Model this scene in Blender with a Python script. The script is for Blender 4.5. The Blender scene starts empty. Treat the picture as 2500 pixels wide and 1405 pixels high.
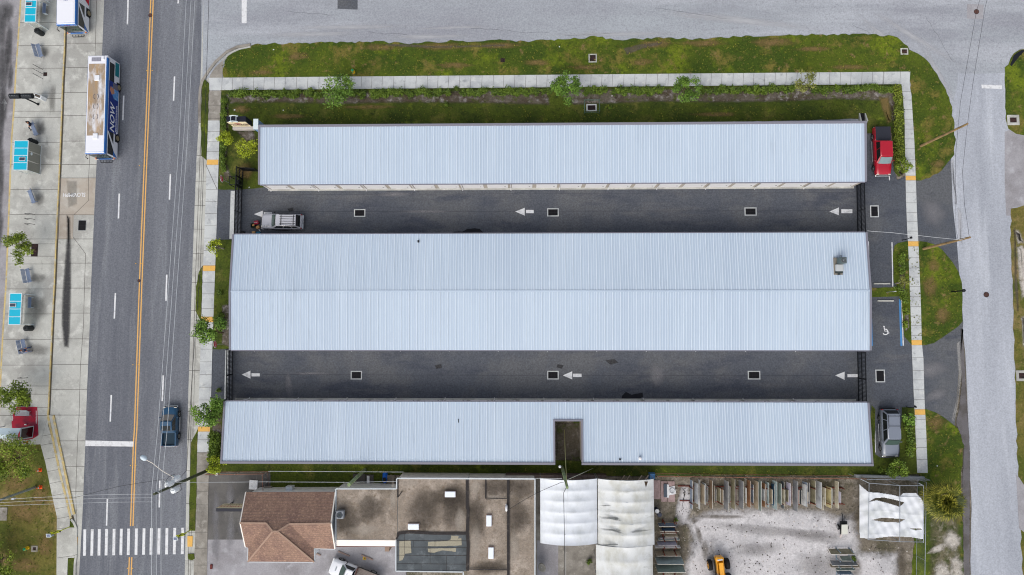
import bpy, bmesh, math, random
import numpy as np
from mathutils import Vector, Matrix
from mathutils.geometry import tessellate_polygon

S = bpy.context.scene
C = S.collection
rnd = random.Random(11)
R = math.radians

# ------------------------------------------------------------------ camera
F, CAMH = 1667.0, 83.0            # focal length in photo pixels (24 mm on 36 mm), height in metres
NX, NY = 1285.0, 818.0            # pixel straight below the drone
_n = Vector(((NX - 1250) / F, -(NY - 702.5) / F, -1)).normalized()
_z = -_n
_x = (Vector((1, 0, 0)) - _z * _z.x).normalized()
_y = _z.cross(_x)
M3 = Matrix((_x, _y, _z))
cd = bpy.data.cameras.new('camera'); cam = bpy.data.objects.new('camera', cd); C.objects.link(cam)
cd.sensor_width = 36; cd.lens = 24.0; cd.clip_end = 2000; cd.clip_start = 1
cam.matrix_world = Matrix.Translation((0, 0, CAMH)) @ M3.to_4x4()
S.camera = cam

def G(px, py, z=0.0):
    d = M3 @ Vector(((px - 1250) / F, -(py - 702.5) / F, -1))
    t = (CAMH - z) / -d.z
    return (d.x * t, d.y * t)

def G3(px, py, z=0.0):
    a = G(px, py, z); return Vector((a[0], a[1], z))

# ------------------------------------------------------------------ light
SUN_EL, SUN_AZ = R(46), R(205)    # azimuth clockwise from north (photo up)
w = bpy.data.worlds.new('World'); S.world = w; w.use_nodes = True
nt = w.node_tree; nt.nodes.clear()
sky = nt.nodes.new('ShaderNodeTexSky'); sky.sky_type = 'NISHITA'; sky.sun_disc = False
sky.sun_elevation = SUN_EL; sky.sun_rotation = SUN_AZ; sky.dust_density = 4; sky.air_density = 1.0
hs = nt.nodes.new('ShaderNodeHueSaturation'); hs.inputs['Saturation'].default_value = 0.42
bg = nt.nodes.new('ShaderNodeBackground'); bg.inputs[1].default_value = 0.15
wo = nt.nodes.new('ShaderNodeOutputWorld')
nt.links.new(sky.outputs[0], hs.inputs['Color']); nt.links.new(hs.outputs[0], bg.inputs[0]); nt.links.new(bg.outputs[0], wo.inputs[0])
sd = bpy.data.lights.new('sun', 'SUN'); so = bpy.data.objects.new('sun', sd); C.objects.link(so)
sd.energy = 1.0; sd.angle = R(60); sd.color = (1.0, 0.97, 0.91)
dirv = Vector((math.sin(SUN_AZ) * math.cos(SUN_EL), math.cos(SUN_AZ) * math.cos(SUN_EL), math.sin(SUN_EL)))
so.rotation_euler = dirv.to_track_quat('Z', 'Y').to_euler()
so.location = dirv * 60
vs = S.view_settings
vs.view_transform = 'Standard'; vs.look = 'None'; vs.gamma = 1; vs.use_curve_mapping = False
vs.exposure = 0.1
S.cycles.max_bounces = 6; S.cycles.transparent_max_bounces = 16
S.cycles.use_denoising = True; S.cycles.filter_width = 1.1

# ------------------------------------------------------------------ materials
def lin(r, g=None, b=None):
    if g is None: r, g, b = r
    f = lambda c: (c / 255 / 12.92) if c / 255 <= .04045 else ((c / 255 + .055) / 1.055) ** 2.4
    return (f(r), f(g), f(b), 1)

MATS = {}
def mat(name, col, rough=.8, layers=(), grain=0, gscale=9, bump=0, bscale=12, metal=0, spec=.3, attr=None,
        soft=None, trans=0, coord='world', alpha=None, coat=0, emit=0, stripes=None):
    """layers: (colour, noise scale per metre, lo, hi, stretch xyz, strength)"""
    if name in MATS: return MATS[name]
    m = bpy.data.materials.new(name); m.use_nodes = True; MATS[name] = m
    t = m.node_tree; N = t.nodes; L = t.links
    p = N['Principled BSDF']
    p.inputs['Roughness'].default_value = rough; p.inputs['Metallic'].default_value = metal
    p.inputs['Specular IOR Level'].default_value = spec
    if coat: p.inputs['Coat Weight'].default_value = coat; p.inputs['Coat Roughness'].default_value = .08
    if trans: p.inputs['Transmission Weight'].default_value = trans
    c0 = lin(col)
    p.inputs['Base Color'].default_value = c0
    vec = None
    if coord == 'world':
        g = N.new('ShaderNodeNewGeometry'); vec = g.outputs['Position']
    else:
        g = N.new('ShaderNodeTexCoord'); vec = g.outputs['Object']
    def noise(scale, stretch=(1, 1, 1), detail=4, rough_=.6, off=0):
        mp = N.new('ShaderNodeMapping'); mp.inputs['Scale'].default_value = stretch
        mp.inputs['Location'].default_value = (off, off * .7, off * .3)
        L.new(vec, mp.inputs[0])
        n = N.new('ShaderNodeTexNoise'); n.inputs['Scale'].default_value = scale
        n.inputs['Detail'].default_value = detail; n.inputs['Roughness'].default_value = rough_
        L.new(mp.outputs[0], n.inputs['Vector']); return n.outputs['Fac']
    def mixc(fac, a, b, mode='MIX'):
        x = N.new('ShaderNodeMix'); x.data_type = 'RGBA'; x.blend_type = mode
        for v, i in ((fac, 0), (a, 6), (b, 7)):
            if hasattr(v, 'default_value') or hasattr(v, 'links'): L.new(v, x.inputs[i])
            else: x.inputs[i].default_value = v
        return x.outputs[2]
    def rng(v, lo, hi, a=0, b=1):
        x = N.new('ShaderNodeMapRange'); x.inputs[1].default_value = lo; x.inputs[2].default_value = hi
        x.inputs[3].default_value = a; x.inputs[4].default_value = b; L.new(v, x.inputs[0]); return x.outputs[0]
    cur = None
    if attr:      # per-face tone between col and attr colour
        at = N.new('ShaderNodeAttribute'); at.attribute_name = 'tone'
        cur = mixc(at.outputs['Fac'], c0, lin(attr))
    for i, ly in enumerate(layers):
        lc, sc, lo, hi = ly[:4]; st = ly[4] if len(ly) > 4 else (1, 1, 1); k = ly[5] if len(ly) > 5 else 1
        f = rng(noise(sc, st, 5, .62, i * 13.7 + 3), lo, hi, 0, k)
        cur = mixc(f, cur if cur is not None else c0, lin(lc))
    if stripes:   # (axis, period, duty, colour)
        ax, per, duty, sc_ = stripes
        sp = N.new('ShaderNodeSeparateXYZ'); L.new(vec, sp.inputs[0])
        a = N.new('ShaderNodeMath'); a.operation = 'MULTIPLY'; a.inputs[1].default_value = 1 / per; L.new(sp.outputs[ax], a.inputs[0])
        b = N.new('ShaderNodeMath'); b.operation = 'FRACT'; L.new(a.outputs[0], b.inputs[0])
        cc = N.new('ShaderNodeMath'); cc.operation = 'LESS_THAN'; cc.inputs[1].default_value = duty; L.new(b.outputs[0], cc.inputs[0])
        cur = mixc(cc.outputs[0], cur if cur is not None else c0, lin(sc_))
    if grain:
        f = rng(noise(gscale, (1, 1, 1), 3, .75, 5), .3, .7, 1 - grain, 1 + grain)
        x = N.new('ShaderNodeVectorMath'); x.operation = 'SCALE'
        if cur is not None: L.new(cur, x.inputs[0])
        else: x.inputs[0].default_value = c0[:3]
        L.new(f, x.inputs['Scale']); cur = x.outputs[0]
    if cur is not None: L.new(cur, p.inputs['Base Color'])
    if bump:
        b = N.new('ShaderNodeBump'); b.inputs['Strength'].default_value = bump; b.inputs['Distance'].default_value = .02
        L.new(noise(bscale, (1, 1, 1), 4, .7, 9), b.inputs['Height']); L.new(b.outputs[0], p.inputs['Normal'])
    if soft:      # ragged-edged patch lying on another surface: (noise scale, hardness, strength, stretch)
        sc, hard, k = soft[:3]; st = soft[3] if len(soft) > 3 else (1, 1, 1)
        at = N.new('ShaderNodeAttribute'); at.attribute_name = 'edge'
        n = noise(sc, st, 5, .7, 21)
        a = N.new('ShaderNodeMath'); a.operation = 'ADD'; L.new(at.outputs['Fac'], a.inputs[0]); L.new(n, a.inputs[1])
        f = rng(a.outputs[0], 1.0 - hard, 1.0 + hard, 0, k)
        f2 = N.new('ShaderNodeClamp'); L.new(f, f2.inputs[0])
        e2 = rng(at.outputs['Fac'], 0, .5, 0, 1)
        mu = N.new('ShaderNodeMath'); mu.operation = 'MULTIPLY'; L.new(f2.outputs[0], mu.inputs[0]); L.new(e2, mu.inputs[1])
        L.new(mu.outputs[0], p.inputs['Alpha'])
    if alpha is not None: p.inputs['Alpha'].default_value = alpha
    return m

# ------------------------------------------------------------------ mesh builder
class MB:
    def __init__(s, o=(0, 0, 0)):
        s.v = []; s.f = []; s.mi = []; s.sm = []; s.m = 0; s.o = Vector(o); s.edge = None; s.smooth = False
    def add(s, vs, fs, smooth=None):
        k = len(s.v); s.v += [tuple(Vector(p) - s.o) for p in vs]
        for f in fs:
            s.f.append([i + k for i in f]); s.mi.append(s.m); s.sm.append(s.smooth if smooth is None else smooth)
    def quad(s, a, b, c, d): s.add([a, b, c, d], [[0, 1, 2, 3]])
    def poly(s, pts, z):
        P = [(p[0], p[1], z) for p in pts]
        ar = sum(P[i - 1][0] * P[i][1] - P[i][0] * P[i - 1][1] for i in range(len(P)))
        if ar < 0: P.reverse()
        tri = tessellate_polygon([[Vector(p) for p in P]])
        fs = []
        for t in tri:
            a, b, c = (Vector(P[i]) for i in t)
            fs.append(list(t) if (b - a).cross(c - a).z > 0 else list(t)[::-1])
        s.add(P, fs)
    def prism(s, pts, z0, z1):
        P = [(p[0], p[1]) for p in pts]
        if sum(P[i - 1][0] * P[i][1] - P[i][0] * P[i - 1][1] for i in range(len(P))) < 0: P.reverse()
        s.poly(P, z1); n = len(P)
        s.add([(p[0], p[1], z0) for p in P] + [(p[0], p[1], z1) for p in P],
              [[i, (i + 1) % n, n + (i + 1) % n, n + i] for i in range(n)])
    def box(s, c, d, rz=0, ry=0, rx=0, bev=0):
        X, Y, Z = d[0] / 2, d[1] / 2, d[2] / 2
        m = Matrix.Translation(c) @ Matrix.Rotation(rz, 4, 'Z') @ Matrix.Rotation(ry, 4, 'Y') @ Matrix.Rotation(rx, 4, 'X')
        if bev:
            b = bev; vs_ = []
            for z, k in ((-Z, b), (-Z + b, 0), (Z - b, 0), (Z, b)):
                x, y = X - k, Y - k
                vs_ += [(-x + b, -y, z), (x - b, -y, z), (x, -y + b, z), (x, y - b, z), (x - b, y, z), (-x + b, y, z), (-x, y - b, z), (-x, -y + b, z)]
            fs = [[7, 6, 5, 4, 3, 2, 1, 0], [24 + i for i in range(8)]]
            for r in range(3):
                for i in range(8): fs.append([r * 8 + i, r * 8 + (i + 1) % 8, r * 8 + 8 + (i + 1) % 8, r * 8 + 8 + i])
            s.add([m @ Vector(p) for p in vs_], fs); return
        vs_ = [m @ Vector(p) for p in ((-X, -Y, -Z), (X, -Y, -Z), (X, Y, -Z), (-X, Y, -Z), (-X, -Y, Z), (X, -Y, Z), (X, Y, Z), (-X, Y, Z))]
        s.add(vs_, [[3, 2, 1, 0], [4, 5, 6, 7], [0, 1, 5, 4], [1, 2, 6, 5], [2, 3, 7, 6], [3, 0, 4, 7]])
    def tube(s, pts, r, seg=8, caps=True, smooth=True):
        pts = [Vector(p) for p in pts]; rs = r if isinstance(r, (list, tuple)) else [r] * len(pts)
        rings = []
        for i, p in enumerate(pts):
            d = (pts[min(i + 1, len(pts) - 1)] - pts[max(i - 1, 0)])
            if d.length < 1e-6: d = Vector((0, 0, 1))
            d.normalize(); a = Vector((0, 0, 1)) if abs(d.z) < .9 else Vector((1, 0, 0))
            u = d.cross(a).normalized(); v = d.cross(u)
            rings.append([p + (u * math.cos(2 * math.pi * k / seg) + v * math.sin(2 * math.pi * k / seg)) * rs[i] for k in range(seg)])
        s.loft(rings, caps, smooth)
    def loft(s, rings, caps=True, smooth=False, close=True):
        n = len(rings[0]); vs_ = [p for r in rings for p in r]; fs = []
        for i in range(len(rings) - 1):
            for k in range(n if close else n - 1):
                fs.append([i * n + k, i * n + (k + 1) % n, (i + 1) * n + (k + 1) % n, (i + 1) * n + k])
        s.add(vs_, fs, smooth)
        if caps:
            s.add(rings[0], [list(range(n))[::-1]], False); s.add(rings[-1], [list(range(n))], False)
    def cyl(s, c, r, z0, z1, seg=12, r1=None):
        s.tube([(c[0], c[1], z0), (c[0], c[1], z1)], [r, r if r1 is None else r1], seg)
    def ball(s, c, r, seg=10, ring=6):
        r = r if isinstance(r, (tuple, list)) else (r, r, r)
        rings = []
        for i in range(ring + 1):
            th = math.pi * i / ring; q = max(math.sin(th), .02)
            rings.append([Vector((c[0] + r[0] * q * math.cos(2 * math.pi * k / seg), c[1] + r[1] * q * math.sin(2 * math.pi * k / seg), c[2] - r[2] * math.cos(th))) for k in range(seg)])
        s.loft(rings, True, True)
    def build(s, name, mats, parent=None):
        me = bpy.data.meshes.new(name); me.from_pydata([tuple(v) for v in s.v], [], s.f)
        mats = mats if isinstance(mats, (list, tuple)) else [mats]
        for m in mats: me.materials.append(m)
        me.polygons.foreach_set('material_index', s.mi); me.polygons.foreach_set('use_smooth', s.sm)
        if s.edge is not None:
            a = me.attributes.new('edge', 'FLOAT', 'POINT'); a.data.foreach_set('value', s.edge)
        me.update()
        o = bpy.data.objects.new(name, me); C.objects.link(o)
        if parent: o.parent = parent
        return o

def tag(o, label=None, cat=None, group=None, kind=None):
    if label: o['label'] = label
    if cat: o['category'] = cat
    if group: o['group'] = group
    if kind: o['kind'] = kind
    return o

def thing(name, label, cat, loc=(0, 0, 0), rz=0, group=None):
    o = bpy.data.objects.new(name, None); C.objects.link(o); o.empty_display_size = .3
    o.location = loc; o.rotation_euler = (0, 0, rz)
    return tag(o, label, cat, group)

def dup(root, loc, rz, label, group=None):
    r = root.copy(); C.objects.link(r); r.location = loc; r.rotation_euler = (0, 0, rz); r['label'] = label
    if group: r['group'] = group
    for ch in list(root.children):
        c = ch.copy(); C.objects.link(c); c.parent = r
        for g in list(ch.children):
            d = g.copy(); C.objects.link(d); d.parent = c
    return r

def P2(pts, z=0): return [G(x, y, z) for x, y in pts]

def dense(pts, step=1.0, jit=0.0, seed=0):
    """subdivide a closed outline and jitter it so its edge looks worn"""
    r = random.Random(seed); out = []
    n = len(pts)
    for i in range(n):
        a, b = Vector(pts[i]), Vector(pts[(i + 1) % n]); d = (b - a); k = max(1, int(d.length / step))
        nn = Vector((-d.y, d.x)).normalized() if d.length else Vector((0, 0))
        for j in range(k):
            p = a + d * (j / k)
            if jit and j: p = p + nn * r.uniform(-jit, jit)
            out.append((p.x, p.y))
    return out

def inset(pts, d):
    P = [Vector(p) for p in pts]; n = len(P)
    if sum(P[i - 1].x * P[i].y - P[i].x * P[i - 1].y for i in range(n)) < 0: P.reverse()
    out = []
    for i in range(n):
        a = (P[i] - P[i - 1]).normalized(); b = (P[(i + 1) % n] - P[i]).normalized()
        na = Vector((-a.y, a.x)); nb = Vector((-b.y, b.x)); m = (na + nb)
        if m.length < .2: m = na
        m.normalize(); k = d / max(.5, m.dot(na)); out.append(P[i] + m * k)
    return P, out

def patch(name, px, z, m, parent, d=.6, zp=0):
    """stain / soil / gravel patch with ragged see-through rim"""
    a, b = inset(P2(px, zp), d); n = len(a)
    mb = MB()
    mb.add([(p.x, p.y, z) for p in a] + [(p.x, p.y, z) for p in b], [[i, (i + 1) % n, n + (i + 1) % n, n + i] for i in range(n)])
    mb.poly([(p.x, p.y) for p in b], z)
    mb.edge = [0.0] * n + [1.0] * (len(mb.v) - n)
    return mb.build(name, m, parent)

def blob(name, c, rx, ry, z, m, parent, rz=0, seed=0, zp=0):
    """stain fading out radially; rx, ry in photo pixels"""
    r = random.Random(seed + int(c[0] * 7 + c[1])); n = 16; mb = MB(); a = G(c[0], c[1], zp); cs, sn = math.cos(rz), math.sin(rz); P = []
    for i in range(n):
        k = 2 * math.pi * i / n; q = r.uniform(.8, 1.15); x, y = rx * .05 * q * math.cos(k), ry * .05 * q * math.sin(k); P.append((a[0] + x * cs - y * sn, a[1] + x * sn + y * cs))
    C2 = [((p[0] + a[0] * 1.2) / 2.2, (p[1] + a[1] * 1.2) / 2.2) for p in P]
    mb.add([(p[0], p[1], z) for p in P] + [(p[0], p[1], z) for p in C2] + [(a[0], a[1], z)], [[i, (i + 1) % n, n + (i + 1) % n, n + i] for i in range(n)] + [[n + i, n + (i + 1) % n, 2 * n] for i in range(n)])
    mb.edge = [0.0] * n + [.62] * n + [1.0]
    return mb.build(name, m, parent)

def strip(pts, wd, z, mb):
    """flat ribbon along a polyline"""
    P = [Vector(p) for p in pts]; L_, R_ = [], []
    for i, p in enumerate(P):
        d = (P[min(i + 1, len(P) - 1)] - P[max(i - 1, 0)]).normalized(); n = Vector((-d.y, d.x)) * wd / 2
        L_.append((p.x + n.x, p.y + n.y, z)); R_.append((p.x - n.x, p.y - n.y, z))
    for i in range(len(P) - 1): mb.quad(R_[i], R_[i + 1], L_[i + 1], L_[i])

def kerb(pts, wd, z0, z1, mb):
    P = [Vector(p) for p in pts]; A, B = [], []
    for i, p in enumerate(P):
        d = (P[min(i + 1, len(P) - 1)] - P[max(i - 1, 0)]).normalized(); n = Vector((-d.y, d.x)) * wd / 2
        A.append(p + n); B.append(p - n)
    rings = [[(b.x, b.y, z0), (b.x, b.y, z1), (a.x, a.y, z1), (a.x, a.y, z0)] for a, b in zip(A, B)]
    mb.loft(rings, True)

def text_mesh(s, size=1.0, bold=0.0, shear=0):
    cu = bpy.data.curves.new('lettering', 'FONT'); cu.body = s; cu.size = size; cu.align_x = 'CENTER'; cu.align_y = 'CENTER'
    cu.offset = bold; cu.resolution_u = 3; cu.shear = shear
    o = bpy.data.objects.new('lettering', cu); C.objects.link(o)
    dg = bpy.context.evaluated_depsgraph_get(); dg.update()
    me = bpy.data.meshes.new_from_object(o.evaluated_get(dg)); bpy.data.objects.remove(o); bpy.data.curves.remove(cu)
    return me

def lettering(s, size, m, matrix, parent, bold=0.0, sx=1, shear=0, name='lettering'):
    me = text_mesh(s, size, bold, shear); me.name = name
    me.transform(matrix @ Matrix.Diagonal((sx, 1, 1, 1))); me.materials.clear(); me.materials.append(m)
    for p in me.polygons: p.material_index = 0
    o = bpy.data.objects.new(name, me); C.objects.link(o); o.parent = parent
    return o

# ------------------------------------------------------------------ palette
asphalt = mat('asphalt', (117, 120, 127), .92, [((100, 103, 111), .32, .44, .6, (1, .03, 1), .9), ((132, 135, 140), 1.1, .5, .66, (1, .08, 1), .7), ((104, 106, 114), 9, .5, .72)], grain=.26, gscale=5.5, bump=.25)
asphalt_pale = mat('asphalt_pale', (162, 167, 173), .92, [((146, 148, 156), .12, .38, .62, (.3, 1, 1)), ((180, 183, 190), .22, .5, .66, (.12, 1, 1), .8), ((140, 141, 148), 3, .56, .75)], grain=.2, gscale=5.5, bump=.25)
asphalt_side = mat('asphalt_side', (174, 178, 187), .92, [((158, 162, 171), .25, .4, .62, (1, .15, 1)), ((188, 192, 200), .5, .52, .68, (1, .1, 1), .8)], grain=.19, gscale=5.5, bump=.25)
asphalt_dark = mat('asphalt_dark', (82, 86, 94), .9, [((94, 96, 100), .16, .44, .6), ((72, 76, 86), .5, .52, .66, (.3, 1, 1)), ((104, 104, 106), .35, .6, .72, (.15, 1, 1), .7), ((102, 104, 109), 5, .6, .78)], grain=.28, gscale=5.5, bump=.3)
asphalt_old = mat('asphalt_old', (158, 156, 160), .92, [((138, 135, 138), .4, .42, .66), ((172, 171, 176), .8, .55, .72)], grain=.13, gscale=7, bump=.3)
concrete = mat('concrete', (186, 186, 180), .9, [((164, 163, 158), .3, .44, .6), ((198, 198, 192), .8, .52, .66), ((146, 145, 140), 1.6, .6, .76, (1, .5, 1), .8), ((140, 138, 134), 4, .64, .8)], grain=.11, gscale=8, bump=.12)
concrete_new = mat('concrete_new', (197, 200, 200), .9, [((180, 183, 185), .55, .44, .6), ((146, 150, 153), 1.4, .58, .74, (1, 1, 1), .9), ((208, 209, 206), .8, .58, .7)], grain=.09, gscale=9, bump=.1)
concrete_old = mat('concrete_old', (150, 145, 137), .92, [((122, 117, 110), .7, .42, .66), ((172, 168, 160), 1.3, .54, .74)], grain=.1, gscale=8, bump=.2)
concrete_tan = mat('concrete_tan', (178, 169, 157), .92, [((166, 155, 143), .6, .4, .65), ((186, 181, 172), .5, .52, .68)], grain=.06, gscale=8, bump=.12)
concrete_dark = mat('concrete_dark', (104, 102, 100), .92, [((82, 80, 79), .35, .4, .62), ((134, 131, 127), .5, .52, .7, (1.4, .35, 1)), ((120, 116, 110), 3, .6, .8)], grain=.12, gscale=8, bump=.2)
joint = mat('joint', (92, 88, 84), .95)
white_paint = mat('white_paint', (222, 223, 225), .75, [((188, 188, 190), 2.5, .5, .7), ((150, 151, 155), 5, .64, .74)], grain=.06)
yellow_paint = mat('yellow_paint', (226, 176, 100), .75, [((205, 155, 88), 1.6, .5, .75)], grain=.05)
tactile = mat('tactile', (226, 178, 96), .8, [((208, 160, 90), 3, .5, .8)], grain=.06, bump=.5, bscale=18)
yellow_kerb = mat('yellow_kerb', (202, 180, 122), .85, [((168, 150, 108), .9, .46, .64), ((184, 180, 162), 2.2, .5, .66)], grain=.08)
blue_paint = mat('blue_paint', (72, 132, 190), .8, [((92, 142, 184), 3, .5, .8)], grain=.06)
lawn_m = mat('lawn', (78, 92, 22), .95, [((58, 76, 18), .16, .42, .56), ((100, 114, 24), .24, .53, .64), ((112, 103, 48), .4, .54, .66), ((128, 108, 70), 1.0, .6, .7), ((58, 72, 18), 2.2, .54, .68), ((118, 124, 40), 3.2, .6, .72)], grain=.34, gscale=5, bump=.6, bscale=7)
lawn_dim = mat('lawn_dense', (74, 86, 24), .95, [((54, 68, 20), .25, .42, .6), ((98, 98, 44), .45, .54, .68), ((104, 116, 34), .7, .6, .72), ((50, 60, 20), 2, .54, .7), ((96, 96, 46), 3.5, .6, .74)], grain=.36, gscale=5, bump=.6, bscale=7)
lawn_dry = mat('lawn_dry', (104, 98, 46), .95, [((78, 86, 30), .18, .44, .58), ((134, 116, 76), .3, .5, .64), ((76, 80, 32), 1.4, .54, .7), ((128, 112, 72), 2.6, .58, .72)], grain=.32, gscale=5, bump=.6, bscale=7)
soil = mat('soil', (116, 108, 96), .95, [((86, 82, 66), .3, .44, .6), ((142, 134, 124), .8, .52, .66), ((72, 68, 58), 2.4, .56, .7), ((160, 152, 142), 3.4, .6, .72)], grain=.38, gscale=5, bump=.6)
mulch = mat('mulch', (108, 100, 90), .95, [((84, 74, 62), .7, .44, .6), ((158, 152, 150), 1.5, .53, .68), ((82, 88, 40), 1.1, .54, .66)], grain=.4, gscale=5.5, bump=.6, soft=(1.5, .45, .85))
brown_grass = mat('brown_grass', (130, 108, 70), .95, [((112, 100, 54), 1.2, .45, .65)], grain=.22, gscale=6, soft=(.9, .4, .8))
dark_soil = mat('dark_soil', (98, 90, 78), .95, [((112, 104, 94), 2, .5, .7)], grain=.3, gscale=5.5, soft=(1.8, .5, .6))
sand_patch = mat('sand_patch', (190, 184, 176), .95, [((160, 152, 140), 1.6, .48, .66), ((120, 114, 98), 2.6, .6, .72)], grain=.3, gscale=5.5, soft=(2.0, .28, .95))
gravel_white = mat('gravel_white', (196, 193, 194), .95, [((178, 176, 178), .3, .44, .6), ((156, 154, 156), 1.1, .58, .72), ((208, 206, 207), .7, .55, .7), ((140, 135, 132), 3, .66, .78)], grain=.2, gscale=5.5, bump=.5, soft=(.7, .25, 1))
oil_stain = mat('oil_stain', (62, 62, 64), .85, [], grain=.2, gscale=6, soft=(3.0, .55, .92))
tyre_stain = mat('tyre_stain', (96, 95, 99), .9, [], grain=.15, soft=(2.2, .6, .6))
faint_stain = mat('faint_stain', (150, 146, 138), .9, [], soft=(1.4, .7, .55))
pale_wear = mat('pale_wear', (192, 193, 197), .9, [], soft=(1.5, .5, .7, (.3, 1, 1)))
pale_scuff = mat('pale_scuff', (140, 139, 143), .9, [], soft=(2.5, .5, .6))
wet_patch = mat('wet_patch', (28, 30, 36), .5, [], spec=.2, soft=(1.2, .06, 1))
wet_dirt = mat('wet_dirt', (104, 101, 103), .85, [((86, 82, 80), .8, .45, .65)], grain=.14, soft=(1.2, .12, 1))

kerb_wear = mat('kerb_wear', (182, 180, 178), .95, grain=.15, soft=(1.0, .6, .75)); painted_shade_soil = mat('painted_shade_soil', (78, 72, 62), .95, [((104, 98, 92), 1.6, .52, .68), ((60, 70, 26), .8, .54, .68)], grain=.35, gscale=5.5, soft=(1.2, .4, 1))
gravel_track = mat('gravel_track', (140, 137, 136), .95, grain=.3, gscale=5.5, soft=(.8, .9, .55))
bare_soil = mat('bare_soil', (112, 106, 84), .95, [((74, 80, 44), .8, .46, .6), ((150, 144, 130), 1.2, .54, .68)], grain=.38, gscale=5.5, soft=(.8, .6, .9))
# ------------------------------------------------------------------ ground, roads and pavements (structure)
def struct(name, mb, m, parent=None):
    o = mb.build(name, m, parent)
    if parent is None: o['kind'] = 'structure'
    return o

mb = MB(); n_ = 24; ext = 320
for i in range(n_):
    for j in range(n_):
        a, b = -ext + i * 2 * ext / n_, -ext + j * 2 * ext / n_; k = 2 * ext / n_
        mb.quad((a, b, -.06), (a + k, b, -.06), (a + k, b + k, -.06), (a, b + k, -.06))
ground = struct('ground', mb, soil)

def slab(name, px, z, m, z0=-.1, parent=None, jit=0, step=1.2, seed=1):
    mb = MB(); p = P2(px)
    if jit: p = dense(p, step, jit, seed)
    mb.prism(p, z0, z); return struct(name, mb, m, parent)

YN, YS = -900, 2300
def ext_line(pts, top=True, bot=True):
    """continue a photo edge beyond the frame, top and bottom"""
    p = list(pts)
    if top:
        (x0, y0), (x1, y1) = p[0], p[1]; p = [(x0 + (x0 - x1) / (y0 - y1) * (YN - y0), YN)] + p
    if bot:
        (x0, y0), (x1, y1) = p[-1], p[-2]; p = p + [(x0 + (x0 - x1) / (y0 - y1) * (YS - y0), YS)]
    return p

RL = ext_line([(254, 0), (249, 135), (234, 432), (228, 565), (222, 700), (219, 790), (210.5, 1000), (208, 1080), (202, 1240), (193, 1405)])
RR = ext_line([(497, 0), (491, 150), (486, 290), (480, 380), (473, 560), (468, 700), (465, 800), (460, 950), (457, 1060), (455, 1200), (451, 1405)])
SWL = [(511, 190), (507, 330), (503, 470), (499, 580), (494, 710), (490, 850), (485, 1000), (481, 1110), (480, 1200), (477, 1300), (473, 1405), (463, 1800)]
SWR = [(542, 190), (537, 300), (532, 465), (528, 590), (524, 700), (518.5, 860), (515, 1000), (511, 1100), (510, 1160), (507, 1300), (505, 1405), (498, 1800)]

road = slab('main_road', RL + RR[::-1], 0.0, asphalt)
# pale side streets (north street and east street are one surface)
nroad = slab('side_street', [(497, YN), (2900, YN), (2900, 1800), (2390, 1800), (2371, 1200), (2357, 860), (2335, 600), (2260, 480), (2200, 300), (560, 300), (488, 225), (491, 150)], 0.004, asphalt_pale)
slab('east_street', [(2318, 330), (2340, 180), (2900, 180), (2900, 1800), (2392, 1800), (2371, 1405), (2371, 1200), (2364, 990), (2357, 860), (2349, 790), (2330, 580), (2322, 400)], 0.006, asphalt_side, jit=.12, step=1.5)
lot = slab('car_park', [(531, 455), (640, 455), (640, 440), (2100, 400), (2114, 327), (2160, 327), (2190, 440), (2322, 388), (2326, 500), (2336, 590), (2352, 790), (2345, 850), (2331, 1040), (2200, 1125), (2120, 1120), (2110, 1000), (540, 1000), (515, 1000)], 0.010, asphalt_dark)
# concrete verge between main road and pavement
mb = MB(); mb.prism(P2([RR[1], RR[2]] + [(488, 214), (500, 190), (511, 190)][0:0] + RR[2:] + SWL[::-1][:-1] + [(511, 190), (494, 199)]), -.1, .008)
for y in (300, 380, 443, 502, 560, 620, 690, 759, 822, 905, 1005, 1074, 1150, 1230, 1300, 1370):
    a = G(np.interp(y, [p[1] for p in RR], [p[0] for p in RR]), y); b = G(np.interp(y, [p[1] for p in SWL], [p[0] for p in SWL]), y)
    mb.m = 1; strip([a, b], .05, .0125, mb); mb.m = 0
off = [(x + 8.5, y) for x, y in RR[3:]]
mb.m = 1; strip(P2(off), .06, .0125, mb); strip(P2([(x + 14, y) for x, y in RR[3:]]), .04, .0125, mb)
strip(P2([(503, 403), (530, 462)]), .06, .0625, mb)
struct('verge', mb, [concrete, joint])

def pavement(name, L_, R_, z, m, joints, jw=.035):
    mb = MB(); mb.prism(P2(L_ + R_[::-1]), -.1, z); mb.m = 1
    for a, b in joints: strip([G(*a), G(*b)], jw, z + .004, mb)
    return struct(name, mb, [m, joint])

def across(L_, R_, ys):
    f = lambda P, y: (float(np.interp(y, [p[1] for p in P], [p[0] for p in P])), y)
    return [(f(L_, y), f(R_, y)) for y in ys]
cut = lambda P, a, b: [(float(np.interp(a, [p[1] for p in P], [p[0] for p in P])), a)] + [p for p in P if a < p[1] < b] + [(float(np.interp(b, [p[1] for p in P], [p[0] for p in P])), b)]
ys = [322, 347, 371, 391, 403, 433, 463, 493, 522, 552, 582, 612, 649, 662, 690, 718, 754, 774, 787, 822, 853, 884, 915, 946, 977, 1010, 1042, 1054, 1074, 1105]
pavement('west_pavement', cut(SWL, 295, 1105), cut(SWR, 295, 1105), .058, concrete_new, across(SWL, SWR, ys))
pavement('worn_pavement', cut(SWL, 222, 295), cut(SWR, 222, 295), .057, concrete_old, across(SWL, SWR, [258, 290]))
pavement('old_pavement', cut(SWL, 1105, 1800), cut(SWR, 1105, 1800), .057, concrete_old, across(SWL, SWR, [1138, 1160, 1200, 1233, 1300, 1340, 1380]))
slab('corner_ramp', [(513, 184), (526, 165), (545, 147), (543, 191), (512, 191)], .056, concrete_old)
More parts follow.
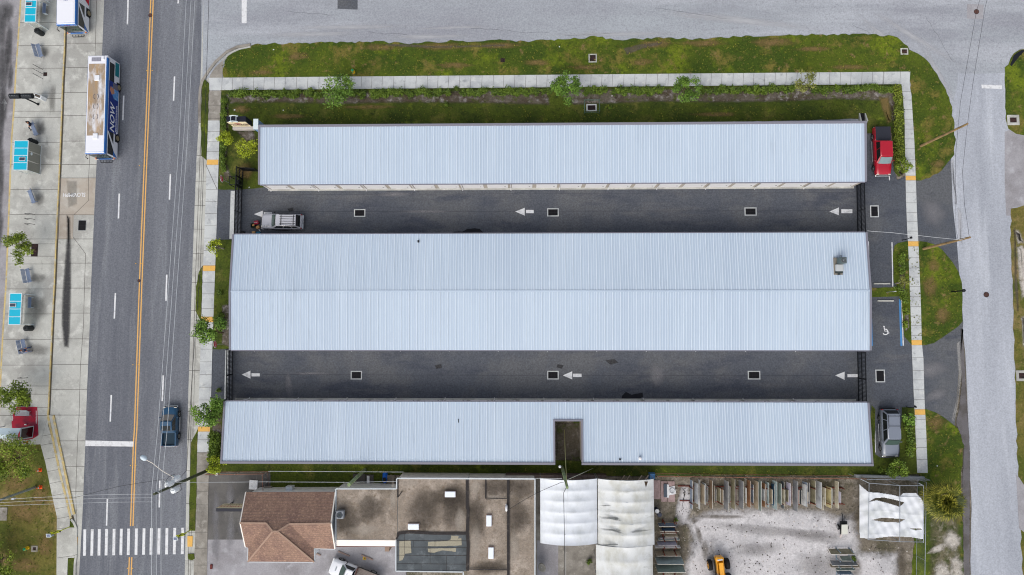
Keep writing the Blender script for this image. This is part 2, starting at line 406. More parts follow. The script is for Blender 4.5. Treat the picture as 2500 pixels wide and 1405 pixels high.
NT = lambda x: 190.5 + (x - 543) * (175.6 - 190.5) / (2222 - 543)
NB = lambda x: 220.5 + (x - 511) * (206 - 220.5) / (2200 - 511)
xs = [543]; r_ = random.Random(4)
while xs[-1] < 2150: xs.append(xs[-1] + 26.5 + r_.uniform(-1.5, 1.5))
pavement('north_pavement', [(511, 190.8), (511.5, 221)], [(2222, 175.6), (2220, 206)], .058, concrete_new, [((x, NT(x)), (x - 1.5, NB(x))) for x in xs + [2158, 2198]])
EL = [(2200.5, 206), (2208, 274), (2209, 349), (2210.5, 424), (2212, 499), (2215, 569), (2217, 600), (2222, 737), (2225.5, 841), (2230, 950), (2234, 1037), (2239, 1155)]
ER = [(2220, 206), (2225, 237), (2232, 349), (2235.5, 440), (2239, 536), (2242, 600), (2248, 749), (2250, 836), (2254, 875), (2256.6, 975), (2260, 1037), (2264.6, 1155)]
pavement('east_pavement', EL, ER, .058, concrete_new, across(EL, ER, [224, 245, 268, 292, 316, 340, 364, 391, 430, 441, 470, 496, 520, 541, 565, 590, 602, 630, 655, 677, 700, 724, 749, 772, 795, 820, 831, 843, 873, 905, 928, 952, 976, 1000, 1013, 1025, 1048, 1072, 1093, 1122]))
for i, q in enumerate([[(505.5, 390.5), (533.5, 390.5), (533, 403), (505, 403)], [(496, 649), (526, 649), (525.5, 662), (495.5, 662)], [(492.3, 774), (521.5, 774), (521, 787), (492, 787)], [(484, 1042), (513, 1042), (512.6, 1054), (483.5, 1054)],
                       [(2210.8, 430), (2235, 430), (2235.4, 441), (2211, 441)], [(2216.5, 590), (2241.7, 590), (2242, 602), (2217, 602)], [(2225, 831), (2250, 831), (2250.4, 843), (2225.6, 843)], [(2232.5, 1000), (2258, 1000), (2258.6, 1013), (2233, 1013)],
                       [(458, 1309), (471, 1309), (470, 1335), (458, 1335)], [(178, 1312), (190, 1311), (189, 1331), (185, 1337), (177, 1337)]]):
    mb = MB(); mb.prism(P2(q), .03, .066); tag(mb.build('tactile_pad', tactile), ['orange tactile pad by the driveway north of the middle building, west pavement', 'orange tactile pad on the west pavement beside the yellow-green sapling', 'orange tactile pad partly under the leafy street tree, west pavement', 'orange tactile pad on the west pavement beside the dark shrubs at the corner',
        'orange tactile pad on the east pavement by the red pickup', 'orange tactile pad on the east pavement just below the upper black keypad post', 'orange tactile pad on the east pavement past the wheelchair bay', 'orange tactile pad on the east pavement beside the grey wagon',
        'faded orange tactile pad at the crossing end beside the small round shrub', 'faded orange tactile pad at the crossing end beside the grass with the hydrant'][i], 'tactile pad', 'orange tactile pads at pavement crossings')

# plaza and bus lane on the west
K1 = ext_line([(52, 0), (45, 110), (40, 180), (36, 260), (30, 340), (26, 440), (21, 580), (16, 700), (10, 790), (5, 880), (2, 960), (-3, 1060)], True, False)
K2 = ext_line([(160, 60), (158, 130), (154, 200), (150, 320), (145, 440), (141, 520), (137, 610), (134, 690), (130, 760), (126, 850), (122, 930), (120, 985), (118, 1014)], True, False)
slab('bus_loop', [(-400, YN), (K1[0][0], YN)] + K1[1:] + [(-400, 1060)], -.004, asphalt_old)
mb = MB(); mb.prism(P2(K1 + [(20, 1090), (98, 1085), (112, 1040)] + K2[::-1]), -.1, .12); mb.m = 1
for y in (55, 112, 167, 228, 241, 272, 287, 348, 402, 463, 524, 584, 596, 626, 645, 706, 767, 829, 892, 943, 963, 995, 1015):
    a = across(K1, K2, [y])[0]; strip([G(*a[0], .12), G(*a[1], .12)], .05, .124, mb)
plaza = struct('plaza', mb, [concrete, joint])
BL = [(x + 3, y) for x, y in K2]
mb = MB(); mb.prism(P2(BL + [(131, 1016), (180, 1262), (188, 1300), (188, 1352), (180, 1360), (178, 1800)] + RL[::-1]), -.1, .006)
mb.m = 1
for y in (106, 165, 226, 283, 345, 402, 435, 525, 584, 643, 704, 765, 828, 890, 951, 1014, 1077, 1139, 1200):
    a = across(BL + [(131, 1016), (175, 1255)], RL, [y])[0]; strip([G(*a[0]), G(*a[1])], .06, .011, mb)
strip(P2([(236, 0), (232, 135), (216, 440), (216, 490), (180, 525)]), .05, .011, mb)
strip(P2([(178, 579), (209, 620), (206, 700), (204, 790), (196, 900), (193, 1015), (189, 1080), (185, 1200), (187, 1300)]), .05, .011, mb)
strip(P2([(178, 525), (178, 579)]), .04, .011, mb)
lane = struct('bus_lane', mb, [concrete, joint])
slab('tan_concrete_slab', [(145.5, 436), (233.5, 435), (229, 524.5), (180, 525), (178, 584), (139.5, 584)], .0095, concrete_tan, 0, lane)
mb = MB(); strip(P2(ext_line([(x - 12, y) for x, y in RL[1:-1]])[0:0] + [(x - 1, y) for x, y in RL]), .02, .013, mb)
mb = MB(); kerb(P2(K1), .2, -.05, .126, mb); struct('yellow_kerb_edge', mb, yellow_kerb, plaza)
mb = MB(); kerb(P2(K2), .15, -.05, .127, mb); mb.m = 1; strip(P2([(x + 3.4, y) for x, y in K2]), .09, .0145, mb); struct('yellow_kerb_edge', mb, [yellow_kerb, joint], plaza)
mb = MB(); kerb(P2([(118, 1014), (134, 1090), (149, 1160), (164, 1220), (174, 1266)]), .26, -.05, .135, mb); kerb(P2([(131, 1015), (140, 1060), (153, 1120), (168, 1190), (182, 1256)]), .26, -.05, .136, mb)
struct('traffic_island_kerb', mb, yellow_kerb)
slab('traffic_island', [(119, 1014), (131, 1015), (153, 1120), (181, 1254), (174, 1262), (149, 1160)], .11, concrete)
mb = MB(); PL = [(93, 1060), (112, 1130), (126, 1200), (140, 1262), (139, 1405), (136, 1800)]; PR = [(119, 1040), (134, 1095), (149, 1162), (164, 1222), (172, 1264), (171, 1287), (189, 1288), (189, 1352), (182, 1362), (167, 1362), (165, 1405), (163, 1800)]
mb.prism(P2([(92, 1055), (118, 1016)] + PR + PL[::-1]), -.1, .1); mb.m = 1
for y in (1064, 1085, 1119, 1149, 1178, 1208, 1240, 1264, 1289, 1360):
    a = across(PL, PR, [y])[0]; strip([G(a[0][0], y + 3, .1), G(a[1][0], y - 3, .1)], .04, .104, mb)
struct('kerbside_path', mb, [concrete, joint])
mb = MB(); kerb(P2([(175, 1268), (182, 1278), (187, 1290)]), .25, -.05, .13, mb); kerb(P2([(187, 1355), (184, 1375), (183, 1405), (181, 1700)]), .25, -.05, .13, mb); struct('kerb', mb, concrete)

# lawns
mb = MB(); kerb(P2([(488, 300), (488, 240), (490, 216), (495, 198), (510, 174), (526, 153), (555, 127), (580, 115.5), (612, 110)]), .32, -.05, .13, mb)
struct('corner_kerb', mb, concrete_old)
mb = MB(); kerb(P2([(545, 149), (556, 136), (568, 128), (585, 120.5), (612, 115)]), .18, -.05, .10, mb); struct('inner_kerb', mb, concrete)
def lawn(name, px, m, z=.035, jit=.06, seed=0, step=.7):
    mb = MB(); mb.prism(dense(P2(px), step, jit, seed), -.1, z); return struct(name, mb, m)
vtop = [(548, 150), (556, 134), (568, 126), (585, 118), (612, 113), (629, 107), (662, 106.6), (699, 108), (766, 105), (858, 103), (905, 104), (938, 101), (950, 107), (975, 104), (1000, 109), (1030, 105), (1060, 104), (1110, 100), (1150, 103), (1210, 98), (1260, 103), (1300, 101), (1380, 97), (1402, 93), (1415, 96), (1440, 89), (1460, 91), (1500, 98), (1560, 96), (1600, 92), (1650, 96), (1700, 95), (1750, 92), (1800, 90), (1860, 90), (1900, 88), (2000, 85), (2100, 83), (2178, 88), (2200, 100), (2216, 113), (2220, 122), (2240, 131), (2255, 141), (2270, 156), (2288, 182), (2305, 212), (2317, 238), (2325, 272), (2330, 310), (2332, 350), (2330, 378), (2320, 390), (2307, 406), (2290, 424), (2270, 435), (2250, 441), (2236, 442), (2230, 350), (2222, 200), (2200, 185), (543, 200)]
verge = lawn('lawn', vtop, lawn_m, .035, .16, 3, .45)
inner = lawn('inner_lawn', [(538, 215), (2204, 200), (2212, 420), (2195, 432), (2182, 418), (2178, 325), (2118, 325), (2118, 290), (1300, 310), (660, 320), (650, 458), (575, 464), (533, 463), (537, 300)], lawn_dim, .035, .05, 4)
lawn('west_lawn', [(528, 586), (575, 586), (570, 720), (566, 853), (517, 853), (522, 720)], lawn_dim, .036, .05, 5)
lawn('corner_lawn', [(514, 979), (560, 979), (556, 1152), (510, 1152), (511, 1100)], lawn_dim, .036, .05, 6)
lawn('back_lawn', [(512, 1125), (1400, 1125), (1400, 1030), (1430, 1030), (1430, 1125), (2110, 1125), (2128, 990), (2137, 1000), (2137, 1110), (2150, 1118), (2195, 1116), (2202, 995), (2231, 995), (2240, 1158), (2200, 1162), (1480, 1162), (980, 1172), (980, 1195), (660, 1195), (660, 1152), (512, 1152)], lawn_dim, .037, .06, 7)
for i, q in enumerate([[(494, 204), (500, 194), (511, 205), (507, 330), (504.5, 392), (492, 381), (491, 300), (493, 240)], [(494.5, 650), (493, 720), (491, 786), (478, 760), (479, 700), (486, 665)], [(484, 1046), (481, 1110), (480, 1200), (477, 1296), (463, 1296), (463, 1240), (465, 1150), (467, 1080)], [(459, 1353), (474, 1352), (476, 1364), (470, 1368), (460, 1366)]]):
    lawn('grass_strip', q, lawn_dim, .09, .05, 8 + i, .5)
lawn('island_lawn', [(2184, 600), (2192, 594), (2216, 589), (2242, 589), (2260, 591), (2280, 597), (2300, 610), (2325, 640), (2340, 665), (2348, 690), (2350, 730), (2350, 785), (2340, 797), (2320, 811), (2300, 825), (2280, 838), (2260, 843), (2251, 844), (2226, 843), (2208, 822), (2204, 790), (2202, 728), (2195, 724), (2128, 726), (2128, 703), (2192, 701), (2182, 690), (2180, 620)], lawn_m, .036, .06, 12)
lawn('south_lawn', [(2203, 1000), (2225, 996), (2260, 999), (2285, 1008), (2318, 1030), (2340, 1048), (2354, 1070), (2356, 1085), (2350, 1100), (2346, 1170), (2350, 1250), (2355, 1405), (2360, 1800), (2220, 1800), (2225, 1405), (2245, 1160), (2232, 1155), (2210, 1150)], lawn_m, .034, .12, 13)
lawn('corner_grass', [(-10, 1088), (30, 1078), (92, 1056), (112, 1130), (127, 1200), (140, 1262), (139, 1405), (136, 1800), (-400, 1800), (-400, 1080)], lawn_dry, .04, .06, 14)
lawn('path_grass', [(172, 1266), (178, 1276), (186, 1288), (172, 1288)], lawn_dim, .11, .03, 15, .4)
lawn('path_grass', [(167, 1364), (183, 1362), (182, 1800), (163, 1800)], lawn_dim, .11, .03, 16, .6)
lawn('east_verge', [(2453, 165), (2462, 158), (2467, 143), (2475, 131), (2489, 122), (2520, 118), (2900, 118), (2900, 333), (2500, 331), (2480, 327), (2462, 315), (2455, 290)], lawn_m, .035, .08, 17)
slab('side_driveway', [(2453, 322), (2465, 318), (2480, 328), (2900, 333), (2900, 503), (2500, 502), (2470, 508), (2470, 527), (2457, 527), (2453, 450)], .012, asphalt_old)
lawn('east_verge_south', [(2468, 510), (2500, 502), (2900, 503), (2900, 1800), (2520, 1800), (2498, 1405), (2494, 1345), (2486, 1170), (2480, 1000), (2476, 860), (2472, 700), (2468, 600)], lawn_dry, .034, .1, 18)
slab('side_driveway', [(2481, 1160), (2487, 1165), (2500, 1185), (2600, 1185), (2600, 1300), (2500, 1300), (2488, 1290)], .038, asphalt_old)

# lower plots
slab('concrete_forecourt', [(510, 1156), (662, 1156), (662, 1210), (660, 1318), (507, 1318)], .014, concrete_dark)
slab('forecourt', [(507, 1314), (990, 1312), (1000, 1800), (495, 1800), (503, 1405)], .012, asphalt_old)
slab('yard_concrete', [(1300, 1165), (1480, 1165), (1470, 1800), (1290, 1800)], .014, concrete_old)
slab('yard_drive', [(1311, 1320), (1363, 1320), (1362, 1800), (1308, 1800)], .02, asphalt_old, 0)
yard = slab('yard', [(1440, 1165), (2238, 1165), (2240, 1800), (1440, 1800)], .010, soil)
patch('gravel_patch', [(1648, 1262), (1700, 1240), (1760, 1224), (1850, 1222), (1960, 1226), (2060, 1240), (2100, 1230), (2115, 1330), (2215, 1330), (2215, 1500), (1650, 1500), (1652, 1380), (1672, 1320)], .018, gravel_white, yard, 2.2)
patch('gravel_patch', [(1640, 1250), (1655, 1180), (1690, 1175), (1700, 1240), (1680, 1290), (1640, 1300)], .016, gravel_white, yard, 1.1)
for c, rx, ry, rz in (((1706, 1305), 10, 34, .25), ((1722, 1345), 12, 34, .1), ((2086, 1385), 26, 40, 0), ((2200, 1370), 16, 60, 0), ((1695, 1272), 12, 10, 0), ((1760, 1262), 80, 8, 0), ((1660, 1300), 14, 60, 0), ((2100, 1262), 40, 20, 0)):
    blob('dirt_patch', c, rx, ry, .0215 + rnd.uniform(0, .002), dark_soil, yard, rz)
for c, rx, ry, rz in (((1880, 1296), 150, 12, -.08), ((1990, 1310), 70, 14, -.1), ((1740, 1380), 10, 50, .1), ((2000, 1380), 60, 30, 0), ((1850, 1340), 60, 16, 0)):
    blob('tyre_mark', c, rx * 1.2, ry * 1.3, .0245 + rnd.uniform(0, .002), gravel_track, yard, rz)
patch('bare_soil', [(2262, 1180), (2345, 1185), (2350, 1300), (2352, 1420), (2262, 1420)], .040, bare_soil, bpy.data.objects['south_lawn'], 1.2)
for c, rx, ry, rz in (((2243, 1260), 14, 80, 0), ((2325, 1320), 30, 34, .3), ((2335, 1390), 24, 50, 0), ((2290, 1340), 40, 12, .4), ((2300, 1400), 30, 40, 0)):
    blob('sand_patch', c, rx, ry, .042 + rnd.uniform(0, .002), sand_patch, bpy.data.objects['south_lawn'], rz)
for q in ():
    pass
for q in ([(2476, 600), (2495, 590), (2520, 620), (2520, 720), (2490, 740), (2480, 680)], [(2470, 560), (2490, 555), (2510, 600), (2480, 605)], [(2488, 770), (2510, 760), (2515, 860), (2490, 850)]):
    patch('sand_patch', q, .042, sand_patch, bpy.data.objects['east_verge_south'], .8)
patch('dark_soil', [(2472, 560), (2480, 550), (2486, 690), (2480, 760), (2474, 700)], .044, dark_soil, bpy.data.objects['east_verge_south'], .3)
patch('dark_soil', [(2462, 160), (2474, 133), (2492, 121), (2508, 120), (2490, 140), (2470, 166)], .043, wet_patch, bpy.data.objects['east_verge'], .25)
patch('wet_strip', [(2345, 800), (2352, 798), (2357, 860), (2364, 990), (2371, 1100), (2371, 1405), (2374, 1600), (2350, 1600), (2348, 1300), (2345, 1190), (2350, 1090), (2330, 1032), (2337, 1000), (2344, 940), (2340, 860)], .040, wet_dirt, nroad, .35)
patch('pale_concrete', [(2333, 838), (2344, 830), (2350, 915), (2345, 950), (2338, 1005), (2328, 1034), (2321, 1024), (2334, 970), (2338, 910)], .044, kerb_wear, nroad, .3)
for q in ([(2334, 500), (2352, 520), (2352, 600), (2338, 590)], [(2318, 396), (2330, 380), (2334, 440), (2328, 500)]):
    patch('pale_wear', q, .016, pale_wear, nroad, .4)
# mulch under the hedges and soil spots
for q in ([(548, 228), (700, 224), (900, 222), (1100, 220), (1340, 218), (1345, 260), (1200, 256), (1000, 254), (820, 258), (700, 254), (560, 256)], [(1345, 219), (1700, 214), (1950, 211), (2150, 209), (2185, 212), (2192, 240), (2195, 320), (2180, 318), (2165, 250), (2050, 246), (1900, 252), (1750, 254), (1600, 252), (1400, 260)],
          [(546, 250), (560, 252), (562, 300), (556, 400), (572, 440), (546, 445), (540, 400)], [(2182, 404), (2200, 412), (2208, 432), (2196, 432)], [(570, 318), (620, 315), (632, 345), (600, 350)]):
    patch('mulch_bed', q, .041, mulch, inner, .45)
patch('soil_patch', [(2140, 235), (2175, 230), (2180, 300), (2165, 310), (2150, 270)], .042, brown_grass, inner, .6)
for c, rx, ry in (((930, 116), 70, 14), ((1080, 114), 90, 14), ((1220, 112), 80, 12), ((1600, 108), 70, 14), ((1720, 106), 80, 12), ((1890, 104), 80, 16), ((1570, 152), 40, 14), ((1310, 154), 50, 12), ((730, 138), 40, 14), ((1110, 160), 60, 12), ((640, 178), 50, 8), ((1430, 165), 60, 10), ((2080, 165), 70, 9), ((1990, 120), 60, 9)):
    blob('worn_grass', c, rx, ry, .0395 + rnd.uniform(0, .003), brown_grass, verge)
patch('soil_patch', [(930, 108), (1010, 108), (1060, 112), (1230, 108), (1240, 114), (1060, 119), (960, 116)], .043, dark_soil, verge, .18)
patch('soil_patch', [(1520, 118), (1560, 108), (1620, 102), (1610, 112), (1570, 120), (1530, 136)], .043, dark_soil, verge, .15)
for c, rx, ry in (((2270, 700), 26, 40), ((2285, 1035), 34, 24), ((2290, 400), 26, 16), ((2300, 770), 26, 30), ((2280, 650), 20, 20), ((700, 285), 60, 10), ((900, 262), 90, 8), ((1750, 280), 80, 8), ((600, 420), 30, 30), ((590, 268), 30, 14)):
    blob('worn_grass', c, rx, ry, .0395 + rnd.uniform(0, .003), brown_grass, verge)
for c, rx, ry in (((60, 1250), 60, 40), ((110, 1330), 30, 40), ((40, 1180), 50, 30), ((100, 1210), 30, 40), ((60, 1380), 50, 24)):
    blob('worn_grass', c, rx, ry, .0445 + rnd.uniform(0, .003), brown_grass, bpy.data.objects['corner_grass'])
patch('soil_patch', [(2192, 640), (2206, 622), (2212, 700), (2208, 735), (2196, 700)], .042, mulch, bpy.data.objects['island_lawn'], .2)
patch('soil_patch', [(2206, 760), (2218, 750), (2222, 800), (2210, 815)], .042, mulch, bpy.data.objects['island_lawn'], .2)
patch('soil_patch', [(2213, 1020), (2225, 1010), (2230, 1100), (2218, 1120)], .042, mulch, bpy.data.objects['back_lawn'], .2)
patch('soil_patch', [(512, 1020), (545, 1015), (545, 1060), (530, 1110), (518, 1060)], .042, mulch, bpy.data.objects['corner_lawn'], .3)
patch('soil_patch', [(540, 745), (562, 740), (562, 850), (540, 845)], .042, mulch, bpy.data.objects['west_lawn'], .3)
patch('soil_patch', [(1354, 1030), (1420, 1030), (1420, 1130), (1354, 1126)], .042, painted_shade_soil, bpy.data.objects['back_lawn'], .4)  # notch floor: its deep shade is painted into the darker soil colour

# stains and darker blotches on the paved surfaces
mb = MB(); strip(P2([(680, 517.5), (1000, 516.5), (1400, 516), (2080, 515)]), .05, .0137, mb); strip(P2([(640, 915), (1100, 916.5), (2030, 917)]), .05, .0138, mb); strip(P2([(650, 476), (1200, 474), (2080, 470)]), .03, .0136, mb)
mb.build('seam_line', mat('seam_dark', (66, 68, 76), .95), lot)
crack_m = mat('crack', (92, 92, 98), .95); mb = MB(); r_ = random.Random(31)
for x0, y0, dx, dy, n_ in ((700, 30, 14, 1, 9), (1150, 70, 12, .5, 16), (1380, 86, 9, -.6, 12), (1600, 20, 15, 2, 12), (2080, 60, 10, 5, 14), (900, 78, 10, 0, 10), (2260, 40, 6, 9, 12)):
    pt = [(x0, y0)]
    for i in range(n_): pt.append((pt[-1][0] + dx + r_.uniform(-3, 3), pt[-1][1] + dy + r_.uniform(-2.4, 2.4)))
    strip(P2(pt), .028, .0145, mb)
mb.build('crack_lines', crack_m, nroad)
loop_stain = mat('loop_stain', (74, 74, 76), .9, grain=.3, gscale=5, soft=(1.4, .8, .85))
plaza_blotch = mat('plaza_blotch', (104, 102, 98), .9, soft=(1.2, .8, .62))
patch('oil_stain', [(160, 520), (174, 530), (176, 600), (177, 700), (174, 800), (170, 852), (154, 850), (147, 790), (149, 720), (155, 640), (160, 580)], .0155, oil_stain, lane, .45)
patch('oil_stain', [(160, 440), (190, 440), (190, 500), (165, 510)], .0155, faint_stain, lane, .3)
for c, rx, ry in (((102, 30), 26, 34), ((88, 755), 34, 44), ((92, 680), 30, 16), ((108, 128), 16, 22), ((94, 486), 20, 22), ((92, 856), 40, 20), ((98, 315), 18, 24), ((128, 240), 12, 50)):
    blob('dark_blotch', c, rx, ry, .1255 + rnd.uniform(0, .001), plaza_blotch, plaza, 0, 0, .12)  # soft darker blotches on the plaza, mostly right of benches and shelters
for c, rx, ry, rz in (((4, 60), 16, 90, 0), ((8, 170), 18, 110, 0), ((2, 300), 12, 110, 0), ((0, 430), 12, 130, 0), ((-4, 560), 14, 90, 0), ((22, 110), 9, 80, 0), ((26, 190), 7, 50, 0), ((20, 30), 14, 40, 0), ((8, 260), 14, 60, 0)):
    blob('oil_stain', c, rx * 1.2, ry, .003 + rnd.uniform(0, .002), loop_stain, bpy.data.objects['bus_loop'], rz)
for c, rx, ry, rz in (((850, 67), 190, 9, 0), ((1100, 68), 130, 6, .02), ((760, 84), 160, 10, .02), ((1050, 90), 150, 10, 0), ((1800, 50), 260, 16, -.12), ((2180, 110), 150, 16, -.75), ((2230, 90), 150, 12, -.6), ((2290, 180), 120, 14, -1.1), ((1500, 84), 220, 8, 0)):
    blob('pale_wear', c, rx, ry, .0085 + rnd.uniform(0, .002), pale_wear, nroad, rz)
for c, rx, ry, rz in (((760, 912), 70, 5, 0), ((705, 940), 12, 40, .1), ((1040, 517), 90, 5, 0), ((2270, 905), 60, 26, .2), ((2285, 965), 40, 18, .3), ((2280, 520), 40, 50, 0), ((1605, 920), 26, 40, 0), ((960, 475), 60, 8, 0)):
    blob('scuff_mark', c, rx, ry, .0145 + rnd.uniform(0, .0008), pale_scuff, lot, rz)
patch('puddle', [(1108, 570), (1100, 566), (1128, 564), (1140, 558), (1158, 556), (1172, 558), (1181, 566), (1182, 574), (1108, 576)], .0155, wet_patch, lot, .2)
patch('puddle', [(1514, 984), (1516, 966), (1528, 955), (1542, 962), (1570, 957), (1572, 970), (1560, 978), (1562, 986)], .0155, wet_patch, lot, .2)
for q in ([(1475, 880), (1500, 876), (1512, 886), (1490, 892)], [(1060, 892), (1078, 888), (1080, 900), (1064, 902)], [(700, 510), (716, 506), (718, 516), (706, 518)], [(1360, 888), (1378, 892), (1372, 902), (1358, 898)]):
    patch('oil_stain', q, .0155, oil_stain, lot, .12)
for c, rx, ry in (((527, 1250), 13, 70), ((562, 1215), 14, 50), ((562, 1300), 14, 60), ((528, 1330), 14, 50), ((600, 1290), 30, 20)):
    blob('pale_wear', c, rx, ry, .0185 + rnd.uniform(0, .001), pale_scuff, bpy.data.objects['concrete_forecourt'])
patch('road_patch', [(824, -60), (873, -60), (873, 24), (824, 22)], .009, asphalt_dark, nroad, .02)
patch('road_patch', [(2361, 10), (2402, 12), (2400, 47), (2361, 46)], .009, asphalt_old, nroad, .02)

# ------------------------------------------------------------------ painted markings
def mark(name, quads, z, m, parent):
    mb = MB()
    for q in quads: mb.poly(P2(q), z)
    return mb.build(name, m, parent)
def bar(x0, y0, x1, y1, wpx): return [(x0 - wpx / 2, y0), (x0 + wpx / 2, y0), (x1 + wpx / 2, y1), (x1 - wpx / 2, y1)]
def xy_at(P, y): return float(np.interp(y, [p[1] for p in P], [p[0] for p in P]))
for x0, y0, x1, y1 in ((312.5, -1, 311, 60), (302, 234, 299.7, 294), (291, 473, 289, 534), (281.5, 716, 279, 778.5), (271.5, 965, 269, 1030), (262, 1219, 260, 1284), (437, -50, 434.7, 9), (426, 187, 423.5, 247), (416, 425, 413.5, 488), (407, 671, 405, 735), (398.6, 917, 396, 980), (390, 1174, 388.6, 1239.5)):
    mark('lane_dash', [bar(x0, y0, x1, y1, 3.6)], .005, white_paint, road)
yl = [(385, YN), (371, 0), (357, 350), (343, 700), (331, 1050), (328.6, 1080), (321.5, 1285)]
for s_ in (-1, 1):
    mb = MB(); strip(P2([(x + 3 * s_, y) for x, y in yl]), .14, .005, mb); strip(P2([(318.8 + 3 * s_, 1361), (317 + 3 * s_, 1405), (302 + 3 * s_, 1800)]), .14, .005, mb)
    mb.build('centre_line', yellow_paint, road)
mark('stop_line', [[(208.5, 1076), (326, 1078.5), (325, 1091), (208, 1089.5)]], .0055, white_paint, road)
for i, x in enumerate([207, 225, 242.5, 260, 278.5, 296, 314, 333, 351.5, 369.4, 388.3, 407.5, 426.5, 446]):
    y0 = 1293 - i * .3; mark('crossing_stripe', [bar(x, y0, x - 1.2, y0 + 64.5, 6.8)], .005, white_paint, road)
mb = MB()
for x, y in ((365, 173), (347, 405), (338, 644), (331, 891), (325, 1137), (317.5, 1388)):
    for s_ in (-6.5, 6.5): a = G(x + s_, y); mb.box((a[0], a[1], .012), (.1, .1, .024))
mb.build('road_stud', mat('amber_stud', (230, 180, 60), .4), road)
for x, y in ((306, 140), (430, 101), (420, 338), (410, 583), (285, 620), (401, 831), (275, 867), (393, 1083), (265, 1118), (256, 1374)):
    pass
mark('stop_line', [[(590, -60), (603, -60), (602, 57), (590, 57)]], .0095, white_paint, nroad)
mark('stop_line', [[(2396, 207), (2446, 209), (2446, 218), (2397, 216)]], .0115, white_paint, nroad)
def arrow(tip, base, stem):
    (tx, ty), (bx, y0, y1), (s0, s1, sy0, sy1) = tip, base, stem
    mark('arrow_marking', [[(tx, ty), (bx, y0), (bx, y1)], [(s0, sy0), (s1, sy0), (s1, sy1), (s0, sy1)]], .0155, white_paint, lot)
arrow((1258, 517), (1281, 508, 527), (1284, 1303, 513, 521)); arrow((2025, 517), (2048, 507, 526), (2054, 2081, 511.5, 521))
arrow((620, 523.5), (641.5, 515, 531), (644, 664, 519, 527)); arrow((590, 915), (611.5, 905.5, 925), (614, 634, 912, 919.5))
arrow((1374, 917), (1397, 907, 927), (1399, 1420, 913, 921)); arrow((2039, 917), (2062, 908, 928), (2069, 2095, 914, 921.5))
mark('arrow_marking', [[(10, 240), (17.5, 254), (2.5, 254)], [(7, 254.5), (13, 254.5), (12.5, 270), (7, 270)]], .001, white_paint, bpy.data.objects['bus_loop'])
for q, m in (([(2170, 430), (2172.5, 430), (2173, 441), (2170.5, 441)], white_paint), ([(2176.5, 592), (2179, 592), (2181, 700), (2178.5, 700)], white_paint), ([(2119.5, 590), (2121.5, 590), (2124, 690), (2122, 690)], white_paint), ([(2132.5, 1003), (2135.5, 1003), (2138.5, 1105), (2135.5, 1105)], white_paint),
             ([(2194.5, 731), (2199, 731), (2203, 845), (2198.5, 845)], blue_paint), ([(2200.5, 731), (2202.5, 731), (2206.5, 845), (2204, 845)], white_paint), ([(2126.5, 778), (2129, 778), (2131, 845), (2128.5, 845)], blue_paint)):
    mark('bay_line', [q], .0155, m, lot)
# wheelchair symbol painted on the bay
mb = MB(); cx, cy = G(2162.5, 808.5)
for i in range(10):
    a0 = -2.6 + i * .40; a1 = a0 + .42
    f = lambda a, r: (cx - .05 + r * math.cos(a), cy - .12 + r * math.sin(a), .0158 + i * 1e-4)
    mb.quad(f(a0, .27), f(a0, .38), f(a1, .38), f(a1, .27))
strip([(cx - .17, cy + .42), (cx - .13, cy - .02), (cx + .17, cy - .02), (cx + .3, cy - .3), (cx + .42, cy - .22)], .1, .0172, mb)
strip([(cx - .12, cy + .2), (cx + .13, cy + .2)], .08, .0176, mb)
mb.poly([(cx - .19 + .1 * math.cos(k), cy + .52 + .1 * math.sin(k)) for k in np.linspace(0, 6.28, 9)[:-1]], .0168)
mb.build('wheelchair_symbol', white_paint, lot)
for a, s_ in (((192, 475.5), 'SLOW'), ((168, 476), '5MPH')):
    x, y = G(*a); lettering(s_, .72, white_paint, Matrix.Translation((x, y, .0185)) @ Matrix.Rotation(math.pi, 4, 'Z'), lane, bold=.012, sx=.85)
red_paint = mat('red_paint', (168, 24, 52), .7, [((120, 34, 56), 1.2, .45, .65), ((186, 30, 52), .8, .55, .7)], grain=.08)
mb = MB(); mb.poly(P2([(41, 994), (91, 994), (92, 1030), (94, 1063), (80, 1072), (49, 1077), (30, 1050), (28, 1032), (32, 1010)], .12), .1255); pad = mb.build('red_floor_paint', red_paint, plaza)
mb = MB(); r_ = random.Random(3)
for x, y0, y1 in ((88.5, 1004, 1014), (88.7, 1016, 1034), (30.5, 1018, 1029)):
    y = y0
    while y < y1: a = G(x, y, .12); mb.box((a[0], a[1], .128), (.13, .05, .004), r_.uniform(-.5, .5)); mb.box((a[0] + .04 * r_.choice((-1, 1)), a[1], .129), (.035, .085, .004)); y += 2.2
mb.build('floor_lettering', white_paint, plaza)

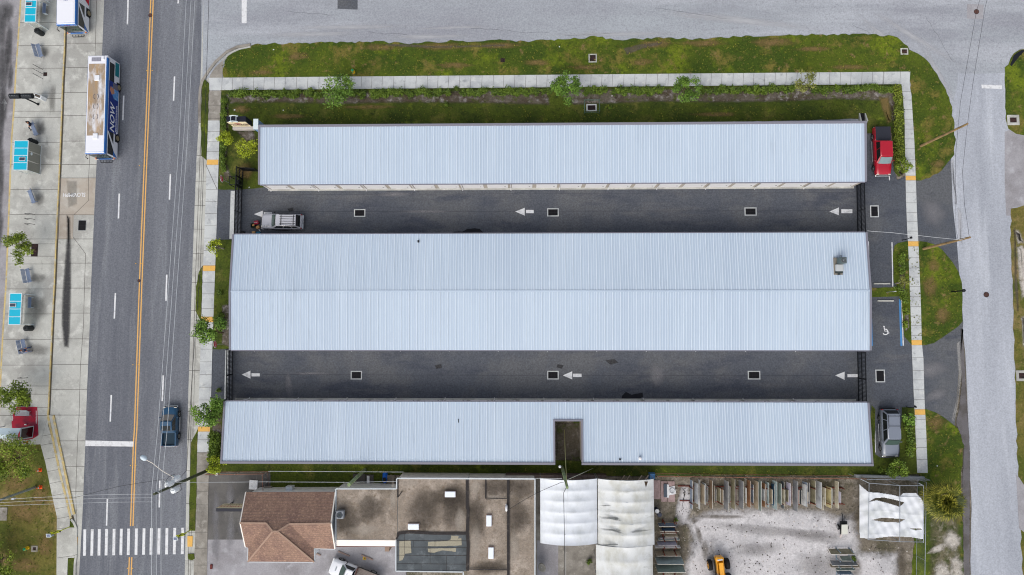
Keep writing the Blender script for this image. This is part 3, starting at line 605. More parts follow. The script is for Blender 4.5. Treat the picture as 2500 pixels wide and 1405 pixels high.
# ------------------------------------------------------------------ grates, covers, wheel stops
grate_m = mat('grate_iron', (34, 33, 38), .6, grain=.2, metal=.3); rust_m = mat('rust_iron', (92, 62, 56), .8, [((60, 46, 44), 3, .45, .65)], grain=.15)
def grate(px, label, group=None, frame=concrete_new, fr=.12, z=.012, iron=grate_m, name='drain_grate', bars=7):
    x0, y0, x1, y1 = px; a = G(x0, y1, z); b = G(x1, y0, z); c = ((a[0] + b[0]) / 2, (a[1] + b[1]) / 2); W_, H_ = b[0] - a[0], b[1] - a[1]
    t = thing(name, label, 'drain grate', (c[0], c[1], z), 0, group)
    mb = MB()
    if fr:
        for d, s_ in (((0, H_ / 2 - fr / 2, .01), (W_, fr, .03)), ((0, -H_ / 2 + fr / 2, .01), (W_, fr, .03)), ((W_ / 2 - fr / 2, 0, .01), (fr, H_ - 2 * fr, .03)), ((-W_ / 2 + fr / 2, 0, .01), (fr, H_ - 2 * fr, .03))): mb.box(d, s_)
        mb.build('frame', frame, t)
    w2, h2 = W_ - 2 * fr, H_ - 2 * fr
    mb = MB(); mb.box((0, 0, .002), (w2, h2, .012)); mb.m = 1
    for i in range(bars): mb.box((-w2 / 2 + (i + .5) * w2 / bars, 0, .014), (.03, h2, .012))
    mb.box((0, 0, .015), (w2, .05, .012)); mb.build('grate', [mat('pit_black', (18, 18, 22), .8), iron], t)
    return t
GR = 'square drain grates in concrete frames'
for q, l in (((864, 511, 892, 530), 'black drain grate in the north alley nearest the white wagon'), ((1336, 509, 1364, 529), 'black drain grate in the north alley right of the middle white arrow'), ((1818, 507, 1847, 527), 'black drain grate near the east end of the north alley'), ((2125, 502, 2145, 531), 'black drain grate outside the gate at the north alley east end'),
             ((856, 906, 884, 927), 'black drain grate in the western part of the south alley'), ((1336, 906, 1364, 927), 'black drain grate touching the tip of the white arrow in the south alley'), ((1826, 906, 1856, 927), 'black drain grate near the east end of the south alley'), ((2138, 903, 2160, 934), 'black drain grate outside the gate at the south alley east end')):
    grate(q, l, GR)
grate((190, 538, 211, 564), 'large black drain grate in the concrete bus lane', fr=0.03)
grate((75, 596, 93, 627), 'dark brown tree grate under the plaza tree beside two benches', fr=0, z=.125, iron=rust_m, name='tree_grate')
grate((44, 963, 75, 993), 'dark brown tree grate touching the red floor paint', fr=0, z=.125, iron=rust_m, name='tree_grate')
grate((105.5, 177, 115, 186), 'small square cover beside the upper bicycle hoops', fr=0, z=.125, iron=rust_m, name='pit_cover', bars=3)
grate((1437, 132, 1457, 153), 'rusty twin drain grate with broken white surround in the north lawn', fr=.14, z=.05, iron=rust_m, frame=concrete)
grate((2199, 118, 2217, 134), 'rusty kerb inlet grate at the north-east corner of the lawn', fr=.15, z=.06, iron=rust_m, frame=concrete)
grate((1222, 142, 1233, 152), 'small rusty cover set in the north lawn', fr=0, z=.05, iron=rust_m, name='pit_cover', bars=3)
grate((2460, 281, 2488, 306), 'drain grate in a pale concrete square on the east verge', fr=.32, z=.05, iron=rust_m, frame=concrete)
grate((2482, 905, 2512, 931), 'drain grate with concrete apron at the right edge of the photo', fr=.3, z=.05, iron=rust_m, frame=concrete)
grate((76, 1333, 92, 1348), 'concrete meter box with rusty lid beside the hydrant in the dry grass', fr=.18, z=.05, iron=rust_m, frame=concrete_old, name='meter_box', bars=2)
mb = MB(); mb.box((*G(8, 1255), .06), (1.05, 1.55, .1), bev=.02); tag(mb.build('concrete_pad', concrete_old), 'plain grey concrete pad in the grass at the left edge', 'pad')
def cover(px, r, label, z=.012):
    a = G(*px); mb = MB(); mb.cyl((0, 0), r, 0, .012, 20); mb.m = 1; mb.cyl((0, 0), r * .86, .012, .016, 20)
    o = mb.build('manhole_cover', [grate_m, rust_m]); o.location = (a[0], a[1], z); tag(o, label, 'manhole cover')
cover((2384, 29), .32, 'round manhole cover in the square patch on the north street'); cover((2408, 720), .33, 'round manhole cover on the pale east street'); cover((367, 38), .26, 'round manhole cover beside the yellow centre line')
cover((339.5, 686), .2, 'small rusty cover touching the yellow centre line halfway down', .006)
for px, rz, L_, l in (((2152.5, 693), 0, 1.95, 'white concrete wheel stop above the grass divider'), ((2161.5, 735), 0, 1.95, 'white concrete wheel stop at the head of the wheelchair bay'), ((840, 1352), -.38, 1.5, 'weathered wheel stop between the tiled house and the white flatbed'), ((897, 1361), -.38, 1.5, 'wheel stop under the yellow post in the forecourt'), ((776, 1353), -.38, .8, 'short wheel stop at the corner of the tiled house')):
    a = G(*px); mb = MB(); mb.box((0, 0, .07), (L_, .17, .14), bev=.03); o = mb.build('wheel_stop', concrete if L_ > 1.6 else mat('worn_stop', (146, 128, 120), .9)); o.location = (a[0], a[1], .012); o.rotation_euler = (0, 0, rz); tag(o, l, 'wheel stop', 'wheel stops')
for px, sz, l, i in (((568, 525), (.62, 6.0, .05), 'white concrete gate track beside the north-west gate', 0), ((552.5, 915), (.34, 5.9, .05), 'white concrete gate track beside the south-west gate', 1)):
    a = G(*px); mb = MB(); mb.box((0, 0, 0), sz); o = mb.build('gate_track', concrete_new); o.location = (a[0], a[1], .03); tag(o, l, 'gate track')
# ------------------------------------------------------------------ storage buildings
roof_metal = mat('roof_metal', (182, 197, 214), .45, [((174, 189, 207), .12, .4, .62, (1, .3, 1)), ((190, 204, 219), .5, .5, .7, (1, .08, 1), .6), ((160, 174, 190), .9, .6, .74, (1, .1, 1), .7)], grain=.02, gscale=5, metal=.0, spec=.45)
roof_rib = mat('roof_rib', (202, 214, 226), .4, spec=.5)
trim_grey = mat('trim_grey', (130, 129, 140), .5, grain=.03)
wall_beige = mat('wall_beige', (176, 168, 158), .8, grain=.05)
door_white = mat('door_white', (232, 231, 232), .45, stripes=(2, .12, .12, (205, 204, 206)))
gutter_m = mat('gutter_grey', (118, 117, 130), .5); pipe_white = mat('pipe_white', (225, 225, 228), .45)
dark_metal = mat('dark_metal', (40, 42, 48), .5, metal=.2); black_iron = mat('black_iron', (24, 27, 32), .5, metal=.2)

def beam(mb, a, b, wd, h):
    a, b = Vector(a), Vector(b); d = (b - a); u = Vector((d.x, d.y, 0)).normalized(); n = Vector((-u.y, u.x, 0)) * wd / 2; up = Vector((0, 0, h / 2))
    mb.loft([[p - n - up, p + n - up, p + n + up, p - n + up] for p in (a, b)], True)

def sheet(mb, x0, x1, y0, z0, y1, z1, pitch=.305, skip=None, t=.05):
    """ribbed metal panel sloping from (y0,z0) to (y1,z1)"""
    mb.m = 0
    mb.add([(x0, y0, z0), (x1, y0, z0), (x1, y1, z1), (x0, y1, z1), (x0, y0, z0 - t), (x1, y0, z0 - t), (x1, y1, z1 - t), (x0, y1, z1 - t)],
           [[0, 1, 2, 3], [7, 6, 5, 4], [0, 4, 5, 1], [1, 5, 6, 2], [2, 6, 7, 3], [3, 7, 4, 0]])
    n = int((x1 - x0) / pitch); k0 = int(math.floor(x0 / pitch))
    mb.m = 1
    for i in range(1, n + 1):
        k = k0 + i; x = k * pitch
        if x < x0 + .08 or x > x1 - .08: continue
        big = (k % 3 == 0); wv, h = (.040, .05) if big else (.022, .024)
        vs_ = []
        for y, z in ((y0, z0), (y1, z1)): vs_ += [(x - wv * 1.7, y, z + .002), (x - wv * .6, y, z + h), (x + wv * .6, y, z + h), (x + wv * 1.7, y, z + .002)]
        mb.add(vs_, [[0, 4, 5, 1], [1, 5, 6, 2], [2, 6, 7, 3], [0, 1, 2, 3], [7, 6, 5, 4]])
    mb.m = 0

def facade(root, x0, x1, y, side, h, n=24):
    """row of roll-up doors along a long wall; side -1 faces south"""
    L_ = x1 - x0; p = 2.975; s0 = x0 + (L_ - n * p) / 2
    for i in range(n):
        cx = s0 + (i + .5) * p; mb = MB(); mb.box((cx, y + side * .035, 1.27), (2.5, .05, 2.3)); d = mb.build('door', door_white, root)
        mb = MB(); mb.box((cx + .9, y + side * .075, 1.0), (.16, .03, .06)); mb.build('handle', dark_metal, d)
        if i % 2 == 0:
            mb = MB(); mb.tube([(s0 + i * p + .12, y + side * .16, h - .1), (s0 + i * p + .12, y + side * .16, .12), (s0 + i * p + .12, y + side * .34, .06)], .055, 6); mb.build('downspout', pipe_white, root)
    mb = MB(); mb.box(((x0 + x1) / 2, y + side * .13, .06), (L_, .26, .12)); mb.build('apron', concrete, root)

# north building: roof falls to the south
nb = thing('storage_building', 'long narrow storage building beside the lawn, white doors facing the alley, ribbed metal roof', 'storage building', (4, 21.5, 0)); o_ = (4, 21.5, 0)
NBX = (-32.05, 40.0); NBY = (17.95, 25.05)
mb = MB(o_); mb.prism([(-31.95, 18.05), (39.9, 18.05), (39.9, 24.95), (-31.95, 24.95)], 0, 2.9); mb.build('wall', wall_beige, nb)
mb = MB(o_); sheet(mb, NBX[0] + .2, NBX[1] - .22, 17.95, 3.02, 24.8, 3.4); roofN = mb.build('roof', [roof_metal, roof_rib], nb)
mb = MB(o_); beam(mb, (NBX[0], 24.93, 3.36), (NBX[1], 24.93, 3.36), .28, .34); beam(mb, (NBX[0] + .1, 17.95, 2.94), (NBX[0] + .1, 24.78, 3.36), .2, .30); beam(mb, (NBX[1] - .11, 17.95, 2.94), (NBX[1] - .11, 24.78, 3.36), .22, .30); mb.build('trim', trim_grey, nb)
mb = MB(o_); beam(mb, (NBX[0] + .2, 17.9, 2.92), (NBX[1] - .2, 17.9, 2.92), .12, .12); mb.build('gutter', gutter_m, nb)
facade(nb, -31.95, 39.9, 18.05, -1, 2.9)
for ch in nb.children:
    if ch.name.split('.')[0] in ('door', 'downspout', 'apron'):
        ch.location = Vector((0, 0, 0)) - Vector(o_)
# middle building: ridge along its length
md = thing('storage_building', 'largest storage building between the two alleys with a ridged metal roof', 'storage building', (2.4, 5.1, 0)); o_ = (2.4, 5.1, 0)
mb = MB(o_); mb.prism([(-34.9, -1.65), (39.75, -1.65), (39.75, 11.8), (-34.9, 11.8)], 0, 2.88)
for x in (-34.9, 39.75): mb.add([(x, -1.65, 2.88), (x, 11.8, 2.88), (x, 5.1, 3.42)], [[0, 1, 2]])
mb.build('wall', wall_beige, md)
mb = MB(o_); sheet(mb, -34.8, 39.64, -1.78, 3.0, 5.1, 3.5); mb.build('roof', [roof_metal, roof_rib], md)
mb = MB(o_); sheet(mb, -34.8, 39.64, 11.93, 3.0, 5.1, 3.5); mb.build('roof', [roof_metal, roof_rib], md)
mb = MB(o_); mb.add([(-34.9, 4.98, 3.54), (39.75, 4.98, 3.54), (39.75, 5.1, 3.552), (-34.9, 5.1, 3.552), (39.75, 5.22, 3.54), (-34.9, 5.22, 3.54)], [[0, 1, 2, 3], [3, 2, 4, 5]]); mb.build('ridge_cap', roof_metal, md)
mb = MB(o_)
for x in (-34.9, 39.75):
    mb = MB(o_); beam(mb, (x, -1.8, 2.93), (x, 5.1, 3.44), .2, .28); beam(mb, (x, 5.1, 3.44), (x, 11.95, 2.93), .2, .28); mb.build('trim', trim_grey, md)
mb = MB(o_); beam(mb, (-34.8, -1.84, 2.9), (39.64, -1.84, 2.9), .12, .12); beam(mb, (-34.8, 11.99, 2.9), (39.64, 11.99, 2.9), .12, .12); mb.build('gutter', gutter_m, md)
facade(md, -34.9, 39.75, -1.65, -1, 2.9, 24); facade(md, -34.9, 39.75, 11.8, 1, 2.9, 24)
for ch in md.children:
    if ch.name.split('.')[0] in ('door', 'downspout', 'apron'): ch.location = -Vector(o_)
# south building with the notch
sb = thing('storage_building', 'storage building with a rectangular notch cut into its roof above the white tents', 'storage building', (2, -11.3, 0)); o_ = (2, -11.3, 0)
nx0, nx1 = G(1355, 1030, 3.2)[0] + .0, G(1419, 1030, 3.2)[0]; ny = G(1387, 1029, 3.15)[1]
mb = MB(o_); mb.prism([(-35.3, -7.9), (-35.3, -14.7), (nx0 - .05, -14.7), (nx0 - .05, ny + .1), (nx1 + .05, ny + .1), (nx1 + .05, -14.7), (39.25, -14.7), (39.25, -7.9)], 0, 2.9); mb.build('wall', wall_beige, sb)
zs = lambda y: 3.02 + (-7.78 - y) / 7.05 * .4
mb = MB(o_)
for x0, x1, yb in ((-35.25, nx0 - .2, -14.6), (nx0 - .2, nx1 + .2, ny + .2), (nx1 + .2, 39.15, -14.6)): sheet(mb, x0, x1, -7.78, zs(-7.78), yb, zs(yb))
mb.build('roof', [roof_metal, roof_rib], sb)
mb = MB(o_)
for x in (-35.35, 39.26): beam(mb, (x, -7.78, 2.95), (x, -14.6, 3.36), .2, .30)
for x in (nx0 - .1, nx1 + .1): beam(mb, (x, ny + .2, zs(ny) - .04), (x, -14.6, 3.36), .2, .30)
beam(mb, (nx0 - .2, ny + .1, zs(ny) - .03), (nx1 + .2, ny + .1, zs(ny) - .03), .2, .30)
beam(mb, (-35.45, -14.73, 3.37), (nx0, -14.73, 3.37), .26, .34); beam(mb, (nx1, -14.73, 3.37), (39.36, -14.73, 3.37), .26, .34)
mb.build('trim', trim_grey, sb)
mb = MB(o_); beam(mb, (-35.25, -7.72, 2.93), (39.15, -7.72, 2.93), .12, .12); mb.build('gutter', gutter_m, sb)
facade(sb, -35.3, 39.25, -7.9, 1, 2.9)
for ch in sb.children:
    if ch.name.split('.')[0] in ('door', 'downspout', 'apron'): ch.location = -Vector(o_)
# small roof fittings on the metal roofs
def bitbox(name, px, z, d, m, label, cat, rz=0):
    a = G(px[0], px[1], z); mb = MB(); mb.box((0, 0, d[2] / 2), d, bev=min(d) * .15); o = mb.build(name, m); o.location = (a[0], a[1], z - .02); o.rotation_euler = (0, 0, rz)
    return tag(o, label, cat)
bitbox('roof_box', (1021.5, 590), 3.08, (.2, .28, .16), dark_metal, 'small dark box on the roof of the middle building near its north eave', 'roof box')
bitbox('roof_box', (1513.5, 1122), 3.4, (.2, .2, .16), dark_metal, 'small dark box near the south edge of the notched roof', 'roof box')
bitbox('roof_box', (1119, 1028), 3.18, (.08, .42, .05), dark_metal, 'thin dark strip lying on the notched roof left of the notch', 'roof box', .05)
a = G(1562, 1119, 3.4); mb = MB(); mb.cyl((0, 0), .17, 0, .3, 12); mb.ball((0, 0, .32), (.2, .2, .1), 12, 5); o = mb.build('roof_vent', pipe_white); o.location = (a[0], a[1], 3.36); tag(o, 'round white vent near the south edge of the notched roof', 'vent')
ac_grey = mat('ac_grey', (88, 102, 104), .5, grain=.05); ac_dark = mat('ac_dark', (52, 60, 60), .6)
a = G(2048, 640, 3.4)
t = thing('air_conditioner', 'grey rooftop air conditioner with fan on the big ridged roof', 'air conditioner', (a[0], a[1], 3.3))
mb = MB(); mb.box((-.12, -.5, .12), (1.0, 2.0, .08)); mb.build('base_frame', mat('rail_tan', (128, 122, 112), .7), t)
mb = MB(); mb.box((.1, .1, .62), (.78, .72, .9), bev=.04); cab_ = mb.build('cabinet', ac_grey, t)
mb = MB(); mb.cyl((.1, .1), .31, 1.075, 1.09, 20); mb.build('fan_opening', ac_dark, cab_)
mb = MB()
for r in (.12, .19, .26, .31): mb.tube([(.1 + r * math.cos(k), .1 + r * math.sin(k), 1.11) for k in np.linspace(0, 6.29, 19)], .008, 4, False)
mb.cyl((.1, .1), .07, 1.09, 1.12, 10); mb.build('fan_guard', mat('guard_grey', (150, 156, 162), .5), cab_)
mb = MB(); mb.box((-.08, -.72, .34), (.82, .78, .4), bev=.03); mb.build('duct_box', mat('duct_pale', (186, 190, 192), .5), t)
mb = MB(); mb.box((-.1, -1.22, .26), (.8, .22, .3)); mb.box((-.08, -1.42, .2), (.26, .22, .2)); mb.build('duct_end', ac_dark, t)
mb = MB(); mb.tube([(-.02, .45, .5), (-.02, .72, .5), (.12, .72, .5), (.12, .45, .5)], .03, 6); mb.build('pipe', black_iron, t)

# ------------------------------------------------------------------ tiled house
shingle = mat('shingle', (146, 118, 102), .9, [((126, 100, 90), .7, .42, .64), ((166, 136, 116), 3.5, .5, .7), ((104, 88, 82), 5, .56, .76)], grain=.28, gscale=6, bump=.5, bscale=6, stripes=(1, .28, .14, (124, 102, 94)))
white_wall = mat('white_wall', (234, 238, 240), .8, [((206, 212, 214), 1.5, .5, .75)], grain=.03); cream = mat('cream_fascia', (236, 230, 222), .6, grain=.02); gutter_w = mat('gutter_white', (198, 204, 208), .5)
ZE, ZR, ZP = 3.0, 4.75, 5.2
V = {k: G3(*p) for k, p in dict(A1=(599.6, 1202, ZE), A2=(818.5, 1201, ZE), R1=(585.7, 1277.5, ZR), R2=(807.8, 1278.4, ZR), v1=(650, 1278, ZR - .02), v2=(706, 1280, ZR - .02), P1=(665.8, 1298, ZP), P2=(677.5, 1298, ZP), B1=(598.5, 1336.7, ZE), B2=(817.4, 1341, ZE), vl=(606, 1338, ZE), vr=(766, 1339.5, ZE), C1=(605, 1372, ZE), C2=(767, 1373, ZE)).items()}
c_ = (V['A1'] + V['B2']) / 2; hs_ = thing('tiled_house', 'low house with a brown shingle hip roof beside the flat roofed workshop', 'house', (c_.x, c_.y, 0)); o_ = (c_.x, c_.y, 0)
mb = MB(o_); i_ = .35
mb.prism([(V['A1'].x + .5, V['A1'].y - .1), (V['A2'].x - .3, V['A2'].y - .1), (V['B2'].x - .3, V['B2'].y + i_), (V['vr'].x - i_, V['B2'].y + i_), (V['C2'].x - i_, V['C2'].y + i_), (V['C1'].x + i_, V['C1'].y + i_), (V['C1'].x + i_, V['B1'].y + i_), (V['B1'].x + .5, V['B1'].y + i_)], 0, 2.9)
for k, s_ in (('1', .52), ('2', -.32)):
    a, r, b = V['A' + k], V['R' + k], V['B' + k]; x = a.x + s_; mb.add([(x, a.y - .1, 2.9), (x, r.y, ZR - .12), (x, b.y + .3, 2.9)], [[0, 1, 2]])
mb.build('wall', white_wall, hs_)
mb = MB(o_)
for f in (('A1', 'R1', 'v1', 'P1', 'P2', 'v2', 'R2', 'A2'), ('R1', 'B1', 'vl', 'v1'), ('v1', 'vl', 'C1', 'P1'), ('P1', 'C1', 'C2', 'P2'), ('P2', 'C2', 'vr', 'v2'), ('v2', 'vr', 'B2', 'R2')):
    pts = [V[k] for k in f]
    if len(pts) == 8:
        q = pts; mb.add(q, [[0, 1, 2], [0, 2, 5, 7], [5, 6, 7], [2, 3, 4, 5]])
    else: mb.add(pts, [[0, 1, 2], [0, 2, 3]])
mb.build('roof', shingle, hs_)
mb = MB(o_)
for a, b in (('R1', 'v1'), ('v2', 'R2'), ('P1', 'P2'), ('P1', 'C1'), ('P2', 'C2'), ('v1', 'P1'), ('v2', 'P2')): beam(mb, V[a] + Vector((0, 0, .03)), V[b] + Vector((0, 0, .03)), .2, .05)
mb.build('ridge_tiles', mat('shingle_ridge', (160, 134, 118), .9, grain=.15), hs_)
mb = MB(o_); dz = Vector((0, 0, -.08))
for a, b in (('vl', 'C1'), ('C1', 'C2'), ('C2', 'vr'), ('vr', 'B2'), ('B1', 'vl')): beam(mb, V[a] + dz, V[b] + dz, .16, .16)
mb.build('gutter', gutter_w, hs_)
mb = MB(o_)
for a, b in (('A2', 'R2'), ('R2', 'B2'), ('A1', 'R1'), ('R1', 'B1')): beam(mb, V[a] + dz * 1.3, V[b] + dz * 1.3, .12, .22)
mb.build('barge_board', cream, hs_)
mb = MB(o_); a = G(706, 1189, 1.8); mb.box((a[0], a[1] - .2, 1.5), (.75, .5, .9)); mb.build('wall_unit', gutter_w, hs_)
# ------------------------------------------------------------------ flat roofed workshop
gravel_roof = mat('gravel_roof', (150, 138, 126), .95, [((122, 112, 100), .28, .42, .66), ((84, 76, 68), .22, .58, .74), ((172, 160, 148), .5, .5, .68), ((130, 116, 100), 2.5, .52, .72)], grain=.24, gscale=6, bump=.4)
membrane = mat('membrane', (84, 90, 94), .7, [((68, 74, 78), .5, .42, .64), ((106, 112, 116), 1.1, .54, .72)], grain=.1)
tar = mat('tar_seam', (48, 44, 44), .8, [((82, 76, 72), 2.2, .55, .7)], grain=.2)
old_coat = mat('old_coating', (158, 152, 134), .9, grain=.15, soft=(1.6, .1, 1)); roof_soot = mat('roof_soot', (66, 60, 54), .95, grain=.22, gscale=6, soft=(.8, .9, .7)); roof_pale = mat('roof_pale', (184, 174, 162), .95, grain=.15, soft=(1.2, .6, .6))
ZF = 3.2
o_ = (*G(1060, 1290), 0); wk = thing('workshop', 'flat gravel roofed workshop block joined to the tiled house with skylights', 'workshop', o_)
def rect(px0, py0, px1, py1, z): a = G(px0, py1, z); b = G(px1, py0, z); return [(a[0], a[1]), (b[0], a[1]), (b[0], b[1]), (a[0], b[1])]
x_s = -2.7
parts_ = [('west', rect(820, 1195, 970, 1318, ZF), 3.1), ('mid', rect(970, 1169.5, 1141, 1304, ZF + .15), 3.25), ('east', rect(1141, 1171, 1305, 1405, ZF + .1), 3.2)]
mb = MB(o_)
for _, q, h in parts_: mb.prism(inset(q, .12)[1] if 0 else [(x, y) for x, y in q], 0, h - .12)
q = rect(967, 1304, 1140.5, 1394, 3.0); mb.prism(q, 0, 2.85)
mb.prism(rect(1141, 1405, 1305, 1700, ZF), 0, 3.08); mb.build('wall', white_wall, wk)
for i, (nm, q, h) in enumerate(parts_):
    if nm == 'east': q = [(q[0][0], q[0][1] - 14), (q[1][0], q[1][1] - 14), q[2], q[3]]
    mb = MB(o_); mb.prism(q, h - .1, h); rf = mb.build('roof', gravel_roof, wk)
    if nm == 'west': patch_list = [((850, 1270), 20, 26), ((905, 1240), 22, 22)]
    elif nm == 'mid': patch_list = [((1035, 1245), 26, 30), ((1110, 1240), 24, 34), ((1095, 1212), 30, 14)]
    else: patch_list = [((1208, 1192), 22, 16), ((1268, 1192), 26, 20), ((1265, 1265), 22, 26), ((1165, 1260), 14, 40), ((1200, 1385), 30, 10)]
    for (cx, cy), rx, ry in patch_list:
        po = blob('roof_stain', (cx, cy), rx * 1.9, ry * 1.9, h + .004 + .001 * len(rf.children), roof_soot, None, 0, 3, h); po.parent = rf; po.location = -Vector(o_)
    for (cx, cy), rx, ry in ([((890, 1295), 30, 14), ((960, 1215), 8, 30)] if nm == 'west' else [((1000, 1180), 24, 8), ((1125, 1270), 12, 30)] if nm == 'mid' else [((1160, 1330), 14, 40), ((1255, 1340), 12, 40), ((1205, 1215), 20, 6), ((1160, 1190), 12, 16)]):
        po = blob('pale_gravel', (cx, cy), rx * 1.4, ry * 1.4, h + .014 + .001 * len(rf.children), roof_pale, None, 0, 4, h); po.parent = rf; po.location = -Vector(o_)
mb = MB(o_); mb.prism(rect(967, 1304, 1140.5, 1394, 3.0), 2.9, 3.0); rf = mb.build('roof', membrane, wk); rf['label'] = 'dark membrane roof with peeling pale coating'
for pl in ([(973, 1320), (1004, 1319), (1006, 1352), (990, 1354), (984, 1370), (973, 1372)], [(1044, 1322), (1080, 1320), (1128, 1312), (1129, 1334), (1080, 1336), (1042, 1336)], [(1042, 1338), (1116, 1337), (1114, 1350), (1080, 1346), (1060, 1352), (1044, 1350)], [(1100, 1306), (1122, 1308), (1118, 1324), (1098, 1322)]):
    po = patch('peeling_coat', pl, 3.006 + .001 * len(rf.children), old_coat, None, .16, 3.0); po.parent = rf; po.location = -Vector(o_)
mb = MB(o_)
for y in (1320, 1336, 1356, 1377): strip([G(968, y, 3.0), G(1139, y + 1, 3.0)], .05, 3.012, mb)
for x, y0, y1 in ((988, 1304, 1356), (1010, 1320, 1336), (1050, 1336, 1377), (1090, 1356, 1394), (1062, 1320, 1336), (1030, 1377, 1394)): strip([G(x, y0, 3.0), G(x, y1, 3.0)], .04, 3.013, mb)
po = mb.build('seam', tar, rf)
mb = MB(o_)
for pts, wd in (([(1140.5, 1171), (1140.5, 1240), (1143, 1246), (1140.5, 1300), (1143, 1330), (1141, 1394)], .35), ([(1240.5, 1171), (1241, 1405), (1241, 1500)], .3), ([(1186, 1171), (1186, 1218)], .16), ([(1186, 1219), (1240, 1217)], .1), ([(1142, 1390), (1240, 1392)], .12), ([(970, 1303), (1000, 1300), (1060, 1303), (1140, 1303)], .3), ([(967, 1318), (975, 1302)], .2), ([(971, 1172), (971, 1215)], .14), ([(972, 1214), (982, 1200)], .1)):
    mb = MB(o_); strip([G(x, y, 3.35) for x, y in pts], wd, 3.353 + .0008 * rnd.random() * 9, mb); mb.build('tar_seam', tar, wk)
mb = MB(o_); edge = gutter_w
for (a, b, z) in (((820, 1194), (968, 1194), 3.2), ((968.5, 1194), (968.5, 1169), 3.32), ((969, 1168.5), (1305, 1170), 3.34), ((1306, 1170), (1306, 1500), 3.3), ((820, 1194), (820, 1318), 3.18), ((966.5, 1318), (966.5, 1395), 3.02), ((966.5, 1395), (1131, 1397), 3.02), ((1131, 1397), (1131, 1420), 3.02)):
    p, r = G3(*a, z), G3(*b, z); beam(mb, p, r, .13, .12)
mb.build('edge_trim', edge, wk)
mb = MB(o_); a = G3(821, 1318, 3.1); b = G3(967, 1334, 2.75); mb.box(((a.x + b.x) / 2, (a.y + b.y) / 2, 2.95), (b.x - a.x, a.y - b.y, .1), rx=.33); mb.build('canopy', cream, wk)
mb = MB(o_); a = G3(821, 1335, 2.6); b = G3(967, 1335, 2.6); beam(mb, a, b, .05, .18); mb.build('canopy_fascia', mat('brown_fascia', (120, 70, 62), .7), wk)
sky_w = mat('skylight_white', (232, 238, 246), .25, spec=.5); sky_f = mat('skylight_frame', (180, 150, 140), .6)
for q, z in (((1086, 1199, 1113, 1214), 3.3), ((996, 1278, 1024, 1293), 3.3), ((1187, 1257, 1201, 1285), 3.25), ((1192, 1335, 1206, 1364), 3.25)):
    a = G(q[0], q[3], z); b = G(q[2], q[1], z); c = ((a[0] + b[0]) / 2, (a[1] + b[1]) / 2); d = (b[0] - a[0], b[1] - a[1])
    mb = MB(o_); mb.box((c[0], c[1], z + .06), (d[0], d[1], .16)); sk = mb.build('skylight', sky_f, wk)
    mb = MB(o_); mb.box((c[0], c[1], z + .2), (d[0] - .04, d[1] - .04, .14), bev=.05); mb.build('dome', sky_w, sk)
a = G(1236.5, 1240, 3.3); mb = MB(o_); mb.tube([(a[0], a[1] + .3, 3.2), (a[0], a[1] + .25, 3.65), (a[0], a[1] - .1, 3.75), (a[0], a[1] - .25, 3.6)], .13, 8); mb.build('vent_pipe', pipe_white, wk)
mb = MB(o_); a = G3(945, 1332, 2.4); mb.box((a.x, a.y - .3, 1.2), (.5, .8, 2.4)); mb.build('door_recess', mat('tan_door', (150, 128, 112), .8), wk)
a = G(831, 1256.5, 3.6); t = thing('air_conditioner', 'square grey air conditioner with round fan on the gravel roof', 'air conditioner', (a[0], a[1], 3.2))
mb = MB(); mb.box((0, 0, .35), (.86, .9, .7), bev=.06); cb = mb.build('cabinet', mat('ac_light', (146, 150, 156), .5, grain=.05), t)
mb = MB(); mb.cyl((0, 0), .36, .702, .71, 20); mb.build('fan_opening', mat('fan_grey', (70, 78, 88), .6), cb)
mb = MB()
for k in range(5): mb.box((.16 * math.cos(k * 1.257), .16 * math.sin(k * 1.257), .72), (.28, .1, .012), k * 1.257)
mb.cyl((0, 0), .08, .71, .735, 10); mb.build('fan', ac_dark, cb)
mb = MB(); mb.tube([(-.43, .1, .3), (-.62, .12, .3), (-.66, .12, .05)], .04, 6); mb.tube([(.43, -.1, .2), (.6, -.12, .15)], .03, 6); mb.build('pipe', black_iron, t)

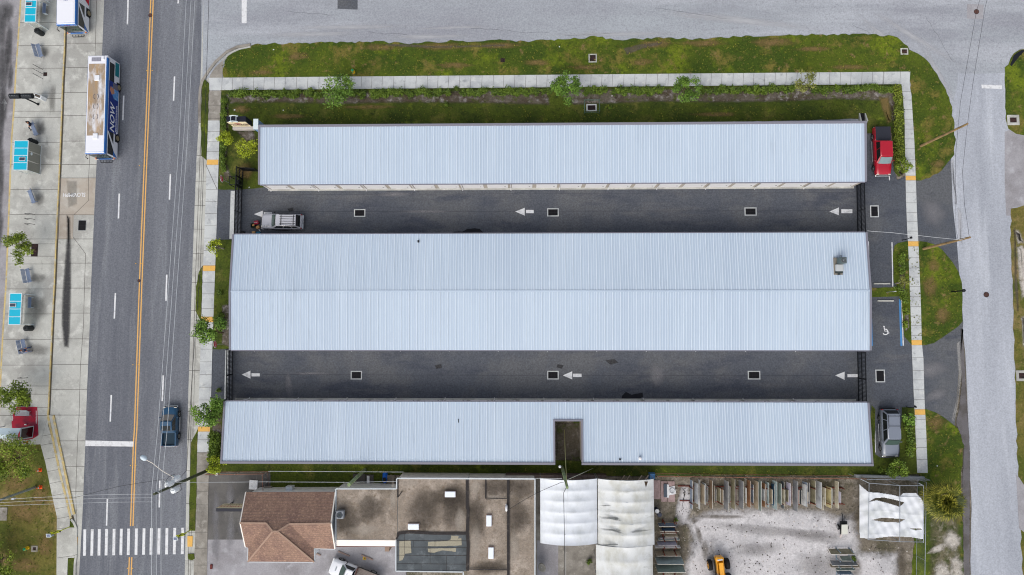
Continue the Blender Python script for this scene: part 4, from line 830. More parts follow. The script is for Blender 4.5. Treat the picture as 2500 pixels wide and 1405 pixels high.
# ------------------------------------------------------------------ white tents over the stone yard
tent_m = mat('tent_cloth', (222, 226, 232), .7, [((202, 206, 208), .6, .48, .7, (1, .6, 1)), ((176, 178, 176), .9, .62, .8, (.25, 1.4, 1))], grain=.03, coord='world')
tent_old = mat('tent_cloth_old', (214, 216, 216), .75, [((190, 190, 182), .7, .45, .68, (1, .6, 1)), ((150, 150, 144), .9, .6, .8, (.22, 1.5, 1))], grain=.04)
tent_stain = mat('tent_stain', (84, 88, 90), .85, soft=(3, .6, .95, (.5, 1.8, 1)))
frame_m = mat('galvanised', (168, 174, 182), .4, metal=.5)
def tent(px, label, m, zs=3.1, rise=1.0, ribs=6, ny=60, open_=None):
    x0, y0, x1, y1 = px; a = G(x0, (y0 + y1) / 2, zs); b = G(x1, (y0 + y1) / 2, zs); X0, X1 = a[0], b[0]; Y1, Y0 = G((x0 + x1) / 2, y0, zs + .7)[1], G((x0 + x1) / 2, y1, zs + .7)[1]
    o_ = ((X0 + X1) / 2, (Y0 + Y1) / 2, 0); t = thing('tent', label, 'tent', o_)
    nx = 26; mb = MB(o_); mb.smooth = True; r_ = random.Random(x0); vs_ = []
    for j in range(ny + 1):
        v = j / ny; y = Y0 + (Y1 - Y0) * v; ph = (v * ribs) % 1; sag = .09 * 4 * ph * (1 - ph)
        for i in range(nx + 1):
            u = i / nx; s_ = math.sin(math.pi * u); z = zs + rise * s_ ** .8 - sag * (.4 + s_) + .02 * math.sin(u * 17 + v * 23) * s_ + r_.uniform(-.008, .008)
            yy = y
            vs_.append((X0 + (X1 - X0) * u , yy, z))
    W_ = nx + 1; mb.add(vs_, [[j * W_ + i, j * W_ + i + 1, (j + 1) * W_ + i + 1, (j + 1) * W_ + i] for j in range(ny) for i in range(nx)])
    mb.build('cover', m, t)
    mb = MB(o_)
    for k in range(ribs + 1):
        y = Y0 + (Y1 - Y0) * k / ribs
        mb.tube([(X0 + (X1 - X0) * u, y, zs + rise * math.sin(math.pi * u) ** .8 - .05) for u in np.linspace(0.001, .999, 13)], .035, 6)
        for x in (X0 + .04, X1 - .04): mb.tube([(x, y, 0), (x, y, zs)], .04, 6)
    mb.build('frame', frame_m, t)
    return t, o_, zs, rise
t1 = tent((1319, 1172, 1458, 1331), 'clean white barrel roofed tent directly under the leaning pole', tent_m)
t2 = tent((1460, 1173, 1597, 1334), 'stained white tent with dark streaks between the plain tent and the stone racks', tent_old)
t3 = tent((1456, 1335.5, 1595, 1560), 'yellowed white tent at the bottom edge below the dark streaked tent', tent_old, ribs=6)
for c, rx, ry, rz in (((1488, 1265), 34, 4.5, -.06), ((1500, 1268), 22, 3.5, -.2), ((1490, 1294), 34, 3.5, -.1), ((1506, 1298), 20, 3.5, -.3), ((1562, 1297), 30, 3.5, .14), ((1478, 1235), 16, 2, 0), ((1490, 1330), 30, 3, 0)):
    zz = 3.2 + math.sin(math.pi * (c[0] - 1460) / 137) ** .8; po = blob('stain', c, rx, ry, zz + .03, tent_stain, None, rz, 2, zz); po.parent = t2[0]; po.location = -Vector(t2[1])
mb = MB(t2[1]); z = 4.15; mb.poly([G(*p, z) for p in ((1573, 1176), (1582, 1176), (1577, 1192))], z); tr = mb.build('tear', mat('tear_dark', (66, 52, 40), .9), t2[0])

# torn canopy at the right
hole = [[(2121, 1226), (2135, 1217), (2158, 1215), (2186, 1221), (2208, 1227), (2197, 1238), (2165, 1228), (2140, 1222)], [(2129, 1270), (2155, 1264), (2190, 1267), (2210, 1268), (2197, 1276), (2160, 1275)], [(2222, 1291), (2248, 1290), (2251, 1294), (2235, 1295)]]
outl = [(2098, 1183), (2120, 1202), (2150, 1204), (2175, 1208), (2197, 1213), (2205, 1205), (2236, 1204), (2250, 1218), (2257, 1232), (2257, 1250), (2255, 1268), (2257, 1295), (2254, 1317), (2225, 1312), (2180, 1310), (2150, 1313), (2132, 1316), (2099, 1314), (2098, 1250)]
def inside(p, poly):
    c = False; n = len(poly)
    for i in range(n):
        a, b = poly[i], poly[i - 1]
        if (a[1] > p[1]) != (b[1] > p[1]) and p[0] < (b[0] - a[0]) * (p[1] - a[1]) / (b[1] - a[1]) + a[0]: c = not c
    return c
c_ = G3(2180, 1255, 3.0); o_ = (c_.x, c_.y, 0); tc = thing('torn_canopy', 'white canopy torn into strips on a pipe frame beside the palm', 'canopy', o_)
mb = MB(o_); mb.smooth = True; nx, ny = 144, 116; gv = {}; vs_ = []; fs = []; r_ = random.Random(5)
def zt(px, py):
    z = 2.9 - .06 * abs(math.sin((py - 1196) * .055 + .3 * math.sin(px * .03))) ** .5 + .03 * math.sin(px * .09 + py * .21 + 1.5 * math.sin(px * .02)) + .02 * math.sin(px * .31 - py * .17) - .12 * math.sin(math.pi * min(1, max(0, (px - 2120) / 77))) * (px < 2197) - .1 * math.sin(math.pi * min(1, max(0, (px - 2197) / 60))) * (px >= 2197)
    if px < 2120: z -= (2120 - px) / 22 * .9
    return z
for j in range(ny):
    for i in range(nx):
        x0, y0 = 2096 + i * 1.13, 1182 + j * 1.18
        if not inside((x0 + .56, y0 + .6), outl) or any(inside((x0 + .56, y0 + .6), h) for h in hole): continue
        q = []
        for di, dj in ((0, 0), (1, 0), (1, 1), (0, 1)):
            k = (i + di, j + dj)
            if k not in gv: gv[k] = len(vs_); px, py = 2096 + k[0] * 1.13 + r_.uniform(-.12, .12), 1182 + k[1] * 1.18 + r_.uniform(-.12, .12); vs_.append(G3(px, py, zt(px, py)))
            q.append(gv[k])
        fs.append(q[::-1])
mb.add(vs_, fs); cl = mb.build('cover', mat('canopy_cloth', (222, 225, 230), .7, [((196, 200, 200), .7, .46, .7)], grain=.03), tc)
so_ = cl.modifiers.new('thickness', 'SOLIDIFY'); so_.thickness = .012
mb = MB(o_); fr = [(2101, 1168), (2120, 1178), (2255, 1186), (2255, 1326), (2198, 1323), (2120, 1314)]
for a, b in (((2101, 1170), (2122, 1180)), ((2122, 1180), (2197, 1186)), ((2197, 1186), (2255, 1186.5)), ((2255, 1186.5), (2255, 1326)), ((2197, 1186), (2197, 1323)), ((2122, 1180), (2120, 1318)), ((2120, 1318), (2197, 1323)), ((2197, 1323), (2255, 1324)), ((2197, 1213), (2255, 1214)), ((2243, 1180), (2255, 1186))):
    mb.tube([G3(*a, 2.95), G3(*b, 2.95)], .035, 6)
for p in ((2101, 1170), (2122, 1180), (2197, 1186), (2255, 1186.5), (2255, 1324), (2197, 1323), (2120, 1318)): a = G3(*p, 2.95); mb.tube([(a.x, a.y, 0), a], .035, 6)
mb.build('frame', frame_m, tc)
# ------------------------------------------------------------------ fences and gates
def gate(x0px, x1px, y0, y1, zt_, name, label, cat, parent=None, step=.15, hpx=None):
    """barred run between two ground pixels"""
    a, b = G3(x0px, y0), G3(x1px, y1); d = b - a; L_ = d.length; c = a
    t = thing(name, label, cat, (a.x, a.y, 0), math.atan2(d.y, d.x))
    mb = MB()
    n = max(2, int(L_ / step))
    for i in range(n + 1): mb.box((L_ * i / n, 0, zt_ / 2 + .06), (.05, .05, zt_ - .06))
    mb.build('bars', black_iron, t)
    mb = MB()
    for z in (.12, zt_ * .52, zt_): mb.box((L_ / 2, 0, z), (L_, .09, .09))
    mb.build('rails', black_iron, t)
    for x in (0, L_ / 2, L_):
        mb = MB(); mb.box((x, 0, (zt_ + .1) / 2), (.09, .09, zt_ + .1)); mb.build('post', black_iron, t)
    return t
g1 = gate(591, 588, 462, 581, 1.95, 'sliding_gate', 'black barred sliding gate behind the white wagon, with a white track beside it', 'gate')
g2 = gate(2091, 2094, 454, 580, 1.95, 'sliding_gate', 'black barred sliding gate at the north alley end near the red pickup', 'gate')
g3 = gate(568.5, 567, 852, 978, 1.7, 'sliding_gate', 'black barred sliding gate in the south alley facing the main road', 'gate')
g4 = gate(2093, 2096, 860, 988, 1.95, 'sliding_gate', 'black barred sliding gate in the south alley near the grey wagon', 'gate')
gate(594, 591.5, 417, 460, 2.0, 'iron_fence', 'short black barred fence continuing the gate by the yellow shrubs', 'fence', step=.16)
gate(594, 631, 417, 419, 1.5, 'iron_fence', 'short black fence joining the gate to the corner of the north building', 'fence', step=.1)
for px, l in (((582, 448), 'black gate motor frame beside the stop sign near the white wagon'),):
    a = G(*px); t = thing('gate_motor', l, 'gate motor', (a[0], a[1], 0))
    mb = MB(); mb.box((.15, 0, .45), (.4, .55, .8), bev=.04); mb.build('cabinet', dark_metal, t)
    mb = MB()
    for x in (-.45, .45):
        for y in (-.5, .5): mb.box((x, y, .8), (.06, .06, 1.6))
    for y in (-.5, .5): mb.box((0, y, 1.6), (.96, .06, .06))
    for x in (-.45, .45): mb.box((x, 0, 1.6), (.06, .94, .06))
    mb.build('guard_frame', black_iron, t)
rail_rust = mat('fence_rust', (150, 104, 82), .85, [((112, 84, 70), 2, .45, .68)], grain=.12); mesh_m = mat('chain_mesh', (120, 120, 118), .6, alpha=.16); post_g = mat('post_grey', (150, 140, 130), .7)
def chain_fence(pts, h, label, rail=rail_rust, post=post_g, step=2.5):
    P = [G3(*p) for p in pts]; t = thing('chain_link_fence', label, 'fence', P[0]); mb = MB(P[0]); mp = MB(P[0]); mm = MB(P[0])
    for a, b in zip(P, P[1:]):
        d = b - a; n = max(1, int(d.length / step)); up = Vector((0, 0, h))
        mb.tube([a + up, b + up], .035, 6); mb.tube([a + Vector((0, 0, .08)), b + Vector((0, 0, .08))], .02, 5)
        mm.quad(a + Vector((0, 0, .05)), b + Vector((0, 0, .05)), b + up, a + up)
        for i in range(n + 1): p = a + d * i / n; mp.tube([p, p + up * 1.03], .035, 6)
    mb.build('rail', rail, t); mp.build('post', post, t); mm.build('mesh', mesh_m, t); return t
chain_fence([(1598, 1156), (1760, 1158), (2098, 1162)], 1.8, 'rusty chain link fence along the back of the stone rack yard')
chain_fence([(516, 1153), (658, 1151)], 1.6, 'rusty low fence along the top of the dark concrete forecourt')
chain_fence([(654, 1153), (656, 1192)], 1.8, 'short rusty fence at the right end of the dark forecourt')
chain_fence([(2240, 1170), (2236, 1420)], 1.8, 'chain link fence running down between the palm and the yard', frame_m, frame_m)
chain_fence([(2098, 1163), (2248, 1165)], 1.8, 'grey chain link fence behind the torn canopy', frame_m, frame_m)
mb = MB(); kerb(P2([(1235, 1158), (1478, 1160)]), .35, 0, 1.2, mb); tag(mb.build('block_wall', mat('block_brown', (118, 104, 100), .9, [((88, 78, 74), 1.2, .45, .66)], grain=.15, stripes=(0, .42, .06, (92, 82, 80)))), 'low brown block wall behind the clean white tent', 'wall')
mb = MB(); kerb(P2([(2085, 1161), (2252, 1166)]), .3, 0, .5, mb); tag(mb.build('block_wall', mat('block_grey', (142, 146, 150), .9, grain=.1)), 'low grey kerb wall behind the torn canopy', 'wall')
# ------------------------------------------------------------------ vehicles
glass_dark = mat('glass_dark', (26, 32, 34), .08, spec=.6); glass_green = mat('glass_green', (70, 88, 82), .08, spec=.6); glass_pale = mat('glass_pale', (120, 140, 144), .1, spec=.6)
tyre_m = mat('tyre', (26, 26, 28), .85, grain=.1); rim_m = mat('rim', (170, 172, 174), .35, metal=.6); rim_old = mat('rim_old', (150, 138, 112), .5, metal=.3)
chrome = mat('chrome', (205, 208, 212), .2, metal=.8); lamp_w = mat('lamp_clear', (235, 228, 214), .15, spec=.6); lamp_r = mat('lamp_red', (150, 20, 26), .2, spec=.6); lamp_a = mat('lamp_amber', (226, 128, 70), .2)
plastic = mat('plastic_black', (30, 31, 34), .6)
def paint(name, c, **k): return mat(name, c, .32, spec=.5, coat=.6, **k)

def wheel(t, x, y, r, wd, rim=rim_m, side=1):
    mb = MB(); n = 18
    prof = [(-wd / 2, r * .62), (-wd / 2, r * .94), (-wd / 2 + .04, r), (wd / 2 - .04, r), (wd / 2, r * .94), (wd / 2, r * .62)]
    rings = [[Vector((x + px, y + pr * math.cos(2 * math.pi * k / n), r + pr * math.sin(2 * math.pi * k / n))) for k in range(n)] for px, pr in prof]
    mb.loft(rings, True, True); o = mb.build('wheel', tyre_m, t)
    mb = MB(); xs_ = x + side * (wd / 2 + .006)
    ring = lambda rr, dx: [Vector((xs_ + dx, y + rr * math.cos(2 * math.pi * k / n), r + rr * math.sin(2 * math.pi * k / n))) for k in range(n)]
    mb.loft([ring(r * .64, -.02), ring(r * .62, .012), ring(r * .34, -.03 * side * side), ring(r * .16, .02)], True, True); mb.build('rim', rim, o)

def hull(mb, st, n=0):
    """st: (y, half width, z bottom, z shoulder, z top) stations from rear to front"""
    rings = []
    for y, w_, z0, zs_, zt_ in st:
        rings.append([Vector(p) for p in ((-w_ * .9, y, z0), (w_ * .9, y, z0), (w_, y, z0 + (zs_ - z0) * .3), (w_ * .995, y, zs_), (w_ * .93, y, zt_ - .02), (w_ * .6, y, zt_ + .015), (0, y, zt_ + .025), (-w_ * .6, y, zt_ + .015), (-w_ * .93, y, zt_ - .02), (-w_ * .995, y, zs_), (-w_, y, z0 + (zs_ - z0) * .3))])
    mb.loft(rings, True, True)

def cabin(t, base, roof, m_body, m_glass, m_wind, pillars=(.33, .66), w_base=.86, w_roof=.7, nroof='roof', roof_m=None, sunroof=None):
    """base (y rear, y front, z), roof (y rear, y front, z)"""
    yr, yf, zb = base; rr, rf, zr = roof
    B = lambda u, s_: Vector((s_ * w_base, yr + (yf - yr) * u, zb)); T = lambda u, s_: Vector((s_ * w_roof, rr + (rf - rr) * u, zr - .06))
    mb = MB()
    ring0 = [Vector((x, y, zb)) for x, y in ((-w_base, yr), (w_base, yr), (w_base, yf - .12), (w_base * .8, yf), (-w_base * .8, yf), (-w_base, yf - .12))]
    ring1 = [Vector((x, y, zr - .06)) for x, y in ((-w_roof, rr), (w_roof, rr), (w_roof, rf - .08), (w_roof * .8, rf), (-w_roof * .8, rf), (-w_roof, rf - .08))]
    mb.loft([ring0, ring1], True); mb.build('cabin', m_body, t)
    mb = MB(); ring2 = [Vector((p.x * 1.02, p.y, zr - .055)) for p in ring1]; ring3 = [Vector((p.x * .9, (p.y - (rr + rf) / 2) * .96 + (rr + rf) / 2, zr)) for p in ring1]
    mb.loft([ring2, ring3], True, True); rf_o = mb.build(nroof, roof_m or m_body, t)
    if sunroof:
        mb = MB(); mb.box((0, sunroof[0], zr + .008), (sunroof[1], sunroof[2], .02), bev=.005); mb.build('sunroof', glass_dark, rf_o)
    def pane(a, b, c, d, name, m, e=.012):
        nrm = (b - a).cross(d - a).normalized(); mb = MB(); mb.quad(*[p + nrm * e for p in (a, b, c, d)])
        mb.quad(*[p - nrm * .01 for p in (a, b, c, d)]); return mb.build(name, m, t)
    k0, k1 = .1, .93
    le = lambda p, q, k: p + (q - p) * k
    for s_ in (1, -1):
        us = [.03] + list(pillars) + [.95]
        for u0, u1 in zip(us, us[1:]):
            q = [le(B(u0 + .015, s_), T(u0 + .015, s_), k0), le(B(u1 - .015, s_), T(u1 - .015, s_), k0), le(B(u1 - .015, s_), T(u1 - .015, s_), k1), le(B(u0 + .015, s_), T(u0 + .015, s_), k1)]
            if s_ < 0: q = [q[1], q[0], q[3], q[2]]
            pane(*q, 'side_window', m_glass)
    f0 = [Vector((x, yf - (0 if abs(x) < w_base * .81 else .12), zb)) for x in (-w_base * .93, -w_base * .8, w_base * .8, w_base * .93)]
    a, b = Vector((-w_base * .86, yf - .05, zb)), Vector((w_base * .86, yf - .05, zb)); c, d = Vector((w_roof * .9, rf - .03, zr - .06)), Vector((-w_roof * .9, rf - .03, zr - .06))
    mb = MB(); g = lambda u, v: a + (b - a) * u + ((d + (c - d) * u) - (a + (b - a) * u)) * v + Vector((0, .09 + .05 * math.sin(math.pi * u), .03))
    n_ = 8; vs_ = [g(i / n_, v) for v in (.04, .97) for i in range(n_ + 1)]
    mb.add(vs_, [[i + 1, i, n_ + 1 + i, n_ + 2 + i] for i in range(n_)], True); mb.build('windshield', m_wind, t)
    a, b = Vector((w_base * .85, yr, zb)), Vector((-w_base * .85, yr, zb)); c, d = Vector((-w_roof * .88, rr, zr - .06)), Vector((w_roof * .88, rr, zr - .06))
    pane(le(a, d, .1), le(b, c, .1), le(b, c, .95), le(a, d, .95), 'rear_window', m_glass)
    return rf_o

def lamps(t, y, z, w_, front=True, sz=(.3, .08, .18)):
    for s_ in (-1, 1):
        mb = MB(); mb.box((s_ * w_, y, z), sz, bev=.02); mb.build('headlight' if front else 'tail_light', lamp_w if front else lamp_r, t)
def mirrors(t, y, z, w_, m):
    for s_ in (-1, 1):
        mb = MB(); mb.box((s_ * (w_ + .12), y, z), (.22, .1, .16), s_ * -.2, bev=.03); mb.build('mirror', m, t)

def suv(name, label, loc, rz, L_, W_, Hh, m, wind, long_roof=True, rack='grid', hood=1.02, glass=glass_dark, spare=False, dark_tail=False):
    t = thing(name, label, 'car', loc, rz); w_ = W_ / 2; yf, yr = L_ / 2, -L_ / 2
    mb = MB(); hull(mb, [(yr, w_ * .86, .42, .7, .92), (yr + .12, w_ * .97, .34, .8, 1.08), (yr + .9, w_, .3, .85, 1.1), (-.2, w_, .3, .86, 1.1), (yf - 1.75, w_, .3, .86, hood + .04), (yf - 1.0, w_ * .985, .3, .82, hood - .02), (yf - .4, w_ * .95, .32, .75, hood - .1), (yf - .12, w_ * .88, .36, .7, hood - .2), (yf - .04, w_ * .8, .42, .64, .72)])
    mb.build('body', m, t)
    cabin(t, (yr + .06, yf - 1.45, 1.06), (yr + .42, yf - 2.15, Hh), m, glass, wind, (.27, .6), w_ * .93, w_ * .76)
    mb = MB(); mb.box((0, yf - .02, .48), (W_ * .9, .2, .26), bev=.06); mb.build('front_bumper', chrome if m.name != 'paint_silver' else plastic, t)
    mb = MB(); mb.box((0, yr - .02, .48), (W_ * .92, .22, .24), bev=.05); mb.build('rear_bumper', plastic if not spare else chrome, t)
    lamps(t, yf - .07, .74, w_ * .7); lamps(t, yr + .02, .9, w_ * .88, False, (.14, .08, .4)); mirrors(t, yf - 1.75, 1.12, w_, m if not spare else plastic)
    mb = MB(); mb.box((0, yf + .0, .68), (W_ * .5, .05, .16)); mb.build('grille', plastic, t)
    for s_ in (-1, 1):
        for y in (yf - .95, yr + 1.05): wheel(t, s_ * (w_ - .13), y, .37, .26, side=s_)
        mb = MB(); mb.tube([(s_ * (w_ + .08), yf - 1.7, .4), (s_ * (w_ + .08), yr + 1.75, .4)], .05, 6); mb.build('step_bar', chrome if m.name != 'paint_silver' else plastic, t)
    zr = Hh + .05; r0, r1 = yr + .6, yr + (2.2 if rack == 'grid' else 1.85); mb = MB()
    for s_ in (-1, 1): mb.tube([(s_ * w_ * .68, r0 - .1, Hh - .02), (s_ * w_ * .68, r0, zr + .03), (s_ * w_ * .68, r1 + .15, zr + .03), (s_ * w_ * .68, r1 + .25, Hh - .02)], .025, 6)
    for y in (r0 + .08, r1 - .02): mb.tube([(-w_ * .68, y, zr + .03), (w_ * .68, y, zr + .03)], .035 if rack == 'grid' else .02, 6)
    if rack == 'grid':
        for x in np.linspace(-w_ * .45, w_ * .45, 4): mb.box((x, (r0 + r1) / 2, Hh + .02), (.045, r1 - r0 + .3, .022))
    mb.build('roof_rack', plastic, t)
    if dark_tail:
        mb = MB(); mb.box((0, yr + .36, Hh - .12), (w_ * 1.45, .42, .05), rx=.28); mb.build('rear_spoiler', mat('tail_black', (14, 14, 16), .3), t)
    if spare:
        mb = MB(); mb.box((.1, yr - .16, .62), (.7, .05, .14)); mb.build('license_plate_light', chrome, t)
    return t

def pickup(name, label, loc, rz, L_, W_, Hh, m, wind, cab_len=2.0, hood_len=1.7, cover=None, rim=rim_m, sunroof=None, glass=glass_dark):
    t = thing(name, label, 'pickup truck', loc, rz); w_ = W_ / 2; yf, yr = L_ / 2, -L_ / 2; yc = yf - hood_len; yb = yc - cab_len - .25
    mb = MB(); hull(mb, [(yb, w_, .34, .86, 1.08), (yc - .9, w_, .32, .86, 1.08), (yc + .1, w_, .32, .86, 1.06), (yf - .9, w_ * .99, .32, .84, 1.02), (yf - .35, w_ * .95, .34, .78, .96), (yf - .1, w_ * .86, .4, .7, .84)]); mb.build('body', m, t)
    mb = MB(); mb.box((0, (yb + yr) / 2, .62), (W_ * .96, yb - yr, .5)); 
    for s_ in (-1, 1): mb.box((s_ * (w_ - .09), (yb + yr) / 2, .82), (.18, yb - yr, .56), bev=.04)
    mb.box((0, yr + .05, .82), (W_ - .36, .1, .54), bev=.03); mb.box((0, yb - .05, .82), (W_ - .36, .1, .5)); bed = mb.build('bed', m, t)
    if cover is not None:
        mb = MB(); mb.box((0, (yb + yr) / 2, 1.12), (W_ * .95, yb - yr + .02, .05), bev=.02); mb.build('bed_cover', cover, bed)
    else:
        mb = MB(); mb.box((0, (yb + yr) / 2, .885), (W_ - .38, yb - yr - .2, .02)); mb.build('bed_liner', mat('bed_liner', (32, 52, 66), .8, grain=.15), bed)
    cabin(t, (yb + .15, yc + .35, 1.05), (yb + .3, yc - .35, Hh), m, glass, wind, (.42,), w_ * .92, w_ * .76, sunroof=sunroof)
    mb = MB(); mb.box((0, yf - .02, .52), (W_ * .92, .18, .24), bev=.06); mb.build('front_bumper', chrome, t)
    mb = MB(); mb.box((0, yr - .06, .5), (W_ * .9, .16, .2), bev=.04); mb.build('rear_bumper', chrome, t)
    mb = MB(); mb.box((0, yf - .06, .76), (W_ * .55, .08, .2), bev=.02); mb.build('grille', mat('grille_grey', (130, 130, 134), .4), t)
    lamps(t, yf - .13, .8, w_ * .72); lamps(t, yr - .0, .86, w_ * .88, False, (.16, .07, .34)); mirrors(t, yc + .05, 1.14, w_, m)
    for s_ in (-1, 1):
        for y in (yf - .95, yr + 1.1): wheel(t, s_ * (w_ - .1), y, .38, .27, rim, s_)
        mb = MB(); mb.tube([(s_ * (w_ + .1), yc, .42), (s_ * (w_ + .1), yb, .42)], .05, 6); mb.build('step_bar', chrome, t)
    return t

p_red = paint('paint_red', (172, 14, 40)); p_blue = paint('paint_blue', (18, 70, 104)); p_grey = paint('paint_grey', (122, 129, 142)); p_silver = paint('paint_silver', (186, 187, 194)); p_white = paint('paint_white', (226, 228, 234))
pickup('pickup_truck', 'red crew cab pickup with a black bed cover parked beside the hedge', (43.12, 22.15, .01), math.pi, 5.9, 1.92, 1.82, p_red, glass_pale, 2.25, 1.75, cover=mat('vinyl_black', (44, 46, 56), .7, grain=.1))
pickup('pickup_truck', 'dark blue pickup with an open bed driving on the main road', (-42.9, -10.95, 0), .02, 4.7, 1.85, 1.72, p_blue, mat('glass_bronze', (122, 116, 110), .12, spec=.6), 1.45, 1.35, sunroof=(-.15, 1.05, .55))
suv('estate_car', 'long grey sport utility wagon parked at the lower end of the east pavement', (42.72, -11.5, .01), math.pi, 5.5, 1.98, 1.88, p_grey, glass_green, rack='rail')
w_suv = suv('estate_car', 'silver white wagon with a roof rack parked in the north alley by the gate', (-29.95, 13.85, .01), math.pi / 2 - .02, 5.0, 1.88, 1.85, p_silver, glass_green, rack='grid', spare=True, dark_tail=True)
# items on and around the silver wagon
def item(name, px, z, d, m, label, cat, rz=0, bev=.02, lid=None):
    a = G(*px, z); t = MB(); t.box((0, 0, d[2] / 2), d, bev=min(bev, min(d) * .3))
    o = t.build(name, m); o.location = (a[0], a[1], z); o.rotation_euler = (0, 0, rz); tag(o, label, cat)
    return o
for i, px in enumerate(((645, 552.5), (649.5, 552), (653, 550.5))):
    a = G(*px, 1.05); mb = MB(); mb.cyl((0, 0), .07 + .015 * (i % 2), 0, .16, 10); mb.cyl((0, 0), .075, .16, .175, 10); mb.cyl((0, 0), .03, .175, .2, 8)
    o = mb.build('paper_cup', white_paint); o.location = (a[0], a[1], .975 + .02 * i); tag(o, ['smallest white cup on the silver wagon bonnet nearest its front', 'middle white cup on the silver wagon bonnet', 'white cup on the silver wagon bonnet nearest the windshield'][i], 'cup')
red_p = mat('cool_box_red', (140, 20, 48), .5)
a = G(629, 545); t = thing('cool_box', 'dark red cool box on the ground in front of the silver wagon', 'cool box', (a[0], a[1], .014), .15)
mb = MB(); mb.box((0, 0, .2), (.5, .4, .4), bev=.03); mb.build('body', red_p, t); mb = MB(); mb.box((0, 0, .43), (.54, .44, .07), bev=.02); mb.build('lid', red_p, t); mb = MB(); mb.tube([(-.27, 0, .3), (-.27, 0, .52), (.27, 0, .52), (.27, 0, .3)], .015, 6); mb.build('handle', white_paint, t)
a = G(620, 552); t = thing('tool_bin', 'dark green open bin of odds and ends beside the red cool box', 'bin', (a[0], a[1], .014), .1)
mb = MB(); gm = mat('bin_green', (24, 50, 44), .6)
for d, s_ in (((.24, 0, .2), (.03, .55, .4)), ((-.24, 0, .2), (.03, .55, .4)), ((0, .26, .2), (.5, .03, .4)), ((0, -.26, .2), (.5, .03, .4)), ((0, 0, .03), (.5, .55, .04))): mb.box(d, s_)
mb.build('bin', gm, t); mb = MB(); mb.box((.05, .05, .2), (.3, .2, .25), .4); mb.build('contents', mat('cardboard', (190, 142, 90), .8), t)
item('cardboard_box', (631, 556), .014, (.4, .34, .3), MATS['cardboard'], 'open brown cardboard box at the front corner of the silver wagon', 'box', .5)
item('cardboard_box', (621, 570), .014, (.36, .4, .34), mat('cardboard_pale', (205, 160, 112), .8), 'pale cardboard box against the middle building near the silver wagon', 'box', .2)
item('storage_tub', (632, 570.5), .014, (.5, .36, .3), mat('teal_plastic', (20, 108, 138), .5), 'teal plastic tub against the middle building near the silver wagon', 'tub', .1)
item('bag', (593, 570), .014, (.6, .4, .3), plastic, 'black bag on the ground at the inner end of the north-west gate', 'bag', .1, .1)
for px, rz, l in (((634.5, 563.5), .9, 'white plastic bottle lying beside the cardboard box near the silver wagon'), ((641, 559), .35, 'white plastic bottle lying beside the wagon front wheel')):
    a = G(*px); mb = MB(); mb.tube([(-.16, 0, .06), (.08, 0, .06), (.13, 0, .06), (.18, 0, .06)], [.06, .06, .025, .022], 8); o = mb.build('bottle', white_paint); o.location = (a[0], a[1], .014); o.rotation_euler = (0, 0, -rz); tag(o, l, 'bottle', 'white bottles by the wagon')

# white flatbed truck
a = G(807, 1382, .9); rz = 1.208; L_ = 6.2
cx, cy = a[0] + (L_ / 2) * math.sin(rz), a[1] - (L_ / 2) * math.cos(rz)
t = thing('flatbed_truck', 'white flatbed truck with a weathered plank deck at the bottom edge', 'truck', (cx, cy, .012), rz); w_ = 1.0; yf = L_ / 2; yr = -L_ / 2
mb = MB(); hull(mb, [(yf - 3.0, w_, .4, .95, 1.15), (yf - 1.7, w_, .38, .95, 1.15), (yf - 1.0, w_ * .98, .38, .92, 1.1), (yf - .35, w_ * .93, .4, .85, 1.03), (yf - .08, w_ * .84, .45, .75, .88)]); mb.build('body', p_white, t)
cabin(t, (yf - 3.0, yf - 1.35, 1.12), (yf - 2.85, yf - 2.05, 1.9), p_white, glass_dark, glass_green, (), w_ * .93, w_ * .76)
mb = MB(); mb.box((.0, yf - .75, 1.1), (.5, .16, .04), bev=.01); mb.build('hood_scoop', mat('scoop_grey', (150, 158, 164), .4), t)
mb = MB()
for x in (-.25, -.1, .1, .25): mb.cyl((x, yf - 2.3), .03, 1.9, 1.94, 8)
mb.build('roof_lights', plastic, t)
wood_w = mat('deck_wood', (128, 118, 112), .85, [((98, 88, 82), 1.2, .45, .65, (1, .2, 1)), ((170, 160, 152), 1.4, .56, .74, (1, .2, 1))], grain=.12, coord='obj', stripes=(0, .16, .1, (60, 52, 48)))
mb = MB(); mb.box((0, (yr + yf - 3.2) / 2, 1.0), (2.15, yf - 3.2 - yr, .1)); mb.build('deck', wood_w, t)
mb = MB(); mb.box((0, yf - 3.16, 1.3), (2.15, .09, .7)); mb.build('headboard', mat('headboard_brown', (92, 62, 56), .7), t)
mb = MB()
for s_ in (-1, 1): mb.box((s_ * 1.1, (yr + yf - 3.2) / 2, .95), (.06, yf - 3.2 - yr, .18))
mb.build('side_rail', plastic, t)
mb = MB(); mb.box((0, yf - .02, .5), (1.86, .18, .24), bev=.05); mb.build('front_bumper', chrome, t)
lamps(t, yf - .12, .78, .72); mirrors(t, yf - 1.75, 1.22, w_, plastic)
for s_ in (-1, 1):
    for y in (yf - .95, yr + 1.2): wheel(t, s_ * .88, y, .4, .3, side=s_)

# yellow telehandler
p_yel = paint('paint_yellow', (236, 164, 16)); a = G(1762, 1361, 1.6)
t = thing('telehandler', 'yellow telescopic loader with big black tyres in the gravel yard', 'loader', (a[0], a[1] - 2.6, .02), math.pi + .09)
